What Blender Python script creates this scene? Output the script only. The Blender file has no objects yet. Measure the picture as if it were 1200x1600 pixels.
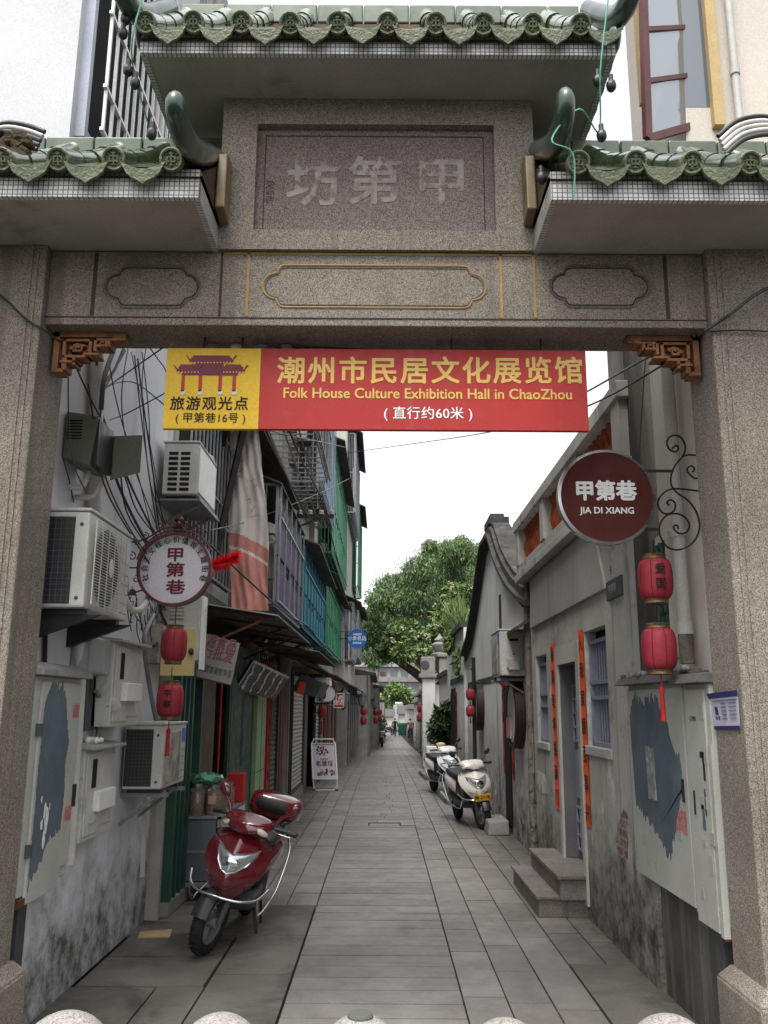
import bpy, bmesh, math, random
import numpy as np
from mathutils import Vector as V, Matrix
rng = random.Random(11)
S = bpy.context.scene
COL = S.collection
PI = math.pi
# ------------------------------------------------------------------ camera
F_PX, CAM_H, PITCH, ROLL = 1366.0, 1.65, math.radians(12.6), math.radians(0.34)
cd = bpy.data.cameras.new("camera")
cam = bpy.data.objects.new("camera", cd)
COL.objects.link(cam)
cd.sensor_fit = 'VERTICAL'
cd.sensor_height = 36.0
cd.sensor_width = 27.0
cd.lens = F_PX / 1600 * 36.0
cd.clip_start, cd.clip_end = 0.1, 2000
cam.matrix_world = Matrix.Translation((0, 0, CAM_H)) @ Matrix.Rotation(PI / 2 + PITCH, 4, 'X') @ Matrix.Rotation(ROLL, 4, 'Z')
S.camera = cam
# ------------------------------------------------------------------ sky, sun, exposure
SUN_EL, SUN_AZ = math.radians(62), math.radians(200)      # azimuth clockwise from +Y (north)
w = bpy.data.worlds.new("World")
S.world = w
w.use_nodes = True
nt = w.node_tree
nt.nodes.clear()
sky = nt.nodes.new('ShaderNodeTexSky')
sky.sky_type = 'NISHITA'
sky.sun_disc = False
sky.sun_elevation, sky.sun_rotation = SUN_EL, SUN_AZ
sky.air_density, sky.dust_density, sky.ozone_density = 1.0, 2.0, 1.0
hs = nt.nodes.new('ShaderNodeHueSaturation')
hs.inputs['Saturation'].default_value = 0.10
bg = nt.nodes.new('ShaderNodeBackground')
bg.inputs['Strength'].default_value = 0.15
wo = nt.nodes.new('ShaderNodeOutputWorld')
nt.links.new(sky.outputs[0], hs.inputs['Color'])
# overcast: brighter overhead than at the horizon
wt = nt.nodes.new('ShaderNodeTexCoord'); wsx = nt.nodes.new('ShaderNodeSeparateXYZ'); wmr = nt.nodes.new('ShaderNodeMapRange'); wmx = nt.nodes.new('ShaderNodeVectorMath')
wmx.operation = 'SCALE'
for k_, q_ in zip(('From Min', 'From Max', 'To Min', 'To Max'), (0.0, 1.0, 0.62, 1.55)): wmr.inputs[k_].default_value = q_
nt.links.new(wt.outputs['Generated'], wsx.inputs[0]); nt.links.new(wsx.outputs[2], wmr.inputs['Value'])
nt.links.new(hs.outputs[0], wmx.inputs[0]); nt.links.new(wmr.outputs[0], wmx.inputs['Scale'])
nt.links.new(wmx.outputs[0], bg.inputs['Color'])
nt.links.new(bg.outputs[0], wo.inputs['Surface'])
ld = bpy.data.lights.new("sun", 'SUN')
ld.energy, ld.angle, ld.color = 1.1, math.radians(30), (1, 0.94, 0.86)
lo = bpy.data.objects.new("sun", ld)
COL.objects.link(lo)
sd = V((math.sin(SUN_AZ) * math.cos(SUN_EL), math.cos(SUN_AZ) * math.cos(SUN_EL), math.sin(SUN_EL)))
lo.rotation_euler = sd.to_track_quat('Z', 'Y').to_euler()
lo.location = (0, 0, 30)
vs = S.view_settings
vs.view_transform, vs.look, vs.exposure, vs.gamma = 'Standard', 'None', 1.2, 1.0
S.cycles.use_denoising = True
S.cycles.max_bounces = 6
# ------------------------------------------------------------------ measuring: a photograph pixel (1200x1600) to a point on a plane
def ray(px, py):
    u, v = (px - 600) / F_PX, (800 - py) / F_PX
    c, s = math.cos(ROLL), math.sin(ROLL)
    u, v = u * c - v * s, u * s + v * c
    return V((u, math.cos(PITCH) - v * math.sin(PITCH), math.sin(PITCH) + v * math.cos(PITCH)))
def RX(px, py, X): d = ray(px, py); return V((0, 0, CAM_H)) + d * (X / d.x)
def RY(px, py, Y): d = ray(px, py); return V((0, 0, CAM_H)) + d * (Y / d.y)
def RZ(px, py, Z=0.0): d = ray(px, py); return V((0, 0, CAM_H)) + d * ((Z - CAM_H) / d.z)
def zg(y):                                                   # the lane falls gently away
    for (a, za), (b, zb) in zip([(-200, 0), (20, 0), (56, -.74), (90, -1.08), (115, -1.22)], [(20, 0), (56, -.74), (90, -1.08), (115, -1.22), (2000, -1.5)]):
        if a <= y <= b: return za + (zb - za) * (y - a) / (b - a)
    return 0
# ------------------------------------------------------------------ materials
def mat(name, col, rough=.6, metal=0.0, var=None, bump=None, dirt=(), mould=None, streak=None, island=0.0, speck=None, coat=0.0, spec=.5, trans=0.0, alpha=1.0, brick=None, wave=None, edge=None):
    m = bpy.data.materials.new(name); m.use_nodes = True
    t = m.node_tree; N = t.nodes; L = t.links
    b = N['Principled BSDF']
    b.inputs['Roughness'].default_value = rough
    b.inputs['Metallic'].default_value = metal
    b.inputs['Specular IOR Level'].default_value = spec if (spec != .5 or rough < .5 or metal > .2) else (.22 if rough >= .7 else .32)
    b.inputs['Coat Weight'].default_value = coat
    b.inputs['Coat Roughness'].default_value = .06
    b.inputs['Transmission Weight'].default_value = trans
    b.inputs['Alpha'].default_value = alpha
    tc = N.new('ShaderNodeTexCoord').outputs['Object']
    def rgb(c):
        n = N.new('ShaderNodeRGB'); n.outputs[0].default_value = (*c, 1); return n.outputs[0]
    def noise(scale, detail=5, rough=.6, vec=None, dist=0):
        n = N.new('ShaderNodeTexNoise'); n.inputs['Scale'].default_value = scale; n.inputs['Detail'].default_value = detail
        n.inputs['Roughness'].default_value = rough; n.inputs['Distortion'].default_value = dist
        L.new(vec or tc, n.inputs['Vector']); return n.outputs['Fac']
    def rng_(x, a, b_, c=0.0, d=1.0):
        n = N.new('ShaderNodeMapRange')
        for k, q in zip(('From Min', 'From Max', 'To Min', 'To Max'), (a, b_, c, d)): n.inputs[k].default_value = q
        L.new(x, n.inputs['Value']); return n.outputs[0]
    def math_(op, a, b_):
        n = N.new('ShaderNodeMath'); n.operation = op
        for i, q in enumerate((a, b_)):
            if isinstance(q, (int, float)): n.inputs[i].default_value = q
            else: L.new(q, n.inputs[i])
        return n.outputs[0]
    def mix(f, a, b_, mode='MIX'):
        n = N.new('ShaderNodeMix'); n.data_type = 'RGBA'; n.blend_type = mode
        for s_, q in ((0, f), (6, a), (7, b_)):
            if isinstance(q, (int, float)): n.inputs[s_].default_value = q
            elif isinstance(q, tuple): n.inputs[s_].default_value = (*q, 1)
            else: L.new(q, n.inputs[s_])
        return n.outputs[2]
    def mapped(sc):
        n = N.new('ShaderNodeMapping'); n.inputs['Scale'].default_value = sc; L.new(tc, n.inputs['Vector']); return n.outputs[0]
    cur = rgb(col)
    h = None
    if brick:      # (mortar colour, plane, width, height, mortar size, offset)
        mc, plane, bw, bh, ms, off = brick
        sp = N.new('ShaderNodeSeparateXYZ'); L.new(tc, sp.inputs[0])
        cb = N.new('ShaderNodeCombineXYZ')
        L.new(sp.outputs['XYZ'.index(plane[0])], cb.inputs[0]); L.new(sp.outputs['XYZ'.index(plane[1])], cb.inputs[1])
        bt = N.new('ShaderNodeTexBrick'); L.new(cb.outputs[0], bt.inputs['Vector'])
        bt.offset = off
        for k, q in (('Scale', 1), ('Brick Width', bw), ('Row Height', bh), ('Mortar Size', ms), ('Mortar Smooth', .1)): bt.inputs[k].default_value = q
        bt.inputs['Color1'].default_value = (*col, 1)
        bt.inputs['Color2'].default_value = (*[c * .82 for c in col], 1)
        bt.inputs['Mortar'].default_value = (*mc, 1)
        cur = bt.outputs['Color']; h = rng_(bt.outputs['Fac'], 0, 1, 1, 0)
    if speck:      # granite grit: (scale, dark colour, light colour)
        sc, dk, lt = speck
        vo = N.new('ShaderNodeTexVoronoi'); vo.inputs['Scale'].default_value = sc; L.new(tc, vo.inputs['Vector'])
        sp = N.new('ShaderNodeSeparateColor'); L.new(vo.outputs['Color'], sp.inputs[0])
        cur = mix(rng_(sp.outputs[0], .62, .70), cur, dk)
        cur = mix(rng_(sp.outputs[1], .66, .74), cur, lt)
        h = sp.outputs[2]
    if var:
        sc, am = var[:2]
        f = rng_(noise(sc, 6, .62), .3, .7, 1 - am, 1 + am * .6)
        g = N.new('ShaderNodeCombineColor')
        for i in range(3): L.new(f, g.inputs[i])
        cur = mix(1.0, cur, g.outputs[0], 'MULTIPLY')
    if island:
        ge = N.new('ShaderNodeNewGeometry')
        f = rng_(ge.outputs['Random Per Island'], 0, 1, 1 - island, 1 + island)
        g = N.new('ShaderNodeCombineColor')
        for i in range(3): L.new(f, g.inputs[i])
        cur = mix(1.0, cur, g.outputs[0], 'MULTIPLY')
    for (dc, sc, a, b_) in dirt:
        cur = mix(rng_(noise(sc, 7, .68, dist=.4), a, b_), cur, dc)
    if streak:     # vertical run-off stains: (colour, low, high, x-scale)
        dc, a, b_, sx = streak
        cur = mix(rng_(noise(1.0, 6, .6, mapped((sx, sx, .22)), .3), a, b_), cur, dc)
    if edge:       # dirt gathered along both sides of the lane: (half width from, to, colour)
        a_, b2_, dc = edge
        sp = N.new('ShaderNodeSeparateXYZ'); L.new(tc, sp.inputs[0])
        xx = math_('ABSOLUTE', sp.outputs[0], 0.0)
        xx = math_('ADD', xx, math_('MULTIPLY', math_('SUBTRACT', noise(1.7, 7, .7), .5), 1.1))
        cur = mix(math_('MULTIPLY', rng_(xx, a_, b2_), rng_(noise(5, 7, .7), .3, .6, .3, 1)), cur, dc)
    if mould:      # damp rising from the ground: (height, colour, softness)
        zt, dc, so = mould
        sp = N.new('ShaderNodeSeparateXYZ'); L.new(tc, sp.inputs[0])
        zz = math_('SUBTRACT', sp.outputs[2], math_('MULTIPLY', math_('SUBTRACT', noise(2.6, 9, .72), .45), 2.2))
        k = rng_(zz, zt - so, zt + so, 1, 0)
        k = math_('MULTIPLY', k, rng_(noise(6, 8, .72), .34, .62, .25, 1))
        cur = mix(k, cur, dc)
    if rough >= .4 and metal < .5 and not trans and alpha == 1:      # fine grain that keeps large faces from looking blank
        g = N.new('ShaderNodeCombineColor'); f = rng_(noise(85, 3, .7), .25, .75, .86, 1.12)
        for i in range(3): L.new(f, g.inputs[i])
        cur = mix(1.0, cur, g.outputs[0], 'MULTIPLY')
    L.new(cur, b.inputs['Base Color'])
    if wave or bump or h is not None:
        bn = N.new('ShaderNodeBump'); bn.inputs['Distance'].default_value = .01
        if bump:
            sc, st = bump
            hh = noise(sc, 6, .6)
            if h is not None: hh = math_('ADD', hh, h)
            bn.inputs['Strength'].default_value = st
        else:
            hh = h; bn.inputs['Strength'].default_value = .5
        L.new(hh, bn.inputs['Height']); L.new(bn.outputs[0], b.inputs['Normal'])
    if var and rough > .15:
        L.new(rng_(noise(9, 4), .3, .7, max(0, rough - .12), min(1, rough + .12)), b.inputs['Roughness'])
    return m
K = (.02, .022, .02)
MT = dict(
 granite=mat('washed_granite', (.225, .196, .162), .85, var=(1.3, .25), bump=(160, .5), speck=(260, (.115, .097, .079), (.35, .312, .265)), dirt=[((.105, .088, .070), 1.1, .56, .8), ((.28, .25, .21), .7, .60, .8)], streak=((.125, .106, .086), .54, .76, 6)),
 plaque=mat('pink_granite', (.150, .122, .112), .7, var=(2, .12), speck=(260, (.09, .075, .072), (.27, .23, .22))),
 carve=mat('worn_carved_letter', (.30, .272, .255), .9, var=(14, .3), dirt=[((.16, .132, .122), 13, .50, .60)], bump=(60, .5)),
 soffit=mat('soffit_plaster', (.37, .35, .315), .9, var=(1.4, .25), dirt=[((.16, .145, .12), 1.6, .58, .75)], bump=(20, .2)),
 mosaicX=mat('mosaic_tile_front', (.62, .62, .60), .35, brick=((.10, .10, .095), 'XZ', .0235, .0235, .0026, 0), dirt=[((.25, .24, .21), 3, .55, .75)]),
 mosaicY=mat('mosaic_tile_side', (.55, .55, .53), .35, brick=((.10, .10, .095), 'YZ', .0235, .0235, .0026, 0), dirt=[((.2, .19, .17), 3, .5, .7)]),
 glaze=mat('green_glaze', (.055, .085, .040), .2, island=.35, var=(7, .5), coat=.7, dirt=[((.085, .08, .055), 6, .58, .72)], bump=(14, .25)),
 glazeL=mat('pale_green_glaze', (.125, .145, .075), .35, var=(5, .45), dirt=[((.11, .10, .07), 7, .52, .68)], bump=(55, .9)),
 glazeR=mat('ridge_green_glaze', (.078, .108, .062), .28, var=(5, .3), island=.2, coat=.4, dirt=[((.09, .085, .055), 5, .6, .75)]),
 glazeD=mat('dark_green_glaze', (.014, .040, .026), .42, var=(5, .4), coat=.6),
 yellowT=mat('ochre_glaze', (.17, .12, .05), .4, var=(6, .3), dirt=[((.08, .065, .04), 5, .5, .66)]),
 debris=mat('leaf_debris', (.07, .05, .03), .95, var=(15, .5), bump=(40, 1)),
 yline=mat('ochre_joint', (.33, .215, .085), .8, var=(12, .2)),
 dline=mat('dark_joint', (.055, .047, .04), .9),
 ochre=mat('carved_ochre_wood', (.25, .115, .055), .7, var=(12, .4), bump=(40, .5), dirt=[((.10, .05, .03), 9, .55, .68)]),
 banY=mat('banner_yellow', (.60, .38, .025), .5, spec=.25, var=(3, .08), dirt=[((.4, .28, .06), 8, .66, .8)]),
 banR=mat('banner_red', (.36, .020, .017), .45, spec=.3, streak=((.30, .05, .05), .58, .8, 9), var=(2, .12), dirt=[((.30, .05, .05), 6, .62, .8)]),
 gold=mat('gold_lettering', (.62, .40, .08), .45, var=(20, .1)),
 white=mat('white_paint', (.72, .72, .70), .45, var=(6, .08)),
 offw=mat('offwhite_enamel', (.47, .47, .44), .45, var=(3, .18), dirt=[((.24, .22, .18), 4, .58, .74)]),
 offw2=mat('grey_enamel', (.33, .34, .32), .5, var=(3, .22), dirt=[((.14, .12, .09), 4, .57, .72), ((.16, .06, .03), 9, .68, .75)]),
 cabin=mat('worn_cabinet_paint', (.38, .385, .35), .55, var=(2.2, .14), dirt=[((.26, .26, .22), 5, .58, .72), ((.17, .08, .04), 11, .70, .76)], streak=((.24, .23, .2), .6, .75, 8)),
 bluep=mat('blue_grey_overpaint', (.092, .120, .140), .6, var=(3, .35), dirt=[((.30, .31, .31), 8, .71, .74)]),
 black=mat('black_plastic', (.018, .018, .02), .45, var=(10, .2)),
 blackm=mat('black_iron', (.02, .019, .02), .5, var=(9, .3)),
 rubber=mat('tyre_rubber', (.022, .022, .022), .85, var=(20, .3), bump=(60, .4)),
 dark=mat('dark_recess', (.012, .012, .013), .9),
 dgrey=mat('dark_grey_metal', (.06, .062, .066), .55, var=(4, .25)),
 grey=mat('grey_metal', (.20, .205, .21), .5, metal=.3, var=(5, .25)),
 steel=mat('bare_steel', (.45, .45, .45), .3, metal=.9, var=(7, .2)),
 chrome=mat('chrome', (.75, .75, .75), .12, metal=1.0),
 rust=mat('rusty_iron', (.10, .04, .022), .85, var=(9, .5)),
 pvc=mat('pale_pipe', (.52, .51, .48), .5, var=(4, .15), streak=((.2, .18, .15), .62, .8, 20)),
 pvcD=mat('stained_pipe', (.20, .17, .14), .7, var=(8, .5), dirt=[((.05, .04, .03), 8, .5, .62)]),
 iron_r=mat('maroon_iron', (.10, .022, .020), .45, var=(8, .3)),
 signW=mat('sign_face_white', (.60, .58, .64), .4, var=(2, .06)),
 signB=mat('sign_face_brown', (.070, .011, .007), .6, spec=.2, var=(3, .12)),
 maroon=mat('maroon_lettering', (.14, .015, .03), .5),
 lant=mat('lantern_cloth', (.27, .022, .036), .6, var=(16, .2), bump=(120, .2), dirt=[((.22, .04, .04), 6, .58, .75)]),
 lantG=mat('lantern_gilt', (.14, .085, .03), .5, var=(30, .7), metal=.3),
 red=mat('red_cloth', (.36, .02, .018), .7, var=(20, .3)),
 couplet=mat('orange_red_paper', (.78, .105, .022), .75, var=(9, .25), dirt=[((.35, .10, .05), 9, .66, .78)]),
 couplet2=mat('red_paper', (.48, .025, .025), .75, var=(7, .2)),
 ink=mat('black_ink', (.015, .013, .012), .7),
 redink=mat('faded_red_ink', (.50, .10, .11), .8),
 wallA=mat('bluish_white_render', (.60, .605, .625), .85, var=(.8, .10), bump=(25, .15), mould=(.40, (.075, .075, .062), .32), streak=((.36, .36, .37), .60, .80, 3), dirt=[((.30, .30, .31), 1.6, .66, .82)]),
 cream=mat('cream_render', (.60, .55, .49), .85, var=(.9, .12), bump=(25, .15), streak=((.33, .28, .23), .62, .85, 3), mould=(.4, (.05, .05, .04), .5)),
 greyW=mat('grey_render', (.37, .36, .335), .9, var=(1.1, .28), bump=(22, .35), mould=(.48, (.033, .034, .027), .30), streak=((.16, .155, .14), .56, .74, 4), dirt=[((.54, .53, .50), 1.5, .58, .66), ((.14, .135, .12), 1.9, .58, .70), ((.20, .195, .18), 6, .62, .70)]),
 greyP=mat('grey_panel_render', (.31, .30, .285), .9, var=(1.0, .22), bump=(22, .3), streak=((.12, .12, .115), .53, .72, 5)),
 greyT=mat('pale_grey_trim', (.40, .385, .355), .9, var=(2, .25), bump=(25, .3), streak=((.10, .10, .09), .55, .72, 5)),
 oldW=mat('old_lime_wash', (.62, .615, .60), .9, var=(.8, .18), bump=(18, .3), streak=((.06, .06, .055), .60, .72, 2.2), mould=(.8, (.05, .05, .04), .8)),
 oldD=mat('blackened_coping', (.062, .06, .058), .95, var=(3, .5), bump=(18, .8), dirt=[((.16, .155, .14), 5, .6, .72)]),
 tile=mat('grey_roof_tile', (.11, .105, .10), .9, var=(4, .45), bump=(25, .6), dirt=[((.035, .033, .03), 4, .5, .66)]),
 terra=mat('orange_terracotta', (.36, .095, .035), .7, var=(8, .4), dirt=[((.12, .05, .03), 7, .55, .7)]),
 concr=mat('concrete', (.25, .245, .23), .9, var=(2.2, .28), bump=(30, .4), dirt=[((.10, .095, .085), 2.5, .56, .7)]),
 concrD=mat('dark_concrete', (.12, .118, .11), .92, var=(1.6, .35), bump=(26, .4), dirt=[((.045, .042, .038), 1.7, .52, .68)]),
 slab=mat('granite_slab', (.205, .193, .184), .42, var=(3.0, .25), bump=(55, .4), island=.16, edge=(1.05, 1.75, (.075, .07, .062)), dirt=[((.118, .108, .100), 1.1, .48, .70), ((.27, .26, .245), .8, .62, .78), ((.05, .048, .046), 6, .7, .78)]),
 apron=mat('worn_apron_concrete', (.125, .118, .104), .6, var=(1.5, .35), bump=(45, .35), island=.12, dirt=[((.055, .052, .048), 1.2, .48, .62), ((.30, .30, .28), 30, .78, .81)]),
 joint=mat('dark_joint_soil', (.035, .034, .032), .95, var=(3, .3)),
 stepst=mat('brown_granite_step', (.165, .15, .138), .6, var=(3, .3), speck=(220, (.10, .088, .08), (.23, .21, .195))),
 bollard=mat('bush_hammered_stone', (.34, .325, .30), .8, var=(3, .15), bump=(60, .5), speck=(170, (.21, .20, .18), (.42, .405, .375)), dirt=[((.17, .155, .13), 3, .54, .74)]),
 purple=mat('purple_sheet', (.13, .105, .17), .5, var=(3, .25), streak=((.20, .18, .22), .58, .75, 4)),
 teal=mat('teal_sheet', (.030, .20, .27), .5, var=(3, .25), streak=((.10, .22, .26), .6, .78, 4)),
 green=mat('green_sheet', (.055, .24, .13), .5, var=(3, .25), streak=((.12, .25, .18), .6, .78, 4)),
 blue=mat('pale_blue_sheet', (.19, .34, .45), .5, var=(3, .2), streak=((.25, .33, .38), .6, .78, 4)),
 lilac=mat('lilac_sheet', (.25, .23, .30), .5, var=(3, .2), streak=((.14, .12, .15), .6, .78, 4)),
 greenL=mat('pale_green_sheet', (.22, .42, .32), .5, var=(3, .2)),
 cageM=mat('galvanised_bar', (.30, .31, .33), .5, metal=.3, var=(8, .3)),
 awn=mat('sooty_awning', (.085, .081, .074), .8, var=(3, .5), streak=((.12, .115, .10), .6, .75, 5)),
 awnL=mat('grey_corrugated', (.15, .15, .14), .7, var=(3, .4), streak=((.06, .055, .05), .5, .7, 5)),
 shut=mat('grey_shutter', (.33, .325, .30), .5, var=(3, .2), dirt=[((.18, .17, .15), 3, .56, .72)]),
 gdoor=mat('bottle_green_paint', (.010, .040, .030), .45, var=(4, .35), dirt=[((.10, .11, .10), 9, .66, .74)]),
 gpost=mat('green_post_paint', (.014, .062, .044), .45, var=(4, .3)),
 lgreen=mat('pistachio_paint', (.27, .42, .22), .5, var=(4, .15)),
 wood=mat('weathered_wood', (.13, .105, .08), .8, var=(5, .35), streak=((.06, .05, .04), .5, .7, 9)),
 greydoor=mat('slate_door_paint', (.115, .117, .125), .5, var=(4, .2), dirt=[((.2, .2, .2), 9, .68, .75)]),
 bars=mat('lavender_bar_paint', (.20, .205, .27), .5, var=(9, .15)),
 clothW=mat('faded_sheet_cloth', (.78, .72, .68), .9, var=(4, .15), streak=((.48, .40, .36), .58, .78, 6)),
 clothP=mat('coral_sheet_cloth', (.66, .30, .25), .9, var=(4, .25), streak=((.36, .18, .15), .62, .74, 7)),
 redpaint=mat('red_lacquer', (.105, .004, .009), .22, coat=1.0, var=(3, .06)),
 pearl=mat('pearl_lacquer', (.60, .58, .52), .25, coat=1.0, var=(3, .05)),
 whitel=mat('white_lacquer', (.68, .69, .72), .25, coat=1.0, var=(3, .05)),
 silverl=mat('silver_lacquer', (.25, .26, .27), .25, coat=1.0, metal=.4),
 seat=mat('seat_vinyl', (.020, .020, .022), .5, bump=(80, .15)),
 lens=mat('headlight_lens', (.55, .57, .6), .08, metal=.75, coat=1.0, bump=(30, .35)),
 amber=mat('pale_indicator_lens', (.55, .5, .42), .12, coat=1.0),
 plateY=mat('yellow_plate', (.60, .32, .02), .4),
 glass=mat('window_glass', (.10, .12, .14), .06, spec=.8, coat=.5),
 glassL=mat('sky_glass', (.35, .37, .40), .05, metal=.6),
 jar=mat('jar_glass', (.8, .85, .82), .05, trans=.9),
 food=mat('pickled_snack', (.30, .14, .03), .7, var=(50, .8)),
 brown=mat('brown_window_frame', (.115, .045, .045), .5, var=(7, .2)),
 ysur=mat('yellow_window_surround', (.50, .37, .19), .8, var=(4, .15)),
 bsur=mat('blue_grey_surround', (.48, .51, .58), .8, var=(4, .15)),
 lattice=mat('green_lattice', (.045, .10, .075), .6, var=(9, .3)),
 ybox=mat('yellow_enamel', (.50, .40, .17), .45, var=(3, .12), dirt=[((.28, .22, .1), 4, .6, .75)]),
 clear=mat('cloudy_plastic', (.40, .42, .42), .3, alpha=.55),
 bluesign=mat('blue_sign_face', (.02, .13, .42), .35),
 paperB=mat('lilac_paper', (.52, .51, .60), .6, var=(5, .08)),
 navy=mat('navy_ink', (.03, .03, .12), .6),
 olive=mat('olive_enamel', (.13, .135, .11), .5, var=(4, .2)),
 bark=mat('bark', (.075, .06, .045), .95, var=(6, .4), bump=(14, 1)),
 barkL=mat('pale_bark', (.22, .20, .17), .95, var=(6, .3), bump=(14, 1)),
 leaf=mat('leaf_mid', (.085, .15, .055), .55, island=.55),
 leafL=mat('leaf_light', (.15, .215, .065), .55, island=.4),
 leafD=mat('leaf_dark', (.035, .070, .030), .6, island=.5),
 flower=mat('cream_flower', (.52, .52, .36), .7),
 skin=mat('skin', (.42, .26, .19), .6),
 hair=mat('black_hair', (.012, .010, .010), .6),
 clothB=mat('black_clothes', (.018, .018, .022), .85),
 clothM=mat('brown_shirt', (.09, .045, .04), .85),
 brickM=mat('exposed_brick', (.20, .105, .075), .9, dirt=[((.26, .24, .21), 14, .5, .6), ((.09, .08, .07), 9, .6, .7)], brick=((.26, .24, .21), 'YZ', .2, .065, .01, .5), var=(6, .3)),
 aptW=mat('far_block_wall', (.36, .35, .33), .9, var=(.3, .2)),
 maroonC=mat('dark_red_seam', (.13, .012, .02), .7),
 redwood=mat('red_brown_door_boards', (.20, .105, .085), .7, var=(4, .3), streak=((.09, .05, .04), .5, .7, 8)),
 rimG=mat('granite_rim', (.135, .115, .094), .85, speck=(260, (.085, .072, .058), (.2, .175, .15)), bump=(160, .4)),
 feather=mat('red_feather', (.75, .015, .02), .8),
 iron_d=mat('dark_lacquered_rim', (.035, .018, .016), .5, var=(6, .3)),
 pinkw=mat('pink_paint', (.45, .25, .26), .6),
)
# ------------------------------------------------------------------ mesh building
ORIG = {}
def root_(o): return o
class MB:
    def __init__(s): s.v, s.f, s.mi, s.m, s.cut = [], [], [], 0, []
    def add(s, vs, fs):
        o = len(s.v); s.cut.append((o, len(s.f))); s.v += [V(p) for p in vs]
        for f in fs: s.f.append([i + o for i in f]); s.mi.append(s.m)
        return s
    def box(s, a, b, rot=None, piv=None):
        x0, y0, z0 = a; x1, y1, z1 = b
        P = [V(p) for p in ((x0, y0, z0), (x1, y0, z0), (x1, y1, z0), (x0, y1, z0), (x0, y0, z1), (x1, y0, z1), (x1, y1, z1), (x0, y1, z1))]
        if rot is not None:
            c = V(piv) if piv is not None else (V(a) + V(b)) / 2
            P = [c + rot @ (p - c) for p in P]
        return s.hexa(P)
    def hexa(s, P): return s.add(P, [(0, 3, 2, 1), (4, 5, 6, 7), (0, 1, 5, 4), (1, 2, 6, 5), (2, 3, 7, 6), (3, 0, 4, 7)])
    def bar(s, a, b, wx, wz=None, up=(0, 0, 1)):
        a, b = V(a), V(b); d = (b - a); 
        if d.length < 1e-6: return s
        d.normalize(); up = V(up)
        if abs(d.dot(up)) > .99: up = V((1, 0, 0)) if abs(d.x) < .9 else V((0, 1, 0))
        r = d.cross(up).normalized(); q = r.cross(d)
        wz = wx if wz is None else wz
        r, q = r * wx / 2, q * wz / 2
        return s.hexa([a - r - q, a + r - q, a + r + q, a - r + q, b - r - q, b + r - q, b + r + q, b - r + q])
    def tube(s, pts, r, n=6, closed=False, flat=None):
        pts = [V(p) for p in pts]; k = len(pts)
        rs = r if isinstance(r, (list, tuple)) else [r] * k
        vs, fs = [], []; up = None
        for i, p in enumerate(pts):
            if closed: d = pts[(i + 1) % k] - pts[i - 1]
            else: d = pts[min(i + 1, k - 1)] - pts[max(i - 1, 0)]
            d = d.normalized() if d.length > 1e-9 else V((0, 0, 1))
            if up is None: up = V((0, 0, 1)) if abs(d.z) < .9 else V((1, 0, 0))
            a = d.cross(up)
            if a.length < 1e-6: a = d.orthogonal()
            a.normalize(); b = a.cross(d); up = b
            for j in range(n):
                t = 2 * PI * j / n
                vs.append(p + (a * math.cos(t) * (flat or 1) + b * math.sin(t)) * rs[i])
        for i in range(k if closed else k - 1):
            for j in range(n):
                i2 = (i + 1) % k
                fs.append((i * n + j, i * n + (j + 1) % n, i2 * n + (j + 1) % n, i2 * n + j))
        if not closed: fs.append(tuple(range(n))); fs.append(tuple((k - 1) * n + j for j in reversed(range(n))))
        return s.add(vs, fs)
    def cyl(s, a, b, r, r2=None, n=16): return s.tube([a, b], [r, r if r2 is None else r2], n)
    def lathe(s, prof, c=(0, 0, 0), n=20, ax='Z', M=None):
        vs, fs = [], []; c = V(c)
        for (r, z) in prof:
            for j in range(n):
                t = 2 * PI * j / n; p = V((r * math.cos(t), r * math.sin(t), z))
                if ax == 'Y': p = V((p.x, -p.z, p.y))
                if ax == 'X': p = V((p.z, p.x, p.y))
                if M is not None: p = M @ p
                vs.append(c + p)
        k = len(prof)
        for i in range(k - 1):
            for j in range(n): fs.append((i * n + j, i * n + (j + 1) % n, (i + 1) * n + (j + 1) % n, (i + 1) * n + j))
        if prof[0] == prof[-1]: return s.add(vs, fs)
        if prof[0][0] > 1e-6: fs.append(tuple(reversed(range(n))))
        if prof[-1][0] > 1e-6: fs.append(tuple((k - 1) * n + j for j in range(n)))
        return s.add(vs, fs)
    def ell(s, c, r, n=16, m=10, M=None):
        pr = [(max(1e-4, math.sin(PI * i / m)), -math.cos(PI * i / m)) for i in range(m + 1)]
        D = Matrix.Diagonal(V(r)); D = D if M is None else M @ D
        return s.lathe(pr, c, n, M=D)
    def prism(s, pts, O, u, v, d):
        O, u, v, d = V(O), V(u), V(v), V(d); n = len(pts)
        A = [O + u * a + v * b for a, b in pts]
        return s.add(A + [p + d for p in A], [tuple(range(n)), tuple(range(2 * n - 1, n - 1, -1))] + [(i, i + n, (i + 1) % n + n, (i + 1) % n) for i in range(n)])
    def loft(s, rings, caps=True):
        n = len(rings[0]); vs = [p for r in rings for p in r]; fs = []
        for i in range(len(rings) - 1):
            for j in range(n): fs.append((i * n + j, i * n + (j + 1) % n, (i + 1) * n + (j + 1) % n, (i + 1) * n + j))
        if caps: fs += [tuple(reversed(range(n))), tuple((len(rings) - 1) * n + j for j in range(n))]
        return s.add(vs, fs)
    def grid(s, rows, thick=None):
        n = len(rows[0]); vs = [V(p) for r in rows for p in r]; fs = []
        for i in range(len(rows) - 1):
            for j in range(n - 1): fs.append((i * n + j, i * n + j + 1, (i + 1) * n + j + 1, (i + 1) * n + j))
        return s.add(vs, fs)
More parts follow.
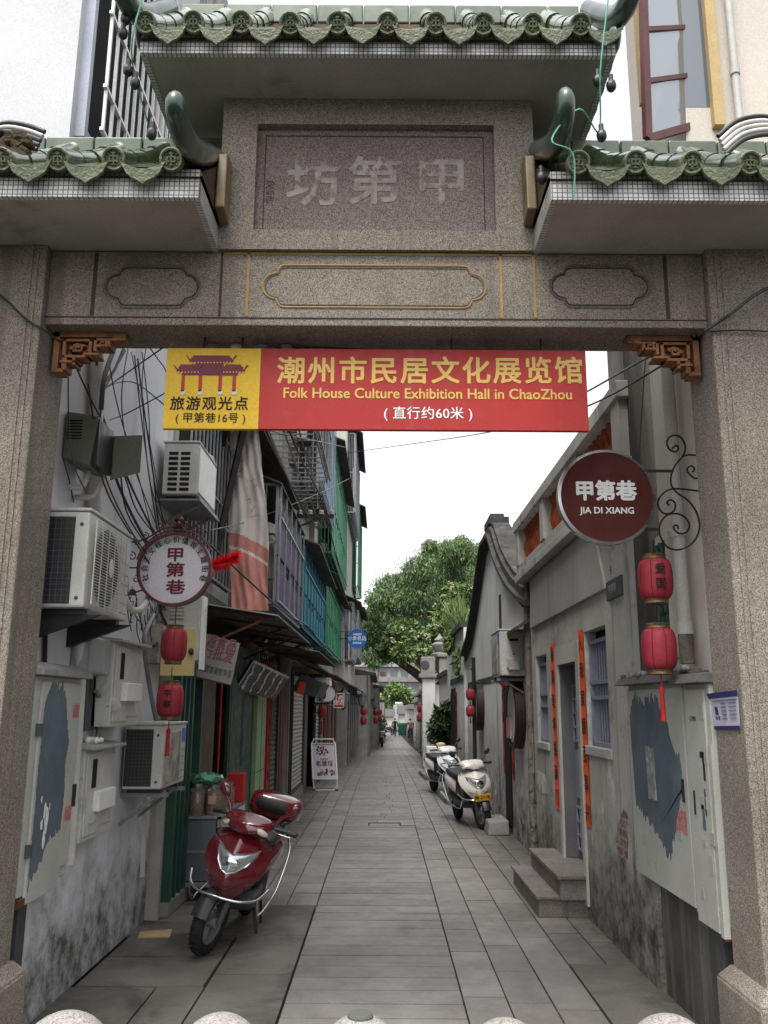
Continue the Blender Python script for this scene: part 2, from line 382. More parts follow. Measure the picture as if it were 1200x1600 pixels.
    def corr(s, O, u, v, n, W, H, k, amp, th=.006):
        """corrugated sheet: waves run along u, repeat k times along v"""
        O, u, v, n = V(O), V(u), V(v), V(n); st = k * 4
        A = [O + v * (H * i / st) + n * (amp * math.sin(PI * i / 2)) for i in range(st + 1)]
        vs = A + [p + u * W for p in A] + [p - n * th for p in A] + [p + u * W - n * th for p in A]
        q = st + 1; fs = []
        for i in range(st):
            fs += [(i, i + 1, q + i + 1, q + i), (2 * q + i, 3 * q + i, 3 * q + i + 1, 2 * q + i + 1)]
            fs += [(i, 2 * q + i, 2 * q + i + 1, i + 1), (q + i, q + i + 1, 3 * q + i + 1, 3 * q + i)]
        fs += [(0, q, 3 * q, 2 * q), (st, 2 * q + st, 3 * q + st, q + st)]
        return s.add(vs, fs)
    def each(s, name, mats, parent, per=1, **kw):
        """one mesh per piece (per = shapes in a piece)"""
        c = s.cut[::per] + [(len(s.v), len(s.f))]; out = []
        for (v0, f0), (v1, f1) in zip(c[:-1], c[1:]):
            q = MB(); q.v = s.v[v0:v1]; q.f = [[i - v0 for i in f] for f in s.f[f0:f1]]; q.mi = s.mi[f0:f1]
            out.append(q.build(name, mats, parent, **kw))
        return out
    def xf(s, M):
        s.v = [M @ p for p in s.v]; return s
    def build(s, name, mats, parent=None, smooth=None, bevel=0, label=None, loc=None, sub=0, fix=True):
        me = bpy.data.meshes.new(name)
        off = ORIG.get(parent.name, V((0, 0, 0))) if parent is not None else (V(loc) if loc is not None else V((0, 0, 0)))
        me.from_pydata([tuple(p - off) for p in s.v], [], s.f)
        for m in (mats if isinstance(mats, (list, tuple)) else [mats]): me.materials.append(MT[m] if isinstance(m, str) else m)
        me.polygons.foreach_set('material_index', s.mi)
        if fix:
            b = bmesh.new(); b.from_mesh(me); bmesh.ops.recalc_face_normals(b, faces=b.faces); b.to_mesh(me); b.free()
        if smooth:
            me.polygons.foreach_set('use_smooth', [True] * len(me.polygons))
            me.set_sharp_from_angle(angle=math.radians(smooth))
        o = bpy.data.objects.new(name, me); COL.objects.link(o)
        if parent is not None:
            o.parent = parent; ORIG[o.name] = off
        else:
            o.location = off; ORIG[o.name] = off
        if bevel:
            bm = o.modifiers.new('bevel', 'BEVEL'); bm.width = bevel; bm.segments = 2; bm.limit_method = 'ANGLE'; bm.angle_limit = math.radians(40)
        if sub:
            sm = o.modifiers.new('sub', 'SUBSURF'); sm.levels = sub; sm.render_levels = sub
        if label: o['label'] = label
        return o
def tag(o, label, cat, group=None, kind=None):
    if label: o['label'] = label
    if cat: o['category'] = cat
    if group: o['group'] = group
    o['kind'] = kind or 'thing'
    return o
def thing(name, label, cat, loc=(0, 0, 0), rz=0.0, local=False, group=None, rot=None):
    o = bpy.data.objects.new(name, None); COL.objects.link(o)
    o.location = loc; o.rotation_euler = rot if rot is not None else (0, 0, rz); o.empty_display_size = .1
    ORIG[o.name] = V((0, 0, 0)) if local else V(loc)
    return tag(o, label, cat, group)
def struct(o): o['kind'] = 'structure'; return o
def copy_tree(o, parent=None):
    c = o.copy(); COL.objects.link(c)
    if parent is not None: c.parent = parent
    for ch in list(o.children): copy_tree(ch, c)
    return c
X, Y, Z = V((1, 0, 0)), V((0, 1, 0)), V((0, 0, 1))
def lettering(body, size, O, u, v, m, parent, bold=0.0, sx=1.0, depth=.0006, gap=.0015, name='lettering', line=1.0, space=1.0):
    cu = bpy.data.curves.new('t', 'FONT'); cu.body = body; cu.size = size
    cu.align_x = 'CENTER'; cu.align_y = 'CENTER'; cu.extrude = depth / 2; cu.space_line = line; cu.space_character = space
    cu.resolution_u = 3
    ob = bpy.data.objects.new('t', cu); COL.objects.link(ob)
    dg = bpy.context.evaluated_depsgraph_get(); dg.update()
    me = bpy.data.meshes.new_from_object(ob.evaluated_get(dg))
    bpy.data.objects.remove(ob); bpy.data.curves.remove(cu)
    me.name = name
    u, v, O = V(u), V(v), V(O); n = u.cross(v).normalized()
    off = ORIG[parent.name]
    cnt = len(me.vertices); co = np.empty(cnt * 3); me.vertices.foreach_get('co', co); co = co.reshape(-1, 3)
    A = np.array([list(u * sx), list(v), list(n)])
    co = co @ A + np.array(list(O + n * (gap + depth / 2) - off))
    me.vertices.foreach_set('co', co.ravel()); me.update()
    if bold:                                             # heavier strokes: the same glyph struck several times, slightly apart
        fs = [tuple(f.vertices) for f in me.polygons]; vs_, ff = [], []
        for k, (a, b) in enumerate(((0, 0), (1, 0), (-1, 0), (0, 1), (0, -1), (.7, .7), (-.7, .7), (.7, -.7), (-.7, -.7))):
            o_ = len(vs_); sh = np.array(list(u * a * bold + v * b * bold + n * (.00006 * k)))
            vs_ += [tuple(q) for q in (co + sh)]; ff += [tuple(i + o_ for i in f) for f in fs]
        me = bpy.data.meshes.new(name); me.from_pydata(vs_, [], ff)
    me.materials.clear(); me.materials.append(MT[m])
    o = bpy.data.objects.new(name, me); COL.objects.link(o); o.parent = parent; ORIG[o.name] = off
    return o
def leaf_mesh(name, mats, parent, clumps, n, size, droop=.5, width=.35, seed=1, loc=None, shell=.55, vertical=False):
    """many small leaf faces spread through the volume of the clumps [(centre, radii, weight)]"""
    r = np.random.RandomState(seed)
    wts = np.array([c[2] for c in clumps], float); wts /= wts.sum()
    idx = r.choice(len(clumps), n, p=wts)
    C = np.array([list(c[0]) for c in clumps]); R = np.array([list(c[1]) for c in clumps])
    d = r.normal(size=(n, 3)); d /= np.linalg.norm(d, axis=1)[:, None]
    rad = shell + (1 - shell) * r.rand(n); rad *= np.where(r.rand(n) < .14, 1.15 + .2 * r.rand(n), 1)
    P = C[idx] + d * R[idx] * rad[:, None]
    dr = d * (1 - droop) + r.normal(size=(n, 3)) * .45; dr[:, 2] -= droop * 1.2
    if vertical: dr = r.normal(size=(n, 3)) * .35; dr[:, 2] += 1
    dr /= np.linalg.norm(dr, axis=1)[:, None]
    sd_ = np.cross(dr, r.normal(size=(n, 3))); sd_ /= np.linalg.norm(sd_, axis=1)[:, None]
    l = (size * (.6 + .8 * r.rand(n)))[:, None]; wd = l * width
    vs = np.stack([P, P + dr * l * .45 + sd_ * wd * .5, P + dr * l, P + dr * l * .45 - sd_ * wd * .5], 1).reshape(-1, 3)
    off = ORIG[parent.name] if parent is not None else V(loc or (0, 0, 0))
    vs = vs - np.array(list(off))
    me = bpy.data.meshes.new(name)
    me.vertices.add(n * 4); me.vertices.foreach_set('co', vs.ravel())
    me.loops.add(n * 4); me.loops.foreach_set('vertex_index', np.arange(n * 4, dtype=np.int32))
    me.polygons.add(n); me.polygons.foreach_set('loop_start', np.arange(0, n * 4, 4, dtype=np.int32))
    for m in mats: me.materials.append(MT[m])
    me.polygons.foreach_set('material_index', r.choice(len(mats), n, p=np.array([.6, .25, .15][:len(mats)]) / sum([.6, .25, .15][:len(mats)])).astype(np.int32))
    me.update(calc_edges=True); me.validate()
    o = bpy.data.objects.new(name, me); COL.objects.link(o)
    if parent is not None: o.parent = parent; ORIG[o.name] = off
    else: o.location = off; ORIG[o.name] = V(off)
    return o
def arc(c, r, a0, a1, n, u=X, v=Z):
    return [V(c) + V(u) * (r * math.cos(a0 + (a1 - a0) * i / n)) + V(v) * (r * math.sin(a0 + (a1 - a0) * i / n)) for i in range(n + 1)]
def spiral(c, r0, r1, a0, a1, n, u=X, v=Z):
    return [V(c) + (V(u) * math.cos(a0 + (a1 - a0) * i / n) + V(v) * math.sin(a0 + (a1 - a0) * i / n)) * (r0 + (r1 - r0) * i / n) for i in range(n + 1)]
def sag(a, b, s, n=10):
    a, b = V(a), V(b); return [a.lerp(b, i / n) - Z * (s * 4 * (i / n) * (1 - i / n)) for i in range(n + 1)]
def smoothpath(P, n=6):
    P = [V(p) for p in P]; Q = []
    for i in range(len(P) - 1):
        p0, p1, p2, p3 = P[max(i - 1, 0)], P[i], P[i + 1], P[min(i + 2, len(P) - 1)]
        for k in range(n):
            t = k / n
            Q.append(.5 * ((2 * p1) + (p2 - p0) * t + (2 * p0 - 5 * p1 + 4 * p2 - p3) * t * t + (3 * p1 - p0 - 3 * p2 + p3) * t ** 3))
    return Q + [P[-1]]
# ================================================================== ground, lane paving
g = MB(); ys = [-30, 20, 38, 56, 90, 115, 400, 1500]
for a, b in zip(ys[:-1], ys[1:]):
    q = 4 + len(g.v)
    W = 60 if a < 115 else 900
    g.add([(-W, a, zg(a) - .03), (W, a, zg(a) - .03), (W, b, zg(b) - .03), (-W, b, zg(b) - .03)], [(0, 1, 2, 3)])
struct(g.build('ground', 'joint', fix=False))
def slab(mb, x0, x1, y0, y1, h=.03, gap=.004, dz=0.0):
    x0 += gap; x1 -= gap; y0 += gap; y1 -= gap
    za, zb = zg(y0) + dz, zg(y1) + dz
    mb.hexa([V(p) for p in ((x0, y0, za - h), (x1, y0, za - h), (x1, y1, zb - h), (x0, y1, zb - h), (x0, y0, za), (x1, y0, za), (x1, y1, zb), (x0, y1, zb))])
p = MB(); y = 2.0
while y < 112:
    d = .25 if y < 13.4 else (.42 if y < 40 else .9)
    d *= rng.uniform(.94, 1.06)
    if y < 13.4: slab(p, -.555, .475, y, y + d, gap=.006, dz=rng.uniform(-.0015, .0015))
    else:
        k = rng.uniform(-.2, .2)
        slab(p, -.555, k, y, y + d, gap=.003, dz=rng.uniform(-.0015, .0015)); slab(p, k, .475, y, y + d, gap=.003, dz=rng.uniform(-.0015, .0015))
    y += d
for i, (xa, xb) in enumerate([(.475, .73), (.73, .985), (.985, 1.235), (1.235, 1.49), (1.49, 1.80), (-.81, -.555), (-1.06, -.81), (-1.31, -1.06), (-1.60, -1.31), (-2.2, -1.60)]):
    y = 2.0 + rng.uniform(0, .4) if xa > 0 else 8.0
    if xa > 1.2: y = 6.3
    while y < 112:
        d = rng.choice([.42, .5, .56, .62, .8]) * (1 if y < 40 else 2)
        slab(p, xa, xb, y, y + d, gap=.005 if xa > 0 else .004, dz=rng.uniform(-.002, .002)); y += d
struct(p.build('pavement', 'slab', fix=False))
p = MB()
for (xa, xb, ya, yb) in [(-1.35, -1.06, 2, 5.77), (-1.06, -.56, 2, 6.02), (-1.06, -.56, 6.02, 7.0), (-1.85, -1.07, 5.77, 6.4), (-1.85, -1.07, 6.41, 7.0), (-2.6, -1.35, 2, 5.75), (-2.6, -.56, 7.0, 7.98), (.99 + .25, 2.6, 2, 6.3)]:
    slab(p, xa, xb, ya, yb, gap=.006, dz=.001)
struct(p.build('concrete_pavement', 'apron', fix=False))
# far kerb-like drain cover outline in the paving
o = MB(); z = .004
for a, b in (((-.19, 13.45), (.26, 13.45)), ((-.19, 13.45), (-.19, 13.15)), ((.26, 13.45), (.26, 13.15)), ((.26, 13.15), (.47, 13.15))):
    o.bar((a[0], a[1], z - .003), (b[0], b[1], z - .003), .022, .012)
tag(o.build('drain_cover', 'joint', loc=(0, 13.3, 0)), 'dark channel outline of a drain cover set into the paving', 'drain cover')

# ================================================================== the memorial archway
gate = thing('memorial_archway', 'grey granite memorial archway with three green tiled roofs spanning the lane entrance', 'archway', (0, 4.28, 0))
for s, x0, x1 in ((-1, -2.5, -1.74), (1, 1.65, 2.45)):
    m = MB(); m.box((x0, 4.10, 0), (x1, 4.46, 3.97))
    xe = x1 if s < 0 else x0
    pl = m.build('pillar', 'granite', gate, bevel=.008)
    r = MB()
    for q in (.045, .075): r.box((xe + s * q - .006, 4.094, .5), (xe + s * q + .006, 4.1, 3.96))
    r.build('edge_bead', 'granite', pl)
    b = MB(); a0, a1 = (x0 - .1, x1 + .06) if s < 0 else (x0 - .06, x1 + .1)
    b.box((a0, 4.03, 0), (a1, 4.53, .42)); 
    b.hexa([V(q) for q in ((a0, 4.03, .42), (a1, 4.03, .42), (a1, 4.53, .42), (a0, 4.53, .42), (a0 + .05, 4.08, .48), (a1 - .05, 4.08, .48), (a1 - .05, 4.48, .48), (a0 + .05, 4.48, .48))])
    b.build('plinth', 'granite', pl, bevel=.01)
m = MB(); m.box((-1.74, 4.15, 3.55), (1.65, 4.46, 3.96))
beam = m.build('beam', 'granite', gate, bevel=.006)
m = MB(); yl = 4.146
def vx(px, Yp=4.15): return RY(px, 450, Yp).x
def strip(mb, x0, x1, z0, z1, y=4.15, d=.004): mb.box((x0, y - d, z0), (x1, y, z1))
for px in (387, 783, 835): strip(m, vx(px) - .007, vx(px) + .007, 3.60, 3.955)
strip(m, -.86, .77, 3.945, 3.958)
m.build('ochre_joint_line', 'yline', beam)
m = MB()
for px in (147, 1041): strip(m, vx(px) - .009, vx(px) + .009, 3.6, 3.95)
strip(m, vx(345) - .006, vx(345) + .006, 3.6, 3.955)
strip(m, -1.74, 1.65, 3.588, 3.594)
m.build('dark_joint_line', 'dline', beam)
def cartouche(cx, cz, W, H):
    P = []
    for sx, sy in ((1, 1), (1, -1), (-1, -1), (-1, 1)):
        k = [(W - H * 1.0, H), (W - H * .80, H * .95), (W - H * .68, H * .78), (W - H * .62, H * .62), (W - H * .50, H * .60), (W - H * .25, H * .50), (W - H * .06, H * .26), (W, 0)]
        if sx * sy < 0: k = k[::-1]
        P += [(cx + sx * a, cz + sy * b) for a, b in k]
    out = [P[0]]
    for q in P[1:]:
        if abs(q[0] - out[-1][0]) + abs(q[1] - out[-1][1]) > 1e-4: out.append(q)
    return out[:-1] if abs(out[0][0] - out[-1][0]) + abs(out[0][1] - out[-1][1]) < 1e-4 else out
for (pc, pw, mm) in ((585, 350, 'yline'), (238, 152, 'rimG'), (937, 158, 'rimG')):
    c = RY(pc, 448, 4.15); W = abs(vx(pc + pw / 2) - vx(pc - pw / 2)) / 2
    P = cartouche(c.x, c.z, W, .118)
    m = MB(); m.tube([(a, 4.1495, b) for a, b in P], .0062, 6, closed=True)
    m.build('cartouche_rim', mm, beam)
    m = MB(); Q = cartouche(c.x, c.z, W - .014, .104)
    m.tube([(a, 4.1498, b) for a, b in Q], .0042, 6, closed=True)
    m.build('cartouche_groove', 'dline' if mm == 'rimG' else 'rimG', beam)
# name block above the beam
m = MB(); bx0, bx1 = -.875, .785
ox0, ox1, oz0, oz1 = -.69, .575, 4.075, 4.70
m.box((bx0, 4.19, 3.962), (bx1, 4.46, 4.86))
m.box((bx0, 4.12, 3.962), (bx1, 4.19, oz0)); m.box((bx0, 4.12, oz1), (bx1, 4.19, 4.86))
m.box((bx0, 4.12, oz0), (ox0, 4.19, oz1)); m.box((ox1, 4.12, oz0), (bx1, 4.19, oz1))
blk = m.build('name_block', 'granite', gate)
m = MB(); m.box((ox0, 4.165, oz0), (ox1, 4.192, oz1))
pq = m.build('name_plaque', 'plaque', gate)
m = MB()
for (a, b, c, d) in ((ox0 + .04, ox1 - .05, oz1 - .045, oz1 - .040), (ox0 + .04, ox1 - .05, oz0 + .02, oz0 + .025), (ox1 - .055, ox1 - .05, oz0 + .02, oz1 - .04), (ox0 + .04, ox0 + .045, oz0 + .02, oz1 - .04)):
    strip(m, a, b, c, d, 4.165, .003)
m.build('incised_border', 'dline', pq)
for ch, px, pz, sz in (('坊', 490, 290, .30), ('第', 585, 288, .30), ('甲', 690, 288, .30)):
    c = RY(px, pz, 4.165); lettering(ch, sz, c, X, Z, 'carve', pq, bold=.005, depth=.001, gap=.001)
c = RY(422, 300, 4.165); lettering('潮\n州\n府', .045, c, X, Z, 'plaque', pq, depth=.004)
# ---- roofs
def roof(x0, x1, ye, zs, yb, zf, yr, zr, sp, xs, open_ends, tip_paths):
    """x0..x1 eave length, ye eave front, zs soffit, zf fascia top, (yr, zr) ridge, sp tile spacing, xs first tile"""
    rt = MB(); rt.box((x0 + .03, ye + .03, zs + .006), (x1 - .03, yb - .03, zf - .01))
    r = rt.build('roof', 'soffit', gate)
    m = MB(); m.box((x0, ye, zs), (x1, ye + .03, zf)); m.m = 1
    for k in open_ends:
        xa = x0 if k < 0 else x1 - .03
        m.box((xa, ye + .0305, zs + .0005), (xa + .03, yb, zf))
    m.build('mosaic_fascia', ['mosaicX', 'mosaicY'], r)
    # roof slope bed and ridge
    m = MB(); ey, ez = ye - .045, zf - .048
    m.hexa([V(q) for q in ((x0, ey + .03, ez), (x1, ey + .03, ez), (x1, yb, zf - .005), (x0, yb, zf - .005), (x0, yr - .04, zr - .05), (x1, yr - .04, zr - .05), (x1, yr + .04, zr - .05), (x0, yr + .04, zr - .05))])
    m.build('tile_bed', 'debris', r)
    t = MB(); d = MB()
    n = int((x1 - xs) / sp) + 1
    P0 = V((0, ey - .015, ez + .055)); P1 = V((0, yr - .05, zr - .015))
    for i in range(-1, n + 1):
        xc = xs + sp * i
        if x0 - .02 <= xc <= x1 + .02:
            jx = rng.uniform(-.006, .006); jz = rng.uniform(-.004, .004)
            sag_ = .035
            for k in range(4):
                a, b = k / 4, (k + 1) / 4
                pa = P0.lerp(P1, a) - Z * sag_ * math.sin(PI * a); pb = P0.lerp(P1, b + .03) - Z * sag_ * math.sin(PI * (b))
                off = V((xc + jx + rng.uniform(-.003, .003), 0, jz))
                t.tube([pa + off, pb + off], [.056, .050], 14)
            c = P0 + V((xc + jx, -.004, jz))
            dd = (P0 - P1).normalized(); dd = (dd + V((0, -.8, 0))).normalized()
            q = dd.to_track_quat('Z', 'Y').to_matrix()
            d.lathe([(0, 0), (.040, 0), (.042, .010), (.050, .012), (.055, .006), (.055, -.03)], c, 20, M=q)
            u = q @ X; v = q @ Y
            for (a, b, ww, hh) in ((0, .012, .034, .007), (0, -.010, .034, .007), (0, 0, .007, .05), (-.017, 0, .007, .03), (.017, 0, .007, .03), (0, .026, .018, .006), (0, -.025, .018, .006)):
                d.bar(c + dd * .004 + u * (a - ww / 2) + v * b, c + dd * .004 + u * (a + ww / 2) + v * b, hh, .008, up=dd)
            for a in range(8):
                e = c + (u * math.cos(a * PI / 4) + v * math.sin(a * PI / 4)) * .033
                d.ell(e + dd * .001, (.005, .005, .005), 6, 4)
        xm = xc + sp / 2
        if x0 + .03 < xm < x1 - .03:
            w_ = sp * .5 - .028; N = 8; pts = []
            for k in range(N + 1):
                a = -1 + 2 * k / N; pts.append((a * w_, -.034 * (1 - a * a) - .0))
            for k in range(N + 1):
                a = 1 - 2 * k / N; pts.append((a * w_ * (1 if abs(a) > .95 else 1), -.034 * (1 - a * a) - .052 * max(0, 1 - a * a) ** .5 - .004 - (.014 if abs(a) < .05 else 0)))
            jz = rng.uniform(-.006, .006)
            ov = V((0, -.20, 1)).normalized()
            d.prism(pts[:-1] if False else pts, (xm, ey - .03, ez + .045 + jz), X, ov, (0, .016, 0))
            # trough tile running up the slope
            rows = []
            for k in range(9):
                a = -1 + 2 * k / 8
                rows.append([(xm + a * w_ * 1.1, ey - .012, ez + .045 - .024 * (1 - a * a)), (xm + a * w_ * 1.1, yr - .05, zr - .065 - .024 * (1 - a * a))])
            rows2 = [[V(q[0]) - Z * .008, V(q[1]) - Z * .008] for q in rows]
            d.m = 1; d.grid(rows); d.grid(rows2); d.m = 0
    t.build('barrel_tiles', 'glaze', r, smooth=50)
    d.build('eave_tiles', ['glazeL', 'glazeR'], r, smooth=35)
    m = MB(); x = x0
    while x < x1 - .02:
        e = min(x + .275, x1)
        m.box((x + .002, yr - .055, zr - .055), (e - .002, yr + .055, zr + .075)); x = e
    m.build('ridge_tiles', 'glazeR', r, bevel=.01)
    for path, rad, mm in tip_paths:
        m = MB(); m.tube(smoothpath(path, 6), rad, 12, flat=.75)
        m.build('upturned_ridge_end', mm, r, smooth=60)
    return r
def radii(path, seq):
    n = (len(path) - 1) * 6 + 1; out = []
    for i in range(n):
        t = i / (n - 1) * (len(seq) - 1); k = min(int(t), len(seq) - 2); out.append(seq[k] + (seq[k + 1] - seq[k]) * (t - k))
    return out
def horn(X0, pix, top):
    P = [RX(px, py, X0) for px, py in pix]
    c = P[-1]
    P += [c + V((0, .035 * top, .03)), c + V((0, .075 * top, .02)), c + V((0, .085 * top, -.02)), c + V((0, .055 * top, -.04))]
    return P
hl = horn(-.90, [(352, 246), (330, 243), (306, 236), (288, 214), (278, 185), (274, 165)], 1)
hr = horn(.80, [(824, 236), (842, 234), (862, 228), (876, 205), (882, 178), (883, 158)], 1)
sq = [.038, .055, .064, .066, .062, .057, .050, .043, .033, .024]
rl = roof(-3.3, -.87, 3.65, 3.96, 4.545, 4.105, 4.42, RY(100, 213, 4.365).z - .075, .262, -.99 - .262 * 9, (1,), [(hl, radii(hl, sq), 'glazeD')])
rr = roof(.77, 3.3, 3.65, 3.96, 4.545, 4.105, 4.42, RY(100, 213, 4.365).z - .075, .262, .89, (-1,), [(hr, radii(hr, sq), 'glazeD')])
tl = [(-1.23, 4.25, 5.55), (-1.24, 4.05, 5.33), (-1.26, 3.85, 5.13), (-1.29, 3.68, 5.06), (-1.33, 3.55, 5.15), (-1.35, 3.50, 5.32)]
tr = [(1.14, 4.25, 5.55), (1.15, 4.05, 5.33), (1.17, 3.85, 5.13), (1.19, 3.68, 5.06), (1.22, 3.55, 5.15), (1.24, 3.50, 5.32)]
s2 = [.05, .06, .065, .066, .055, .035]
roof(-1.24, 1.15, 3.78, 4.85, 4.75, 4.965, 4.50, RY(500, 6, 4.445).z - .075, .241, -.965 - .241, (-1, 1), [(tl, radii(tl, s2), 'glazeD'), (tr, radii(tr, s2), 'glazeD')])
# ochre end tiles standing between the side roofs and the name block
for s, xa, r in ((-1, -.865, rl), (1, .765, rr)):
    m = MB(); P = [(3.97, 4.11), (4.11, 4.09), (4.11, 4.46), (3.99, 4.43)]
    m.prism(P, (xa, 0, 0), Y, Z, (-s * .05, 0, 0))
    m.build('gable_end_tile', 'yellowT', r, bevel=.008)
# side verge tiles hanging over the ends of the upper roof
for xa in (-1.25, 1.16):
    m = MB()
    for k in range(6): m.ell((xa, 3.84 + .16 * k, 4.985), (.035, .085, .075), 10, 6)
    m.build('verge_tiles', 'glazeD', gate, smooth=60)
# ---- carved spandrel brackets
def spandrel(x, s):
    m = MB(); y0, y1 = 4.24, 4.33; zt = 3.55
    def b(a, c, e, f, d=0.0):
        c, f = c * .84, f * .84
        m.box((min(x + s * a, x + s * e), y0 - d, min(zt - c, zt - f)), (max(x + s * a, x + s * e), y1, max(zt - c, zt - f)))
    b(0, 0, .37, .035); b(0, .0, .03, .24); b(.30, .035, .37, .055)
    b(.0, .24, .06, .265); b(.05, .17, .075, .25)
    b(.05, .05, .20, .066, .006); b(.05, .05, .066, .17, .006); b(.05, .155, .17, .172, .006); b(.185, .05, .20, .14, .006)
    b(.09, .085, .165, .1, .006); b(.09, .085, .105, .135, .006); b(.09, .12, .14, .135, .006)
    b(.066, .066, .185, .155, -.03)
    b(.21, .045, .33, .06, .006); b(.22, .085, .29, .1, .006); b(.21, .045, .225, .13, .006); b(.28, .06, .295, .1, .006)
    b(.225, .06, .29, .09, -.03); b(.16, .14, .24, .155, .006); b(.04, .19, .12, .205, .006); b(.105, .172, .12, .22, .006)
    b(.03, .03, .22, .05, -.02); b(.03, .172, .13, .19, -.03)
    m.tube(spiral((x + s * .13, y0 - .004, zt - .095), .006, .028, 0, 3 * PI, 18), .006, 5)
    m.tube(spiral((x + s * .255, y0 - .004, zt - .065), .005, .022, 0, 2.4 * PI, 14), .006, 5)
    m.build('carved_spandrel', 'ochre', gate, bevel=.004)
spandrel(-1.72, 1); spandrel(1.63, -1)

# ================================================================== direction board under the beam
bd = thing('direction_board', 'yellow and red board with gold Chinese characters hanging under the archway beam', 'signboard', (-.04, 4.30, 3.04))
xs_ = RY(406, 600, 4.285).x
m = MB(); m.box((-1.14, 4.285, 3.04), (xs_, 4.315, 3.482)); yb_ = m.build('yellow_panel', 'banY', bd, bevel=.002)
m = MB(); m.box((xs_ + .0005, 4.285, 3.04), (1.05, 4.315, 3.482)); rb_ = m.build('red_panel', 'banR', bd, bevel=.002)
m = MB()
for x in (-.95, -.75, .35, .82): m.cyl((x, 4.3, 3.48), (x, 4.3, 3.56), .006, n=6)
m.each('hanger_rod', 'blackm', bd)
def at(px, py): return RY(px, py, 4.285)
for i, ch in enumerate('潮州市民居文化展览馆'):
    lettering(ch, .155, at(455 + i * 48.2, 582), X, Z, 'gold', rb_, bold=.0032, sx=.98)
lettering('Folk House Culture Exhibition Hall in ChaoZhou', .079, at(668, 616), X, Z, 'gold', rb_, bold=.0012, sx=.955)
lettering('( 直行约60米 )', .072, at(669, 647), X, Z, 'white', rb_, bold=.0005, space=1.05)
for i, ch in enumerate('旅游观光点'): lettering(ch, .078, at(277 + i * 25, 632), X, Z, 'ink', yb_, bold=.0012, sx=.98)
lettering('( 甲第巷16号 )', .058, at(329, 654), X, Z, 'ink', yb_, bold=.0002, space=1.02)
m = MB()                                   # little printed archway
def R(x0, x1, y0, y1, mi, d=.0015): 
    a, b = at(x0, y1), at(x1, y0); m.m = mi; m.box((a.x, 4.285 - .002 - d, a.z), (b.x, 4.2845, b.z))
for x in (286, 313, 344, 366):
    R(x - 3.3, x + 3.3, 583, 612, 1); R(x - 4, x + 4, 610, 617, 2)
R(284, 372, 580, 586, 0, .002); R(306, 350, 563, 581, 0, .0025)
for (xa, xb, yt, yb2) in ((296, 365, 556, 566), (276, 312, 570, 581), (346, 383, 570, 581)):
    R(xa + 3, xb - 3, yt + 3, yb2, 0, .003); R(xa, xb, yb2 - 4, yb2 - 1, 0, .0035); R(xa + 6, xb - 6, yt, yt + 3, 0, .0032)
    for k in range(int((xb - xa) / 5)): R(xa + 3 + 5 * k, xa + 5 + 5 * k, yb2, yb2 + 2, 3, .004)
    for e in (xa, xb): 
        a = at(e, yb2 - 5); m.m = 0; m.bar((a.x, 4.281, a.z), (a.x + (.014 if e == xb else -.014), 4.281, a.z + .018), .008, .004)
m.build('printed_archway', ['maroon', 'banR', 'offw', 'gold'], yb_)
# porcelain insulators on a rail above the board
ins = thing('insulator_rack', 'row of round porcelain insulators on a rail above the yellow board end', 'insulators', (-.75, 4.4, 3.50))
m = MB(); m.box((-1.0, 4.385, 3.485), (-.4, 4.415, 3.50)); m.build('rail', 'blackm', ins)
for x in (-.93, -.80, -.66, -.53):
    m = MB(); m.lathe([(.012, 0), (.035, .01), (.038, .02), (.02, .028), (.034, .036), (.03, .046), (.012, .05)], (x, 4.4, 3.50), 14); m.build('insulator', 'greyT' if x != -.80 else 'white', ins, smooth=50)

# ================================================================== stone bollards at the entrance
for i, (px, pt, half, lab) in enumerate(((105, 1572, 52, 'round stone bollard nearest the left pillar of the archway'), (345, 1575, 46, 'round stone bollard in front of the red scooter, second from left'), (563, 1577, 42, 'round stone bollard with a dark flat cap in the middle of the row'), (790, 1583, 42, 'low round stone bollard right of the middle one'), (1045, 1577, 47, 'round stone bollard nearest the right cabinets and right pillar'))):
    yb = (3.72, 3.72, 3.72, 3.74, 3.72)[i]
    c = RY(px, pt + 9, yb); r = (.185, .17, .165, .155, .175)[i]
    t = thing('stone_bollard', lab, 'bollard', (c.x, yb, 0), group='round stone bollards across the lane entrance')
    m = MB(); m.ell((c.x, yb, c.z - r), (r, r, r), 32, 20); bl = m.build('ball', 'bollard', t, smooth=60)
    if i == 2:
        m = MB(); m.lathe([(0, .006), (.045, .004), (.05, -.004), (.05, -.02)], (c.x, yb, c.z + .004), 20); m.build('cap', 'concrD', bl)
    m = MB(); m.lathe([(.13, 0), (.13, max(.05, c.z - 2 * r + .02)), (.11, c.z - 2 * r + .03), (.09, c.z - 1.8 * r)], (c.x, yb, 0), 24); m.build('post', 'bollard', t, smooth=40)
# ================================================================== LEFT SIDE: the bluish white house behind the pillar
WX = -1.87
hA = thing('rendered_house', 'tall bluish white house with a white barred window high on its lane side', 'house', (-3, 6, 0))
m = MB(); m.box((-7, 4.55, 0), (WX, 7.42, 11)); m.build('wall', 'wallA', hA)
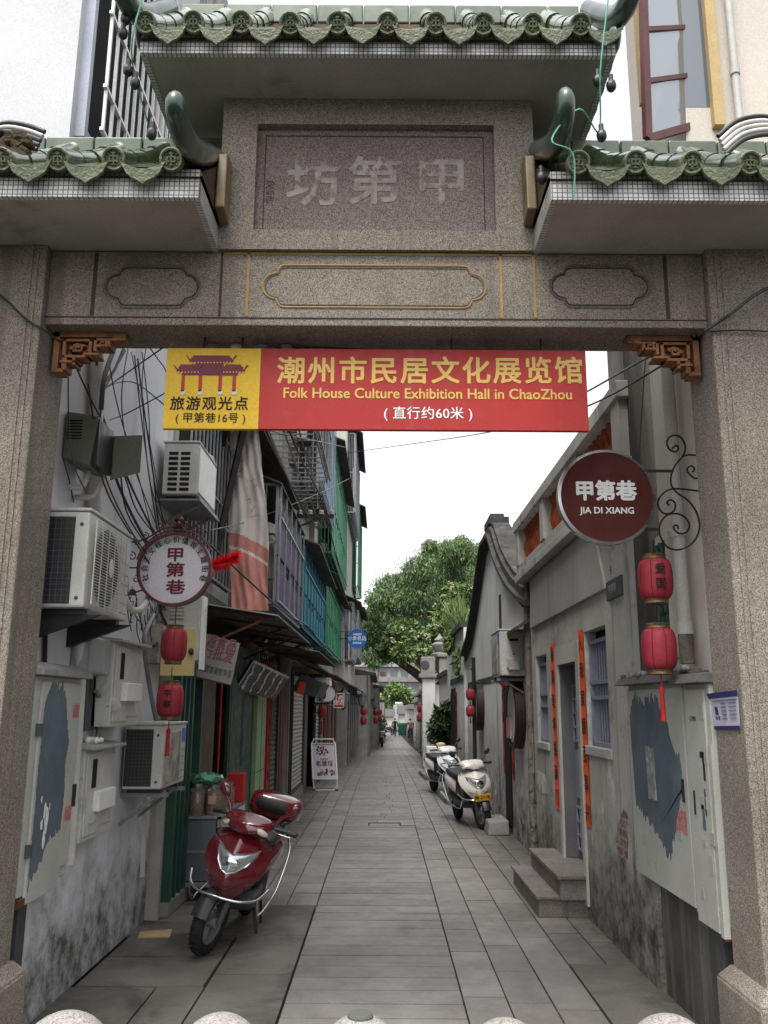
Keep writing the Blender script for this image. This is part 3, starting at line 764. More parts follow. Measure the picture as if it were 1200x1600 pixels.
# barred window upstairs
wa, wb = 4.67, 6.1; z0, z1 = 5.05, 7.3
m = MB()
for (a, b, c, d) in ((wa - .05, wb + .07, z0 - .07, z0), (wa - .05, wb + .07, z1, z1 + .07), (wa - .05, wa, z0, z1), (wb, wb + .07, z0, z1)): m.box((WX, a, c), (WX + .06, b, d))
sr = m.build('window_surround', 'bsur', hA)
m = MB(); m.box((WX + .002, wa, z0), (WX + .01, wb, z1)); m.build('window_pane', 'dark', sr)
m = MB()
for k in range(11): y = wa + .03 + k * (wb - wa - .06) / 10; m.bar((WX + .14, y, z0), (WX + .14, y, z1), .018)
for z in (z0 + .02, z0 + .32, z0 + .85, z0 + 1.45, z1 - .02): m.bar((WX + .14, wa, z), (WX + .14, wb, z), .022)
m.build('window_bars', 'white', sr)
m = MB()
for k in range(4): m.bar((WX + .07 + .025 * k, wb + .09, z0), (WX + .07 + .025 * k, wb + .09, z1), .012)
m.build('side_bars', 'dgrey', sr)
m = MB(); m.box((-4.6, 4.546, 4.9), (-3.4, 4.552, 7.8)); m.build('patched_render', 'bsur', hA)
# drain pipes and corner mouldings
m = MB()
m.tube([RX(152, 545, WX + .05), RX(150, 640, WX + .05), RX(147, 800, WX + .05), RX(145, 880, WX + .05)], .045, 10)
m.tube([RX(126, 960, WX + .05), RX(124, 1060, WX + .05), RX(105, 1350, WX + .05)], .04, 10)
m.build('drain_pipe', 'pvc', hA, smooth=50)
m = MB(); m.bar(RX(73, 930, WX + .02), RX(69, 1060, WX + .02), .02); m.build('dark_conduit', 'blackm', hA)
m = MB(); m.bar(RX(228, 1240, WX + .015), RX(222, 1370, WX + .015), .03, .03); m.build('thin_conduit', 'pvc', hA)
# blue-grey boards at the foot of the wall
m = MB(); m.bar((WX + .03, 4.66, 0), (WX + .03, 4.66, .72), .06, .10); m.box((WX, 4.74, 0), (WX + .02, 4.9, .74)); m.build('dark_post', 'dgrey', hA)

# ---- electrical cabinet with blue overpaint
cab = thing('electrical_cabinet', 'tall narrow wall cabinet overpainted blue with white chips, near the meter boxes', 'cabinet', (WX, 4.85, .72))
fx = WX + .12
m = MB(); m.box((WX, 4.50, .74), (fx, 5.16, 1.80)); body = m.build('casing', 'cabin', cab, bevel=.006)
m = MB(); m.box((fx, 4.56, .70), (fx + .014, 5.00, 1.77)); dr = m.build('door', 'cabin', cab, bevel=.003)
m = MB(); m.box((fx, 5.005, .80), (fx + .012, 5.15, 1.77)); m.build('narrow_door', 'cabin', cab, bevel=.003)
m = MB(); m.box((WX, 4.46, 1.80), (fx + .05, 5.22, 1.83)); m.hexa([V(q) for q in ((WX, 4.46, 1.83), (fx + .05, 4.46, 1.83), (fx + .05, 5.22, 1.83), (WX, 5.22, 1.83), (WX, 4.5, 1.87), (fx - .02, 4.5, 1.87), (fx - .02, 5.18, 1.87), (WX, 5.18, 1.87))]); m.build('rain_cap', 'concr', cab, bevel=.005)
def blob(mb, P, O, u, v, n, th=.003, jag=.012, seed=1, brush=False):
    r = random.Random(seed); Q = []
    for i in range(len(P)):
        a, b = P[i], P[(i + 1) % len(P)]; L_ = math.hypot(b[0] - a[0], b[1] - a[1]); k = max(1, int(L_ / (.016 if brush else .03))); flat_ = abs(b[0] - a[0]) / max(L_, 1e-6)
        for j in range(k):
            t = j / k; Q.append((a[0] + (b[0] - a[0]) * t + r.uniform(-jag, jag), a[1] + (b[1] - a[1]) * t + r.uniform(-jag, jag) + (r.choice((0, 0, 1, -1)) * r.uniform(.01, .045) * flat_ if brush else 0)))
    mb.prism(Q, V(O), u, v, V(n) * th)
m = MB()
pts = [(4.585, .78), (4.72, .86), (4.78, .95), (4.97, 1.0), (4.985, 1.2), (4.96, 1.35), (4.99, 1.45), (4.95, 1.55), (4.90, 1.66), (4.86, 1.73), (4.80, 1.755), (4.66, 1.74), (4.60, 1.66), (4.59, 1.4), (4.585, 1.1)]
blob(m, pts, (fx + .0145, 0, 0), Y, Z, X, jag=.006, seed=4, brush=True); m.build('blue_overpaint', 'bluep', dr)
m = MB()
for i, (a, b, r) in enumerate(((4.72, 1.12, .03), (4.75, 1.07, .045), (4.73, .98, .03), (4.69, 1.06, .018), (4.78, 1.14, .012), (4.66, 1.18, .01))): blob(m, [(a + r * math.cos(t) * .6, b + r * math.sin(t) * 1.6) for t in (0, 1, 2, 3, 4, 5)], (fx + .0176, 0, 0), Y, Z, X, .001, .006, i)
m.each('paint_chip', 'white', dr)
m = MB(); m.box((fx, 4.54, 1.5), (fx + .03, 4.565, 1.56)); m.box((fx, 4.54, .92), (fx + .03, 4.565, .98)); m.each('hinge', 'dgrey', dr)
m = MB(); m.box((fx + .012, 5.125, 1.1), (fx + .03, 5.14, 1.22)); m.build('latch', 'blackm', cab)
m = MB(); m.box((WX + .01, 4.47, .70), (fx + .016, 4.56, .735)); m.build('rusted_corner', 'rust', cab)
for z in (1.62, 1.07): lettering('专业开锁\n服务电话\n水电维修', .032, (fx + .014, 5.075, z), Y, Z, 'redink', cab, line=.8, sx=.75)

# ---- meter boxes
def meter_box(x1, y0, y1, z0, z1, label, seed):
    t = thing('meter_box', label, 'meter box', (WX, (y0 + y1) / 2, z0))
    m = MB(); m.box((WX, y0, z0), (x1, y1, z1)); m.build('casing', 'offw', t, bevel=.005)
    m = MB(); m.box((x1, y0 + .03, z0 + .03), (x1 + .01, y0 + (y1 - y0) * .52, z1 - .03)); m.build('door', 'offw', t, bevel=.003)
    m = MB(); m.box((x1, y0 + (y1 - y0) * .55, z0 + .06), (x1 + .008, y1 - .02, z1 - .05)); m.build('side_panel', 'offw', t, bevel=.003)
    m = MB(); m.box((x1 + .01, y0 + .12, z1 - .24), (x1 + .013, y0 + .2, z1 - .07)); m.build('meter_window', 'dark', t)
    m = MB(); m.box((x1 + .008, y0 + .17, z0 + .16), (x1 + .05, y1 - .1, z0 + .28)); m.build('lock_box', 'white', t, bevel=.006)
    m = MB(); m.hexa([V(q) for q in ((WX, y0 - .03, z1), (x1 + .06, y0 - .03, z1 - .01), (x1 + .06, y1 + .04, z1 - .01), (WX, y1 + .04, z1), (WX, y0 - .03, z1 + .03), (x1 + .06, y0 - .03, z1 + .01), (x1 + .06, y1 + .04, z1 + .01), (WX, y1 + .04, z1 + .03))]); m.build('rain_cap', 'offw2', t, bevel=.004)
    m = MB()
    for k in range(4): m.box((WX + .02, y0 - .008, z1 - .14 + .028 * k), (x1 - .02, y0, z1 - .128 + .028 * k))
    m.build('louvres', 'offw', t)
    return t
ma = meter_box(-1.72, 5.66, 6.30, 1.52, 2.06, 'upper pale meter box with a dark slot window below the large white fan unit', 1)
mb_ = meter_box(-1.775, 5.42, 6.02, .86, 1.40, 'lower pale meter box with a peeling lock cover beside the overpainted cabinet', 2)
t = thing('rubble', 'small heap of mortar rubble on top of the lower meter box', 'rubble', (-1.8, 5.7, 1.43))
m = MB()
for k in range(9): m.ell((-1.80 + rng.uniform(-.04, .05), 5.68 + rng.uniform(-.1, .12), 1.44), (.02, .028, .014 + rng.random() * .012), 7, 5)
m.build('heap', 'white', t)
for y0, y1, lab in ((5.28, 5.52, 'cloudy clear plastic meter cover nearest the pipe'), (5.54, 5.74, 'smaller cloudy clear meter cover right of its twin')):
    t = thing('clear_meter', lab, 'meter', (WX, y0, 1.85))
    m = MB(); m.box((WX, y0, 1.84), (WX + .13, y1, 2.06)); m.build('cover', 'clear', t, bevel=.012)
    m = MB(); m.box((WX + .004, y0 + .03, 1.87), (WX + .06, y1 - .03, 2.03)); m.build('meter_body', 'dgrey', t, bevel=.005)
t = thing('metal_duct', 'grey metal conduits running down below the clear meter covers', 'conduit', (WX, 5.4, 1.5))
m = MB()
for k in range(6): m.bar((WX + .02 + .01 * (k % 2), 5.26 + .085 * k, 1.50), (WX + .02, 5.26 + .085 * k, 1.83), .05, .05)
m.build('conduits', 'dgrey', t)
m = MB(); m.tube(smoothpath([RX(150, 1080, -1.8), RX(158, 1100, -1.8), RX(152, 1155, -1.82), RX(146, 1170, -1.82)]), .016, 8); m.build('bent_pipe', 'grey', t, smooth=60)
t = thing('wall_lamp', 'small bell-shaped metal lamp shade under the upper meter box', 'lamp', RX(172, 1100, -1.74))
c = RX(172, 1100, -1.74); m = MB(); m.lathe([(.018, .055), (.03, .05), (.055, .01), (.068, -.02), (.06, -.02), (.05, .01), (.02, .04)], c, 18, M=Matrix.Rotation(.5, 3, 'X')); m.build('lamp_shade', 'offw2', t, smooth=50)
m = MB(); m.cyl(c + V((0, 0, .05)), c + V((-.1, .03, .10)), .012); m.build('bracket', 'grey', t)
t = thing('wall_lamp', 'small bell-shaped metal lamp shade hidden beside the lower meter box', 'lamp', RX(132, 1275, -1.78))
c = RX(132, 1275, -1.80); m = MB(); m.lathe([(.018, .055), (.03, .05), (.055, .01), (.068, -.02), (.06, -.02), (.05, .01), (.02, .04)], c, 18, M=Matrix.Rotation(.5, 3, 'X')); m.build('lamp_shade', 'offw2', t, smooth=50)
m = MB(); m.cyl(c + V((0, 0, .05)), c + V((-.07, .03, .10)), .012); m.build('bracket', 'grey', t)
# yellow box and grey switch box facing down the lane
def P7(px, py): return RY(px, py, 7.0)
t = thing('switch_box', 'yellow enamel switch box with a black handle behind the upper red lantern', 'switch box', (WX, 7.0, 1.9))
a, b = P7(249, 1056), P7(306, 981)
m = MB(); m.box((a.x, 7.0, a.z), (b.x, 7.03, b.z)); m.build('door', 'ybox', t, bevel=.005)
a2, b2 = P7(232, 1036), P7(249, 976)
m = MB(); m.box((WX, 6.98, a2.z), (a.x - .002, 7.22, b2.z)); m.build('casing', 'cream', t, bevel=.005)
c = P7(299, 1018); m = MB(); m.ell((c.x, 6.99, c.z), (.022, .02, .028), 10, 8); m.build('handle', 'black', t, smooth=60)
a, b = RY(268, 1036, 7.3), RY(326, 932, 7.3)
t = thing('switch_box', 'tall pale grey switch box beneath the round white lane sign', 'switch box', (WX, 7.35, 2.0))
m = MB(); m.box((WX, 7.25, a.z + .02), (b.x - .05, 7.42, b.z)); bx = m.build('casing', 'offw', t, bevel=.006)
m = MB(); m.box((b.x - .048, 7.27, a.z - .05), (b.x - .03, 7.42, b.z)); m.build('door', 'white', t)
m = MB()
for k in range(4): m.box((WX + .10, 7.24, b.z - .10 - .03 * k), (WX + .22, 7.25, b.z - .085 - .03 * k))
m.build('louvres', 'offw', t)
c = RY(318, 1012, 7.26)
m = MB(); m.prism([(-.022, 0), (.022, 0), (0, .05)], (b.x - .028, 7.35, b.z - .12), Y, Z, (.002, 0, 0)); m.build('warning_triangle', 'gold', t)

# ---- air conditioners
def air_con(label, loc, rz, w, d, h, end='coil', front='fan', bracket='arms', sticker=False):
    """local: width along x, front face towards -y"""
    t = thing('air_conditioner', label, 'air conditioner', loc, rz, local=True)
    x0, x1 = -w / 2, w / 2
    m = MB(); m.box((x0, .0, .03), (x1, d, h)); m.build('casing', 'offw', t, bevel=.012)
    m = MB(); m.box((x0 - .008, -.008, h), (x1 + .008, d + .008, h + .018)); m.build('lid', 'offw', t, bevel=.006)
    if end == 'coil':
        m = MB(); m.box((x0 - .004, .075, .05), (x0 + .002, d - .01, h - .03)); co = m.build('coil_guard', 'black', t)
        m = MB()
        for k in range(16): m.box((x0 - .007, .075, .06 + k * (h - .1) / 15.), (x0 - .004, d - .01, .064 + k * (h - .1) / 15.))
        for k in range(8): m.box((x0 - .0085, .085 + k * (d - .1) / 7, .05), (x0 - .0065, .089 + k * (d - .1) / 7, h - .03))
        m.build('wire_mesh', 'dgrey', co)
        m = MB()
        for z in (.08, h - .07): m.ell((x0 - .003, .04, z), (.005, .01, .01), 8, 6)
        m.each('screw', 'dgrey', t)
    elif end == 'slots':
        m = MB()
        for i in range(2):
            for k in range(8):
                z = .06 + k * (h - .12) / 8
                m.box((x0 - .003, .07 + i * (d * .34), z), (x0 + .002, .06 + d * .30 + i * (d * .34), z + (h - .12) / 8 - .018))
        m.build('side_slots', 'dark', t)
    elif end == 'cover':
        m = MB(); m.box((x1 - .001, .08, .12), (x1 + .03, d - .06, h - .02)); cv = m.build('end_cover', 'offw', t, bevel=.008)
        m = MB(); m.box((x1 + .029, .12, h - .13), (x1 + .033, d - .11, h - .10)); m.ell((x1 + .032, d * .5, h * .5), (.006, .012, .012), 8, 6); m.build('slot', 'dark', cv)
        m = MB(); m.box((x1 + .0305, .1, .10), (x1 + .055, d - .1, .24)); m.build('pipe_cover', 'offw', cv, bevel=.006)
    if front == 'fan':
        fc = V((x0 + w * .40, -.006, h * .52)); R_ = h * .40
        m = MB(); m.lathe([(0, .004), (R_, .004), (R_, .006), (0, .006)], (fc.x, -.001, fc.z), 32, ax='Y'); fd = m.build('fan_opening', 'black', t)
        m = MB()
        for k in range(3):
            a = k * 2 * PI / 3 + .4
            m.prism([(.05 * math.cos(a), .05 * math.sin(a)), (R_ * .9 * math.cos(a - .2), R_ * .9 * math.sin(a - .2)), (R_ * .92 * math.cos(a + .5), R_ * .92 * math.sin(a + .5)), (.05 * math.cos(a + .8), .05 * math.sin(a + .8))], (fc.x, -.010, fc.z), X, Z, (0, .003, 0))
        m.ell((fc.x, -.012, fc.z), (.05, .008, .05), 16, 8); m.build('fan', 'dgrey', fd)
        m = MB(); n = int(h / .018)
        for k in range(n):
            z = .05 + k * (h - .09) / (n - 1); m.bar((x0 + .035, -.03, z), (x0 + w * .765, -.03, z), .0036)
        for k in range(6): x = x0 + .035 + k * (w * .765 - .035) / 5; m.bar((x, -.028, .05), (x, -.028, h - .04), .006)
        m.ell((fc.x, -.034, fc.z), (.035, .006, .055), 14, 8); m.build('fan_grille', 'offw', t)
        m = MB()
        for k in range(5): m.box((x0 + w * .80, -.003, .07 + k * h * .105), (x1 - .02, 0.001, .072 + k * h * .105))
        m.build('panel_seams', 'dgrey', t)
        m = MB(); m.box((x0 + w * .80, -.004, h * .68), (x1 - .025, .001, h * .93)); m.build('glossy_label', 'paperB' if not sticker else 'bluesign', t)
    elif front == 'plain':
        m = MB(); m.box((x0 + .02, -.012, .05), (x1 - .02, 0.001, h - .03)); m.build('front_panel', 'white', t, bevel=.01)
    else:
        m = MB(); m.box((x0 + .05, -.008, .06), (x0 + w * .72, 0.001, h - .05)); m.build('front_panel', 'cream', t, bevel=.006)
        m = MB()
        for k in range(5): m.box((x0 + w * .78, -.003, .07 + k * h * .11), (x1 - .02, 0.001, .072 + k * h * .11))
        m.build('panel_seams', 'dgrey', t)
        m = MB(); m.box((x0 + w * .80, -.004, h * .72), (x1 - .04, .001, h * .93)); m.build('blue_sticker', 'bluesign', t)
    m = MB()
    for x in (x0 + .1, x1 - .1): m.box((x - .03, .02, 0), (x + .03, d - .02, .03))
    m.each('foot', 'black', t)
    m = MB()
    for x in (x0 + .1, x1 - .1):
        if bracket == 'arms':
            m.hexa([V(q) for q in ((x - .02, d + .04, -.13), (x + .02, d + .04, -.13), (x + .02, d - .02, -.13), (x - .02, d - .02, -.13), (x - .02, d + .04, 0), (x + .02, d + .04, 0), (x + .02, -.06, 0), (x - .02, -.06, 0))])
            m.box((x - .02, d + .012, -.22), (x + .02, d + .04, .0))
        elif bracket == 'tray':
            m.bar((x, d, -.2), (x, 0, -.03), .025)
        else:
            m.bar((x, -.03, -.015), (x, d + .04, -.015), .03); m.bar((x, .05, -.02), (x, d + .03, -.22), .022)
    if bracket == 'tray': m.box((x0 - .06, -.03, -.035), (x1 + .03, d + .03, -.02)); m.bar((x0 - .06, -.035, -.02), (x1 + .03, -.035, -.02), .012, .03)
    (m.build if bracket == 'tray' else m.each)('mounting_bracket', 'blackm' if bracket == 'arms' else 'grey', t, **({} if bracket == 'tray' else {'per': 2}))
    return t
zb = RX(126, 958, -1.57).z; zt_ = RX(126, 790, -1.57).z
air_con('large white fan unit with round grille, mounted below the loudspeaker', (-1.56, 4.93, zb), PI / 2, .78, .31, zt_ - zb, 'coil', 'fan', 'arms')
zb = RX(300, 770, -1.53).z; zt_ = RX(300, 675, -1.53).z
air_con('white air conditioner with a slotted end above the round white lane sign', (-1.53, 7.30, zb), PI / 2, .72, .29, zt_ - zb, 'slots', 'plain', 'tray')
zb = RX(258, 1238, -1.56).z; zt_ = RX(258, 1133, -1.56).z
air_con('low cream air conditioner with a blue sticker beside the green shop front', (-1.56, 6.80, zb), PI / 2, .72, .28, zt_ - zb, 'coil', 'panel', 'struts')
# pipe behind the slotted unit
t = thing('insulated_hose', 'short bent white hose behind the slotted air conditioner', 'hose', RX(320, 720, -1.6))
m = MB(); m.tube(smoothpath([RX(318, 712, -1.6), RX(330, 718, -1.56), RX(330, 738, -1.56), RX(321, 748, -1.6)]), .03, 10); m.build('hose', 'pvc', t, smooth=60)
t = thing('insulated_hose', 'thick white hose curving below the large fan unit', 'hose', RX(218, 950, -1.7))
m = MB(); m.tube(smoothpath([RX(193, 930, -1.7), RX(205, 952, -1.68), RX(222, 950, -1.66), RX(233, 930, -1.7)]), .022, 10); m.build('hose', 'pvc', t, smooth=60)

# ---- old loudspeaker box
ls = thing('loudspeaker', 'olive grey box loudspeaker with an open flap above the large fan unit', 'loudspeaker', RX(120, 700, -1.75))
c0 = RX(100, 722, -1.86); zb = c0.z; y0 = 4.86
m = MB()
Pn = [(-1.86, zb + .02), (-1.70, zb - .03), (-1.67, zb + .27), (-1.86, zb + .30)]
m.prism(Pn, (0, y0, 0), X, Z, (0, .30, 0)); m.build('casing', 'olive', ls, bevel=.006)
m = MB()
for k in range(7): m.box((-1.845, y0 - .004, zb + .13 + k * .018), (-1.76, y0 + .001, zb + .137 + k * .018))
m.build('louvres', 'dark', ls)
m = MB(); m.lathe([(.12, .0), (.11, -.01), (.05, -.06), (.03, -.05), (0, -.05)], (-1.672, y0 + .15, zb + .12), 20, ax='X'); m.box((-1.69, y0 + .015, zb - .015), (-1.665, y0 + .285, zb + .255)); m.build('speaker_cone', 'black', ls)
m = MB(); m.hexa([V(q) for q in ((-1.67, y0 + .30, zb - .04), (-1.66, y0 + .29, zb - .04), (-1.50, y0 + .33, zb + .02), (-1.51, y0 + .34, zb + .02), (-1.67, y0 + .30, zb + .24), (-1.66, y0 + .29, zb + .24), (-1.50, y0 + .33, zb + .26), (-1.51, y0 + .34, zb + .26))]); m.build('open_flap', 'olive', ls)
m = MB(); m.tube(smoothpath([(-1.86, 5.0, zb - .12), (-1.78, 5.0, zb - .12), (-1.76, 5.02, zb - .02)]), .018, 8); m.tube(smoothpath([(-1.86, 5.1, zb - .16), (-1.74, 5.1, zb - .15), (-1.70, 5.1, zb - .04)]), .018, 8); m.build('support_pipe', 'pvc', ls, smooth=60)

# ---- round white lane sign on an iron bracket
YS = 6.2
rs = thing('hanging_sign', 'round white lane sign with maroon characters on a scrolled iron bracket', 'sign', RY(274, 890, YS))
c = RY(274, 890, YS); R_ = (RY(332, 890, YS).x - c.x)
m = MB(); m.lathe([(0, -.02), (R_ * .93, -.02), (R_ * .93, .02), (0, .02)], c, 64, ax='Y'); fc_ = m.build('sign_face', 'signW', rs)
m = MB(); m.lathe([(R_ * .93, -.03), (R_, -.03), (R_, .05), (R_ * .93, .05), (R_ * .93, -.03)], c, 64, ax='Y'); m.build('rim', 'iron_r', rs, smooth=40)
for ch, py in (('甲', 868), ('第', 892), ('巷', 919)):
    q = RY(274, py, YS - .02); lettering(ch, .108, q, X, Z, 'maroon', fc_, bold=.003, sx=1.3)
arc_t = '社会主义核心价值观主题街巷'
for i, ch in enumerate(arc_t):
    a = math.radians(197 - i * (214 / (len(arc_t) - 1))) ; r = R_ * .80
    q = c + V((r * math.cos(a), -.02, r * math.sin(a))); rad = V((math.cos(a), 0, math.sin(a))); tg = V((math.sin(a), 0, -math.cos(a)))
    lettering(ch, .052, q, tg, rad, 'ink', fc_, bold=.0006)
m = MB(); q = lambda px, py: RY(px, py, YS)
m.tube([q(199, 935), q(199, 850), q(199, 838)], .009, 6)
for P in ([(199, 846), (215, 846), (235, 838), (255, 826), (280, 822)], [(199, 887), (218, 887)], [(199, 930), (222, 922)]): m.tube(smoothpath([q(*k) for k in P]), .006, 6)
for (px, py, r0, a0, a1) in ((203, 838, .03, -.5, 8), (213, 848, .025, 2, 9.5), (206, 869, .032, 1, 8), (227, 838, .03, 0, 8), (250, 822, .032, 3, 11), (268, 820, .03, 0, 7.5), (290, 820, .03, 3.5, 11), (305, 826, .035, 1, 8), (318, 832, .03, 3, 10), (212, 905, .028, 1, 8)):
    m.tube(spiral(q(px, py), .007, r0, a0, a1, 26), .0048, 5)
for (px, py) in ((280, 818), (283, 812)): m.ell(q(px, py), (.022, .012, .022), 8, 6)
m.tube(arc(c, R_ * 1.09, .5, 2.9, 24), .006, 5)
m.build('scroll_bracket', 'iron_r', rs, smooth=60)
m = MB(); cc = q(207, 925); m.lathe([(.01, .02), (.02, .015), (.028, -.015), (.034, -.02)], cc, 12); m.build('bell', 'rust', rs, smooth=50)

# ---- lanterns
def lantern(label, c, w, h, text_=None, tassel=.16, rib=8, group='red cloth lanterns along the lane', cord=.1, rz=0.2, size=.055):
    """c = centre of the cloth body"""
    t = thing('lantern', label, 'lantern', c, rz, local=True, group=group)
    m = MB(); R_ = w / 2; H_ = h / 2
    prof = [(R_ * .62, -H_ * .80), (R_ * .80, -H_ * .74), (R_ * .93, -H_ * .58), (R_, -H_ * .30), (R_, H_ * .30), (R_ * .93, H_ * .58), (R_ * .80, H_ * .74), (R_ * .62, H_ * .80)]
    n = 32; vs_ = []
    for r, z in prof:
        for j in range(n):
            a = 2 * PI * j / n; k = 1 - .035 * abs(math.sin(a * rib / 2)) ** .5 * 0 - .03 * (1 - abs(math.sin(a * rib / 2))) ** 4
            vs_.append((r * k * math.cos(a), r * k * math.sin(a), z))
    m.add(vs_, [(i * n + j, i * n + (j + 1) % n, (i + 1) * n + (j + 1) % n, (i + 1) * n + j) for i in range(len(prof) - 1) for j in range(n)])
    b = m.build('cloth_body', 'lant', t, smooth=60)
    m = MB()
    for j in range(rib):
        a = 2 * PI * j / rib; m.tube([(r_ * .985 * math.cos(a), r_ * .985 * math.sin(a), z_) for r_, z_ in prof], R_ * .022, 4)
    m.build('rib_seams', 'maroonC', b, smooth=60)
    m = MB()
    for sgn in (-1, 1):
        m.lathe([(R_ * .60, sgn * H_ * .79), (R_ * .70, sgn * H_ * .80), (R_ * .66, sgn * H_ * .88), (R_ * .70, sgn * H_ * .97), (R_ * .6, sgn * H_), (R_ * .5, sgn * H_ * .99)], (0, 0, 0), 20)
    m.each('gilt_rim', 'lantG', t, smooth=30)
    m = MB(); m.cyl((0, 0, H_ * .9), (0, 0, H_ + cord), .004, n=5); m.build('cord', 'blackm', t)
    if tassel:
        m = MB(); m.cyl((0, 0, -H_), (0, 0, -H_ - tassel * .25), .004, n=5)
        m.lathe([(.004, -H_ - tassel * .2), (.016, -H_ - tassel * .3), (.011, -H_ - tassel * .42), (.016, -H_ - tassel), (.003, -H_ - tassel)], (0, 0, 0), 10); m.build('tassel', 'red', t, smooth=40)
    if text_:
        for i, ch in enumerate(text_):
            a = math.atan2(-1, 0) - rz
            d_ = V((math.cos(a), math.sin(a), 0)); lettering(ch, size, d_ * (R_ * .985) + Z * (h * .15 - i * size * 1.3), V((-d_.y, d_.x, 0)), Z, 'ink', b, bold=.001, gap=.006)
    return t
lantern('plain red lantern hanging just below the round white lane sign', RY(272, 1007, YS), .178, .275, tassel=0, cord=.16)
lantern('red lantern lettered 平等 hanging second below the round white sign', RY(266, 1094, YS), .182, .27, '平等', tassel=.24, cord=.09, rz=.3)
# red feather duster by the sign
t = thing('feather_duster', 'bright red feather duster poking out beside the round white sign', 'duster', RY(335, 880, 6.4))
a, b = RY(326, 886, 6.4), RY(372, 870, 6.4); m = MB(); r = random.Random(3)
for k in range(900):
    p = a.lerp(b, r.random()); d_ = V((r.gauss(.5, .6), r.gauss(0, 1), r.gauss(.1, 1))).normalized() * r.uniform(.04, .09)
    s_ = d_.orthogonal().normalized() * .0035; m.add([p - s_, p + s_, p + d_], [(0, 1, 2)])
m.build('feathers', 'feather', t, fix=False)
m = MB(); m.bar(RY(318, 889, 6.4), b, .012); m.build('stick', 'rust', t)

# ---- loose cables on the white wall
cb = thing('cable_bundle', 'bundle of black cables sweeping down the white wall past the loudspeaker', 'cables', RX(190, 600, WX + .06))
for i, (P, r, mm) in enumerate((
    ([(193, 545), (178, 580), (160, 605), (157, 660), (170, 710), (190, 770), (225, 840), (265, 905)], .011, 'black'),
    ([(150, 560), (157, 610), (160, 650), (180, 700), (205, 760), (240, 830), (275, 880)], .009, 'black'),
    ([(196, 548), (172, 592), (159, 625), (166, 680), (195, 745), (215, 800), (255, 850)], .006, 'black'),
    ([(118, 572), (140, 620), (160, 660), (185, 720), (198, 800), (235, 860)], .006, 'black'),
    ([(215, 560), (225, 640), (240, 745), (248, 820), (262, 870)], .006, 'black'),
    ([(210, 555), (220, 645), (232, 735), (246, 830)], .005, 'black'),
    ([(228, 545), (222, 600), (228, 700), (236, 760), (255, 820), (262, 840)], .004, 'dgrey'),
    ([(170, 565), (185, 640), (215, 740), (240, 840), (250, 870)], .004, 'dgrey'),
    ([(180, 540), (163, 590), (158, 640)], .016, 'dgrey'), ([(200, 545), (190, 620), (200, 700), (232, 790), (258, 850)], .004, 'black'), ([(138, 600), (150, 680), (170, 760), (205, 830), (240, 880)], .005, 'black'), ([(222, 550), (232, 640), (236, 720), (252, 800), (270, 850)], .004, 'black'), ([(158, 640), (152, 700), (168, 770), (214, 850), (246, 900)], .006, 'dgrey'), ([(205, 550), (228, 660), (246, 760), (256, 830)], .003, 'black'))):
    m = MB(); m.tube(smoothpath([RX(px, py, WX + .05 + .012 * i) for px, py in P], 6), r, 6); m.build('strand', mm, cb, smooth=60)
def cable(label, P, r=.006, mm='black', n=6):
    o = thing('cable', label, 'cable', P[0]); m = MB(); m.tube(smoothpath(P, n), r, 6); m.build('strand', mm, o, smooth=60)
cable('black cable arching from the cable bundle to the yellow board end', [RX(163, 605, -1.72), RY(190, 597, 5.6), RY(215, 600, 5.2), RY(258, 634, 4.45)], .004)
cable('grey cable slanting up from the bundle to the archway beam', [RX(163, 608, -1.72), RY(195, 585, 5.4), RY(262, 538, 4.5)], .005, 'dgrey')
cable('black cable rising from the loudspeaker flap to the yellow board', [RX(172, 656, -1.58), RY(200, 645, 5.0), RY(262, 612, 4.4)], .004)
cable('thin cable hanging straight down over the loudspeaker box', [RY(107, 570, 4.7), RY(107, 640, 4.7), RY(114, 720, 4.72), RY(135, 770, 4.75)], .004)
cable('thin cable drooping below the loudspeaker box', [RX(97, 712, -1.8), RX(108, 750, -1.85), RX(115, 785, -1.85)], .004)
cable('two-way wire with a black clip crossing the white wall', [RY(226, 532, 4.9), RY(246, 560, 5.0), RY(257, 575, 4.9), RY(263, 592, 4.6)], .004)
for k, (P, r) in enumerate((([(262, 905), (250, 950), (262, 985), (240, 1010)], .012), ([(240, 960), (225, 1000), (235, 1080), (245, 1130)], .018))):
    cable(('tangle of black wire behind the round white sign', 'grey flexible conduit below the round white sign')[k], [RX(px, py, WX + .08) for px, py in P], r, ('black', 'grey')[k])
t = thing('wire_tangle', 'dense tangle of thin black wires on the wall below the round white sign', 'wires', RX(225, 960, -1.8)); m = MB(); r = random.Random(8)
for k in range(34):
    a = RX(r.uniform(200, 262), r.uniform(915, 965), WX + .04); P = [a]
    for j in range(4): P.append(P[-1] + V((r.uniform(-.01, .02), r.uniform(-.12, .12), r.uniform(-.12, .05))))
    m.tube(smoothpath(P, 4), .004, 4)
m.build('wires', 'black', t)
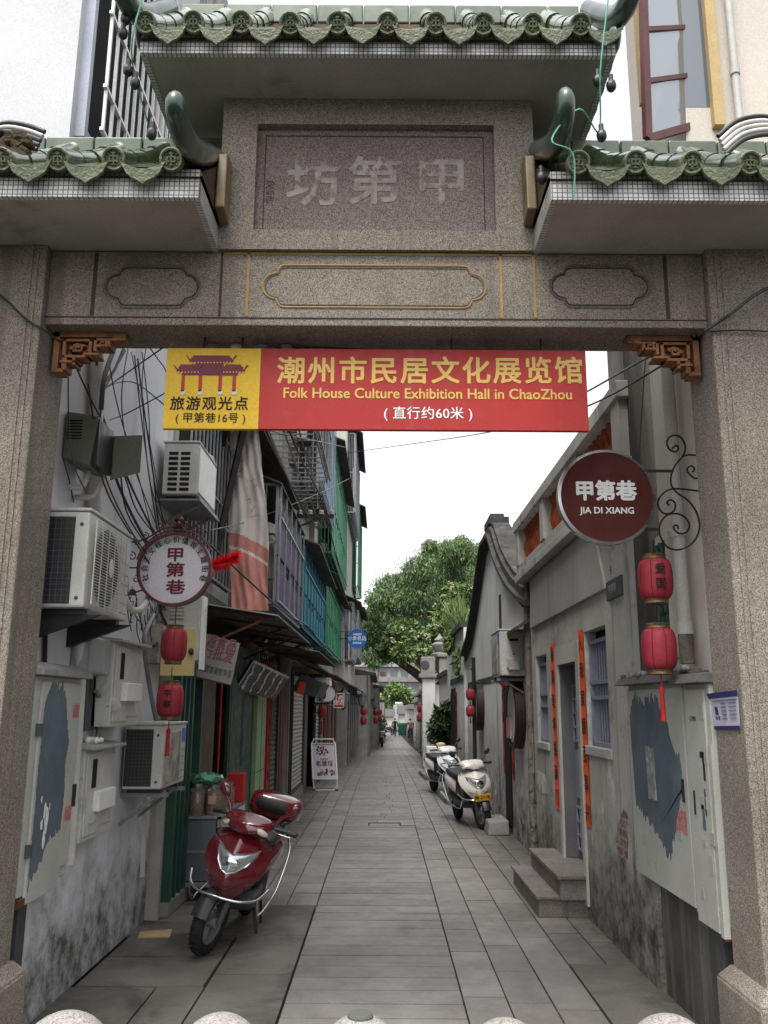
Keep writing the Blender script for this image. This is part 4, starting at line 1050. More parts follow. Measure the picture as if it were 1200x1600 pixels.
# ================================================================== LEFT SIDE: row of shop houses
def wall_box(mb, x0, x1, y0, y1, z0, z1): mb.box((x0, y0, z0), (x1, y1, z1))
def cage(house, y0, y1, z0, z1, xw, xo, panel, frame='cageM', solid=.72, bars_end=True, awning=True, nb=8, depth_floor=True, gap_row=True, label=None, awn=.28):
    """a window cage hung on the wall: sheet panel outside, bars above and at the ends, bars below"""
    zp = z0 + (z1 - z0) * solid
    m = MB(); t = .028
    for y in (y0, y1):
        for x in (xw, xo): m.bar((x, y, z0), (x, y, z1), t)
        for z in (z0, z1, (z0 + z1) / 2): m.bar((xw, y, z), (xo, y, z), t)
    for z in (z0, zp, z1): m.bar((xo, y0, z), (xo, y1, z), t)
    n = max(3, int((y1 - y0) / .17))
    for k in range(n + 1): y = y0 + (y1 - y0) * k / n; m.bar((xo, y, zp), (xo, y, z1), .014)
    if bars_end:
        for k in range(1, 4): x = xw + (xo - xw) * k / 4; m.bar((x, y0, z0), (x, y0, z1), .014)
    fr = m.build('window_cage', frame, house, label=label)
    m = MB(); m.corr((xo + .012, y0, z0), Z, Y, X, zp - z0, y1 - y0, max(4, int((y1 - y0) / .16)), .018); m.build('sheet_panel', panel, fr)
    m = MB(); nv = max(3, int((y1 - y0) / .62))
    for k in range(nv + 1): y = y0 + (y1 - y0) * k / nv; m.bar((xo + .045, y, z0), (xo + .045, y, z1), .022)
    for z in (z0 + .02, zp): m.bar((xo + .05, y0, z), (xo + .05, y1, z), .022)
    for k in range(n): y = y0 + (y1 - y0) * k / n; m.bar((xo, y, zp + (z1 - zp) * (.2 + .5 * (k % 2))), (xo, y + (y1 - y0) / n, zp + (z1 - zp) * (.7 - .5 * (k % 2))), .012)
    m.build('stiffening_bars', frame, fr)
    if gap_row:
        m = MB(); n2 = max(3, int((y1 - y0) / .32))
        for k in range(n2):
            if k % 3 != 1: y = y0 + (y1 - y0) * (k + .3) / n2; zz = z0 + (zp - z0) * .42; m.box((xo + .028, y, zz), (xo + .034, y + .16, zz + .09))
        m.bar((xo + .03, y0, z0 + (zp - z0) * .42 + .13), (xo + .03, y1, z0 + (zp - z0) * .42 + .13), .02)
        m.build('vent_slots', 'dark', fr)
    m = MB(); nb = max(4, int((y1 - y0) / .3))
    for k in range(nb + 1): y = y0 + (y1 - y0) * k / nb; m.bar((xw, y, z0 - .012), (xo, y, z0 - .012), .02)
    for k in range(5): x = xw + (xo - xw) * k / 4; m.bar((x, y0, z0 - .03), (x, y1, z0 - .03), .022)
    m.build('floor_grid', frame, fr)
    if awning:
        m = MB(); m.hexa([V(q) for q in ((xw, y0 - .1, z1 + .22), (xo + awn, y0 - .1, z1 - .02), (xo + awn, y1 + .1, z1 - .02), (xw, y1 + .1, z1 + .22), (xw, y0 - .1, z1 + .245), (xo + awn, y0 - .1, z1 + .005), (xo + awn, y1 + .1, z1 + .005), (xw, y1 + .1, z1 + .245))])
        m.build('awning', 'awn', fr)
    return fr
def clutter(house, y0, y1, z, x0, x1, seed):
    r = random.Random(seed); m = MB()
    for k in range(int((y1 - y0) / .5)):
        y = r.uniform(y0 + .1, y1 - .3); x = r.uniform(x0, x1 - .1); h = r.uniform(.12, .4); m.m = r.randrange(4); m.box((x, y, z + .01), (x + r.uniform(.1, .2), y + r.uniform(.15, .35), z + h))
    m.build('stored_clutter', ['wood', 'awnL', 'clothW', 'dgrey'], house)
def shutter(house, x, y0, y1, z0, z1, mm='shut', name='roller_shutter'):
    m = MB(); m.corr((x, y0, z0 + .06), Y, Z, X, y1 - y0, z1 - z0 - .06, int((z1 - z0) / .075), .009); s = m.build(name, mm, house)
    m = MB()
    for y in (y0 - .04, y1): m.box((x - .02, y, z0), (x + .04, y + .04, z1))
    m.box((x - .03, y0, z0), (x + .03, y1, z0 + .05)); m.build('guide_rail', 'dgrey', s)
    return s
# ---- house B: green shop and shuttered neighbour
B = -1.72
hB = thing('shop_house', 'shop house with a bottle green shop front, pistachio panel and purple window cage', 'shop house', (-4, 10, 0))
m = MB(); m.box((-8, 7.43, 2.75), (B - .12, 15.3, 9.6)); m.box((-8, 7.43, 0), (B - 1.6, 15.3, 2.75)); m.box((B - 1.6, 7.43, 0), (B - .05, 7.5, 2.75)); m.box((B - 1.6, 12.85, 0), (B, 13.1, 2.75)); m.box((B - 1.6, 15.22, 0), (B, 15.3, 2.75))
m.build('wall', 'greyT', hB)
m = MB(); m.box((B - 1.6, 7.5, .0), (B + .02, 15.22, .12)); m.build('threshold', 'concr', hB, bevel=.01)
m = MB()
for y, w_ in ((7.5, .08), (7.68, .05), (7.86, .05), (8.02, .06), (8.42, .06)): m.box((B - .06, y, .12), (B + .02, y + w_, 2.72))
for z in (1.0, 1.9, 2.6): m.box((B - .05, 7.5, z), (B, 8.45, z + .05))
m.box((B - .05, 7.5, 2.6), (B + .03, 12.85, 2.72))
m.build('green_post', 'gpost', hB)
m = MB(); m.box((B - .055, 7.58, .12), (B - .05, 8.02, 2.6)); m.build('dark_panel', 'gdoor', hB)
m = MB(); m.box((B - .05, 8.5, .9), (B - .03, 9.35, 2.2)); m.build('grey_board', 'wood', hB)
m = MB(); m.bar((B - .02, 9.6, .2), (B - .02, 9.62, 2.3), .05, .012); m.build('red_pole', 'couplet2', hB)
m = MB(); m.box((B - .03, 10.0, .12), (B + .01, 11.85, 2.35)); dr = m.build('shop_door', 'gdoor', hB, bevel=.004)
m = MB()
for (z0, z1) in ((.2, .85), (.95, 2.2)):
    for a, b in ((10.08, 10.9), (10.98, 11.78)):
        for (p, q, r_, s_) in ((a, b, z0, z0 + .02), (a, b, z1 - .02, z1), (a, a + .02, z0, z1), (b - .02, b, z0, z1)): m.box((B + .01, p, r_), (B + .016, q, s_))
m.build('door_moulding', 'gpost', dr)
m = MB(); m.box((B, 11.9, .12), (B + .06, 12.78, 2.2)); pn = m.build('pistachio_panel', 'lgreen', hB, bevel=.004)
m = MB(); m.box((B, 11.9, 2.205), (B + .05, 12.78, 2.42)); m.build('pattern_block', 'lgreen', pn)
m = MB()
for k in range(4):
    y = 11.95 + k * .2
    for a, b in (((y, 2.23), (y + .18, 2.4)), ((y, 2.4), (y + .18, 2.23))): m.bar((B + .052, a[0], a[1]), (B + .052, b[0], b[1]), .014, .006)
m.build('pattern_lines', 'dark', pn)
m = MB(); m.box((B + .06, 11.92, .8), (B + .064, 12.76, .812)); m.box((B + .06, 12.33, .15), (B + .064, 12.345, 2.18)); m.build('seam', 'dgrey', pn)
shutter(hB, B + .02, 13.42, 14.3, .12, 2.35, 'awnL')
m = MB(); m.box((B - .02, 14.35, .1), (B + .05, 14.6, 2.5)); m.box((B - .02, 14.7, .1), (B + .05, 15.2, 2.5)); m.each('wooden_jamb', 'wood', hB, bevel=.004)
m = MB(); m.box((-1.9, 14.99, .4), (B + .056, 15.1, 2.3)); m.build('red_strip', 'couplet2', hB)
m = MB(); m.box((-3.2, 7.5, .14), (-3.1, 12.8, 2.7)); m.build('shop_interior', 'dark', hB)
# first floor of house B
cage(hB, 10.35, 13.5, 2.86, 4.30, B - .12, -1.30, 'purple', label='purple sheet window cage', awn=.06)
m = MB()                                   # dark barred opening next to the white wall
m.box((B - .118, 7.5, 2.95), (B - .11, 10.2, 5.6)); op = m.build('dark_opening', 'dark', hB)
m = MB()
for k in range(16): y = 7.55 + k * .17; m.bar((B - .02, y, 2.9), (B - .02, y, 5.6), .016)
for z in (2.92, 3.55, 3.75, 4.5, 5.3): m.bar((B - .02, 7.5, z), (B - .02, 10.2, z), .022)
for z in (2.92, 3.55, 3.75, 4.5): m.bar((B - .11, 7.52, z), (B - .02, 7.52, z), .02)
m.build('opening_bars', 'cageM', op)
m = MB(); m.bar((B - .05, 9.0, 3.1), (B + .3, 9.2, 5.4), .06); m.bar((B + .3, 8.3, 4.9), (B - .05, 9.1, 4.4), .05); m.build('slanting_prop', 'blackm', hB)
# long sooty awning and cage floor of the second storey
cage(hB, 8.9, 14.6, 5.45, 7.6, B - .12, -.98, 'awnL', solid=.35, awning=False, gap_row=False, label='grey upper cage with an open bar floor')
m = MB(); m.hexa([V(q) for q in ((B - .12, 8.6, 5.05), (-1.34, 8.6, 4.72), (-1.34, 13.9, 4.72), (B - .12, 13.9, 5.05), (B - .12, 8.6, 5.08), (-1.34, 8.6, 4.75), (-1.34, 13.9, 4.75), (B - .12, 13.9, 5.08))]); m.build('sooty_awning', 'awn', hB)
clutter(hB, 9.2, 14.4, 5.46, B - .1, -1.0, 5)
# faded cloth hanging at the cage
cl = thing('hanging_cloth', 'faded white and coral cloth sheet hanging in folds beside the purple cage', 'cloth', RY(390, 810, 9.4))
rows = []; N = 26
for i in range(133):
    t_ = i / 132; py = 668 + t_ * 286; row = []; N = 52
    xl = 361 - 3 * math.sin(t_ * 3) - (4 if t_ < .12 else 0); xr = 402 + min(t_ * 30, 19) + 2 * math.sin(t_ * 6)
    for k in range(N + 1):
        s_ = k / N; px = xl + (xr - xl) * s_ + 1.0 * math.sin(t_ * 8 + s_ * 3); q = RY(px, py - 12 * s_ * (t_ < .2), 9.4)
        q.y += .025 * math.sin(s_ * 9 + 2.2 * t_ + 1.5 * math.sin(t_ * 5)) * (.5 + .5 * t_) + .008 * math.sin(s_ * 27 - 6 * t_ + 2 * math.sin(t_ * 11)) + .02 * math.sin(t_ * 9 + s_ * 4) + .012 * math.sin(t_ * 23 + s_ * 11)
        row.append(q)
    rows.append(row)
m = MB(); cut = 28
m.grid(rows)
for i_ in range(132):
    for k_ in range(N):
        e_ = i_ / 3 - 25 - 4.5 * (k_ / N) ** 1.6; m.mi[i_ * N + k_] = 1 if (e_ > 0 and not 3.2 < e_ < 4.0) else 0
m.build('cloth_sheet', ['clothW', 'clothP'], cl, smooth=60, fix=False)
m = MB(); r = random.Random(5)
for (px, py, n_) in ((372, 716, 5), (370, 742, 5), (391, 758, 6), (395, 800, 5), (389, 790, 4)):
    for k in range(n_):
        q = RY(px + r.uniform(-5, 5), py + r.uniform(-8, 8), 9.28); a = r.uniform(0, 3); m.bar(q, q + V((math.cos(a) * .06, 0, math.sin(a) * .06)), .012, .002)
m.build('printed_marks', 'redink', cl)
# corrugated awning over the green shop
aw = thing('corrugated_awning', 'grey corrugated awning over the green shop door', 'awning', (-1.5, 10, 2.6))
a, b = RY(329, 942, 8.4), RY(433, 959, 8.4)
u = V((b.x + 1.82, 0, b.z - a.z - .02)); u.normalize()
m = MB(); nrm = V((-u.z, 0, u.x)); m.corr((-1.80, 8.4, a.z), u, Y, nrm, b.x + 1.82, 3.8, 34, .012); m.build('sheet', 'awnL', aw)
m = MB()
for y in (8.45, 9.6, 10.9, 12.1): m.bar((-1.82, y, a.z - .02), (b.x - .02, y, b.z - .03), .03); m.bar((-1.82, y, a.z - .45), (b.x - .1, y, b.z - .04), .025)
for y in (9.0, 10.2, 11.4): m.tube(spiral((-1.35, y, a.z - .12), .01, .08, 0, 9, 22), .005, 4)
m.each('support_frame', 'rust', aw)
sb = thing('shop_sign', 'tilted grey shop sign with faded red characters under the awning', 'sign', RY(340, 1030, 8.2))
P4 = [RY(300, 1055, 8.2), RY(361, 1070, 8.25), RY(375, 1005, 8.4), RY(321, 990, 8.35)]
u = (P4[1] - P4[0]).normalized(); v = (P4[3] - P4[0]); v = (v - u * v.dot(u)).normalized(); n_ = u.cross(v)
m = MB(); m.hexa([p - n_ * .04 for p in P4] + [p for p in P4]); pl = m.build('board', mat('dull_sign_board', (.16, .152, .148), .6, var=(4, .2)), sb)
cc = (P4[0] + P4[1] + P4[2] + P4[3]) / 4
lettering('源食品\n行批发', .135, cc + v * .10, u, v, 'maroon', pl, bold=.002, sx=.72, line=.85)
lettering('烟酒茶米油盐杂货\n粮油副食南北干货', .042, cc - v * .12, u, v, 'ink', pl, line=.85)
kb = thing('shop_sign', 'black tilted sign board with white brushed strokes above the pistachio panel', 'sign', RY(410, 1060, 11))
P4 = [RX(368, 1080, -1.58), RX(432, 1094, -1.62), RX(452, 1058, -1.34), RX(397, 1033, -1.30)]
P4 = [RY(367, 1079, 10.6), RY(430, 1093, 12.2), RY(451, 1059, 12.0), RY(396, 1033, 10.4)]
u = (P4[1] - P4[0]).normalized(); v = (P4[3] - P4[0]); v = (v - u * v.dot(u)).normalized(); n_ = u.cross(v)
m = MB(); m.hexa([p - n_ * .04 for p in P4] + P4); pl = m.build('board', 'black', kb)
m = MB(); r = random.Random(2); W_, H_ = (P4[1] - P4[0]).length, (P4[3] - P4[0]).dot(v)
for k in range(5): 
    x = .15 + (W_ - .2) * k / 4.6; sk = (P4[3] - P4[0]).dot(u) / H_
    p = P4[0] + u * x + n_ * .004; prev = None
    for j in range(13):
        q = p + v * (H_ * (.08 + .86 * j / 12)) + u * (sk * H_ * j / 12 + r.uniform(-.05, .05))
        if prev is not None: m.bar(prev, q, r.uniform(.012, .05), .003, up=n_)
        prev = q
m.build('brushed_strokes', 'white', pl)
m = MB(); m.bar(P4[0] + n_ * .003, P4[3] + n_ * .003, .03, .004, up=n_); m.bar(P4[3] + n_ * .003, P4[2] + n_ * .003, .03, .004, up=n_); m.build('white_edge', 'offw', pl)
cp = thing('paper_couplet', 'red paper couplet beside the pistachio panel', 'couplet', (B + .03, 13.2, 1.2), group=None)
m = MB(); m.box((B + .02, 13.0, .45), (B + .062, 13.3, 2.3)); pp = m.build('paper', 'couplet2', cp)
for i, ch in enumerate('生意兴隆通四海'): lettering(ch, .17, (B + .063, 13.15, 2.15 - i * .245), Y, Z, 'ink', pp, bold=.003)
# hooded signboard with a red paper, facing down the lane
hb_ = thing('shop_sign', 'dark grey slanted shop fascia with a red paper square pasted on it', 'sign', RY(480, 1070, 13))
P4 = [RY(455, 1079, 13), RY(493, 1090, 13.1), RY(505, 1066, 13.1), RY(470, 1053, 13)]
m = MB(); m.hexa(P4 + [p + V((0, 1.6, 0)) for p in P4]); bd_ = m.build('fascia', 'dgrey', hb_, bevel=.01)
m = MB(); c = RY(471, 1075, 12.98); m.box((c.x - .05, 12.97, c.z - .09), (c.x + .05, 12.99, c.z + .09), Matrix.Rotation(.25, 3, 'Y')); m.build('red_paper', 'couplet', bd_)
m = MB(); m.corr((-1.8, 11.9, 2.52), V((.9, 0, -.14)).normalized(), Y, Z, .95, 4.2, 30, .012); m.build('tin_hood', 'awn', hb_)

# ---- house C: grey shutter, teal cage
C_ = -1.58
hC = thing('shop_house', 'shop house with a pale roller shutter under a teal window cage', 'shop house', (-4, 17, 0))
m = MB(); m.box((-8, 15.3, 2.5), (C_ - .1, 19.3, 9.2)); m.box((-8, 15.3, 0), (C_ - .5, 19.3, 2.5)); m.box((C_ - .5, 15.3, 0), (C_ - .02, 15.42, 2.5)); m.build('wall', 'greyT', hC)
m = MB(); m.box((C_ - .5, 15.42, 0), (C_ + .04, 17.8, .17)); m.build('threshold', 'concr', hC, bevel=.01)
shutter(hC, C_, 15.46, 17.7, .17, 2.2)
m = MB(); m.box((C_ - .5, 17.75, 0), (C_ + .05, 18.3, 2.3)); m.build('pier', 'wood', hC, bevel=.01)
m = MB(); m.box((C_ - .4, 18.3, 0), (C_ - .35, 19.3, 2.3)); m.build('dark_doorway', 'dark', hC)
m = MB(); m.hexa([V(q) for q in ((C_ - .2, 15.2, 2.55), (C_ + .42, 15.2, 2.36), (C_ + .42, 19.2, 2.36), (C_ - .2, 19.2, 2.55), (C_ - .2, 15.2, 2.58), (C_ + .42, 15.2, 2.39), (C_ + .42, 19.2, 2.39), (C_ - .2, 19.2, 2.58))]); m.build('tin_awning', 'awn', hC)
cage(hC, 13.8, 19.0, 2.92, 4.18, C_ - .1, -1.30, 'teal', 'teal', label='teal sheet window cage')
cage(hC, 15.2, 19.2, 5.6, 8.6, C_ - .1, -1.16, 'blue', solid=.9, gap_row=False, label='pale blue upper cage')
clutter(hC, 15.4, 19.0, 5.62, C_ - .1, -1.2, 9)
# ---- house D: several shutters, green cages
D_ = -1.46
hD = thing('shop_house', 'shop house with green window cages on two floors and wooden shop doors', 'shop house', (-4, 23, 0))
m = MB(); m.box((-8, 19.3, 2.4), (D_ - .1, 27.6, 9.4)); m.box((-8, 19.3, -.15), (D_ - .5, 27.6, 2.4)); m.build('wall', 'greyT', hD)
for y0, y1, mm in ((19.4, 20.6, 'offw2'), (20.9, 22.3, 'awnL'), (24.2, 25.6, 'redwood'), (25.8, 27.3, 'redwood')): shutter(hD, D_ - .02, y0, y1, zg(y0) + .05, 2.2, mm, 'shop_shutter')
m = MB()
for y in (20.62, 22.4, 23.3, 24.0, 25.62, 27.35): m.box((D_ - .3, y, -.2), (D_ + .04, y + .22, 2.4))
m.each('brick_pier', 'redwood', hD)
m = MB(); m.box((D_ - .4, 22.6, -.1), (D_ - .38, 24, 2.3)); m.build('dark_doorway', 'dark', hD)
m = MB(); m.box((D_ - .02, 22.42, .1), (D_ + .045, 22.6, 2.0)); m.build('red_strip', 'couplet2', hD)
m = MB(); m.hexa([V(q) for q in ((D_ - .2, 19.2, 2.5), (D_ + .5, 19.2, 2.28), (D_ + .5, 27, 2.28), (D_ - .2, 27, 2.5), (D_ - .2, 19.2, 2.53), (D_ + .5, 19.2, 2.31), (D_ + .5, 27, 2.31), (D_ - .2, 27, 2.53))]); m.build('tin_awning', 'awn', hD)
cage(hD, 19.5, 25.8, 2.95, 4.55, D_ - .1, -1.28, 'green', 'green', solid=.85, label='green first floor cage')
cage(hD, 20.2, 27.2, 5.2, 7.9, D_ - .1, -1.22, 'greenL', 'green', solid=.8, label='pale green second floor cage')
cage(hD, 26.0, 27.5, 3.0, 4.6, D_ - .1, -1.25, 'lilac', label='lilac first floor cage')
clutter(hD, 20.4, 27, 5.22, D_ - .1, -1.25, 12)
m = MB()
for y in (22.4, 25.62): m.box((D_ - .22, y - .014, .5), (D_ - .0, y - .003, 1.95))
m.each('red_paper', 'couplet2', hD)
# ---- house E, F: further along
E_ = -1.12
hE = thing('shop_house', 'tall narrow shop house with a lilac cage, standing before the tree', 'shop house', (-4, 33, 0))
m = MB(); m.box((-8, 27.6, 2.4), (E_ - .1, 38.4, 11.4)); m.box((-8, 27.6, -.6), (E_ - .4, 38.4, 2.4)); m.build('wall', 'greyT', hE)
for y0, y1, mm in ((28, 29.6, 'redwood'), (30.2, 31.6, 'dgrey'), (32.2, 33.8, 'awnL'), (34.6, 36, 'wood')): shutter(hE, E_ - .05, y0, y1, zg(y0) + .05, 2.1, mm, 'shop_shutter')
m = MB()
for y in (27.65, 29.7, 31.8, 34, 36.2, 37.9): m.box((E_ - .3, y, -.6), (E_ + .02, y + .35, 2.4))
m.each('brick_pier', 'concr', hE)
m = MB()
for y in (29.7, 31.8, 36.2): m.box((E_ - .25, y - .014, .4), (E_ - .02, y - .003, 1.8))
m.each('red_paper', 'couplet2', hE)
m = MB(); m.hexa([V(q) for q in ((E_ - .2, 27.4, 2.5), (E_ + .35, 27.4, 2.2), (E_ + .35, 38, 2.2), (E_ - .2, 38, 2.5), (E_ - .2, 27.4, 2.53), (E_ + .35, 27.4, 2.23), (E_ + .35, 38, 2.23), (E_ - .2, 38, 2.53))]); m.build('tin_awning', 'awnL', hE)
cage(hE, 27.7, 30.5, 3.1, 4.9, E_ - .1, -.98, 'lilac', label='lilac first floor cage')
cage(hE, 28.0, 33.0, 7.9, 10.6, E_ - .1, -1.0, 'lilac', solid=.9, gap_row=False, label='lilac upper cage')
cage(hE, 33.4, 37.5, 6.2, 9.3, E_ - .1, -1.0, 'greenL', 'green', solid=.8, gap_row=False, label='pale green upper cage')
cage(hE, 32, 37, 3.4, 5.2, E_ - .1, -.95, 'awnL', label='sooty first floor cage')
F_ = -.95
for (xa, ya, yb_, zt_, lab) in ((F_ + .3, 38.4, 50, 3.0, 'low grey shop house with small tiled eaves left of the walkers'), (-.30, 50, 66, 2.7, 'farther low grey shop house on the left of the lane'), (.08, 66, 90, 2.0, 'low pale house at the far left end of the lane')):
    h = thing('low_house', lab, 'house', (-4, (ya + yb_) / 2, zg(ya)))
    m = MB(); m.box((-8, ya, zg(yb_) - .3), (xa, yb_, zt_)); m.build('wall', 'greyT' if xa < 0 else 'oldW', h)
    m = MB(); m.hexa([V(q) for q in ((-8, ya, zt_), (xa + .35, ya, zt_), (xa + .35, yb_, zt_), (-8, yb_, zt_), (-8, ya, zt_ + 1.6), (xa + .35, ya, zt_ + .1), (xa + .35, yb_, zt_ + .1), (-8, yb_, zt_ + 1.6))]); m.build('roof', 'tile', h)
    y = ya + .6
    k = 0
    while y < yb_ - 1.5:
        m = MB(); m.box((xa - .01, y, zg(y + 1.2)), (xa + .03, y + 1.2, 1.7 + zg(y))); m.build('shop_shutter', ('redwood', 'dgrey', 'couplet2', 'redwood', 'shut')[k % 5], h); y += rng.uniform(1.7, 2.6); k += 1
    m = MB(); y = ya
    while y < yb_: m.box((xa, y, zg(y) - .2), (xa + .09, y + .3, zt_)); y += 3.4
    m.each('pier', 'concr', h)

# ---- A-frame menu board
af = thing('menu_board', 'white A-frame menu board with food pictures standing outside the shops', 'sign board', (-1.16, 18.55, 0))
q = lambda px, py: RY(px, py, 18.5)
a, b, c, d = q(489, 1217), q(527, 1217), q(523, 1162), q(486, 1162)
n_ = V((0, -1, 0)); back = V((0, .03, 0)); tilt = V((0, .14, 0))
m = MB(); m.hexa([a, b, b + back, a + back, d + tilt, c + tilt, c + tilt + back, d + tilt + back]); po = m.build('poster_panel', 'signW', af)
m = MB()
for p, r_ in ((a, d + tilt), (b, c + tilt), (d + tilt, c + tilt), (a, b)): m.bar(p - Y * .008, r_ - Y * .008, .03, .02)
m.bar(q(491, 1234) - Y * .03, a, .022); m.bar(q(526, 1234) - Y * .03, b, .022); m.bar(q(490, 1234) - Y * .03, q(526, 1234) - Y * .03, .025)
m.bar(d + tilt, d + tilt + V((.05, .02, .08)), .02); m.bar(c + tilt, c + tilt + V((-.05, .02, .08)), .02); m.bar(d + tilt + V((.03, .02, .09)), c + tilt + V((-.03, .02, .09)), .03)
e1, e2 = V((a.x + .02, 19.05, .0)), V((b.x - .02, 19.05, 0)); m.bar(d + tilt + back, e1, .022); m.bar(c + tilt + back, e2, .022); m.bar(e1 + Z * .02, e2 + Z * .02, .022)
m.build('frame', 'white', af)
m = MB(); 
for p in (q(491, 1234), q(526, 1234)): m.box((p.x - .03, 18.44, 0.001), (p.x + .03, 18.5, .035))
m.each('rubber_foot', 'black', af)
uu = X; vv = (d + tilt - a).normalized()
def pp_(s_, t_): return a.lerp(b, s_).lerp((d + tilt).lerp(c + tilt, s_), t_) - Y * .004
m = MB(); r = random.Random(4)
for i in range(15):
    an = i * 2.4; rr_ = .028 + .012 * i ** .5 * 1.1; s_, t_ = .42 + .07 * (i ** .5) * math.cos(an) * .95, .78 + .036 * (i ** .5) * math.sin(an)
    m.m = r.randrange(3); m.lathe([(0, .003), (.022, .003), (.022, 0)], pp_(s_, t_), 10, ax='Y')
for i in range(26): m.m = r.choice([0, 3, 3, 4, 1]); m.lathe([(0, .003), (r.uniform(.014, .03), .003), (.01, 0)], pp_(.22 + .6 * r.random(), .1 + .16 * r.random()), 7, ax='Y')
m.m = 4; m.lathe([(0, .004), (.05, .004), (.05, 0)], pp_(.84, .16), 16, ax='Y')
m.build('food_pictures', ['maroon', 'pinkw', 'terra', 'food', 'cream'], po)
lettering('老厝埕', .12, pp_(.5, .42), uu, vv, 'maroon', po, bold=.001)
lettering('潮汕甜汤', .04, pp_(.5, .55), uu, vv, 'ink', po)
# ---- small hanging things along the row
def round_sign(label, px, py, Yp, r_px, face, rim, txt=None, tm='white', sz=.1):
    c = RY(px, py, Yp); R_ = RY(px + r_px, py, Yp).x - c.x
    t = thing('hanging_sign', label, 'sign', c)
    m = MB(); m.lathe([(0, -.03), (R_ * .93, -.03), (R_ * .93, .03), (0, .03)], c, 36, ax='Y'); f = m.build('sign_face', face, t)
    m = MB(); m.lathe([(R_ * .93, -.04), (R_, -.04), (R_, .04), (R_ * .93, .04), (R_ * .93, -.04)], c, 36, ax='Y'); m.build('rim', rim, t, smooth=40)
    m = MB(); m.bar(c + V((-R_, 0, 0)), c + V((-R_ - .35, 0, .0)), .025); m.bar(c + V((-R_ * .7, 0, R_ * .7)), c + V((-R_ - .35, 0, R_ * .7)), .02); m.build('arm', 'blackm', t)
    if txt:
        for i, s_ in enumerate(txt): lettering(s_[0], sz * s_[1], c + V((0, -.03, sz * s_[2])), X, Z, tm, f, bold=.002)
    return t
round_sign('small round white sign in a dark rim above a red lantern on the left', 512, 1084, 17.2, 13, 'signW', 'blackm')
round_sign('round blue shop sign with white characters jutting out before the tree', 558, 998, 25, 15, 'bluesign', 'bluesign', [('中国潮州', .55, 1.0), ('小食名店', 1.15, 0), ('美味传承', .55, -1.1)], sz=.115)
rs2 = thing('shop_sign', 'small square red sign with white characters beyond the round white one', 'sign', RY(529, 1095, 19.6))
a, b = RY(521, 1106, 19.6), RY(538, 1083, 19.6); m = MB(); m.box((a.x, 19.6, a.z), (b.x, 19.66, b.z)); f = m.build('panel', 'banR', rs2)
m = MB()
for (p, q_, r_, s_) in ((a.x, b.x, a.z, a.z + .015), (a.x, b.x, b.z - .015, b.z), (a.x, a.x + .012, a.z, b.z), (b.x - .012, b.x, a.z, b.z)): m.box((p, 19.59, r_), (q_, 19.605, s_))
m.build('white_border', 'white', f); lettering('小吃\n甜汤', .12, RY(529.5, 1094.5, 19.6), X, Z, 'white', f, bold=.002, line=.85)
air_con('small white air conditioner hanging beside the small round white sign', (-1.12, 19.0, RY(517, 1100, 18.7).z), PI / 2, .7, .3, .52, 'slots', 'plain', 'struts')
LG = 'red lanterns hung farther down the lane'
for (px, py, Yp, lab) in ((503, 1083, 16.2, 'small red lantern in front of the small round white sign'), (503, 1112, 16.2, 'small red lantern hanging below the small round white sign'),
    (568, 1111, 31, 'upper lantern of the first far left pair'), (568, 1126, 31, 'lower lantern of the first far left pair'), (587, 1113, 40, 'upper lantern of the second far left pair'), (587, 1126, 40, 'lower lantern of the second far left pair'), (594, 1113, 47, 'upper lantern of the farthest left pair, beside the yellow shrub'), (594, 1123, 47, 'lower lantern of the farthest left pair, beside the yellow shrub'),
    (656, 1107, 29, 'upper lantern of the pair on the white gatehouse pier'), (656, 1122, 29, 'lower lantern of the pair on the white gatehouse pier'), (735, 1085, 15.2, 'upper red lantern of the pair on the right wall above the white scooters'), (735, 1111, 15.2, 'lower red lantern of the pair on the right wall above the white scooters')):
    wv = {16.2: .165, 15.2: .15, 29: .19}.get(Yp, .22)
    c_ = RY(px, py, Yp)
    t = lantern(lab, c_, wv, wv * 1.35, tassel=.28 if py in (1112,) and Yp == 16.2 else (.1 if Yp < 20 else 0), group=LG)
    if lab.startswith('upper') or 'in front' in lab:
        m = MB(); sg = -1 if c_.x < .5 else 1; m.bar((0, 0, wv * .675 + .09), (sg * .55, 0, wv * .675 + .09), .02); m.build('bracket', 'blackm', t)
def post_lamp(label, px, py, Yp):
    c = RY(px, py, Yp); t = thing('street_lamp', label, 'lamp', c)
    m = MB(); m.lathe([(.10, -.16), (.17, .12), (.17, .14), (.10, -.14)], c, 8); m.build('glass_shade', 'grey', t)
    m = MB(); m.lathe([(.19, .14), (.12, .2), (.03, .26), (.02, .32)], c, 8); m.lathe([(.1, -.16), (.05, -.2), (.03, -.24)], c, 8); m.bar(c + Z * .2, c + V((-.4, 0, .2)), .03); m.build('lamp_cap', 'blackm', t)
post_lamp('grey lantern-shaped street lamp past the red square sign', 536, 1094, 22.5)
post_lamp('grey lantern-shaped street lamp above the first far lantern pair', 566, 1095, 30)
post_lamp('grey lantern-shaped street lamp above the second far lantern pair', 585, 1100, 39)
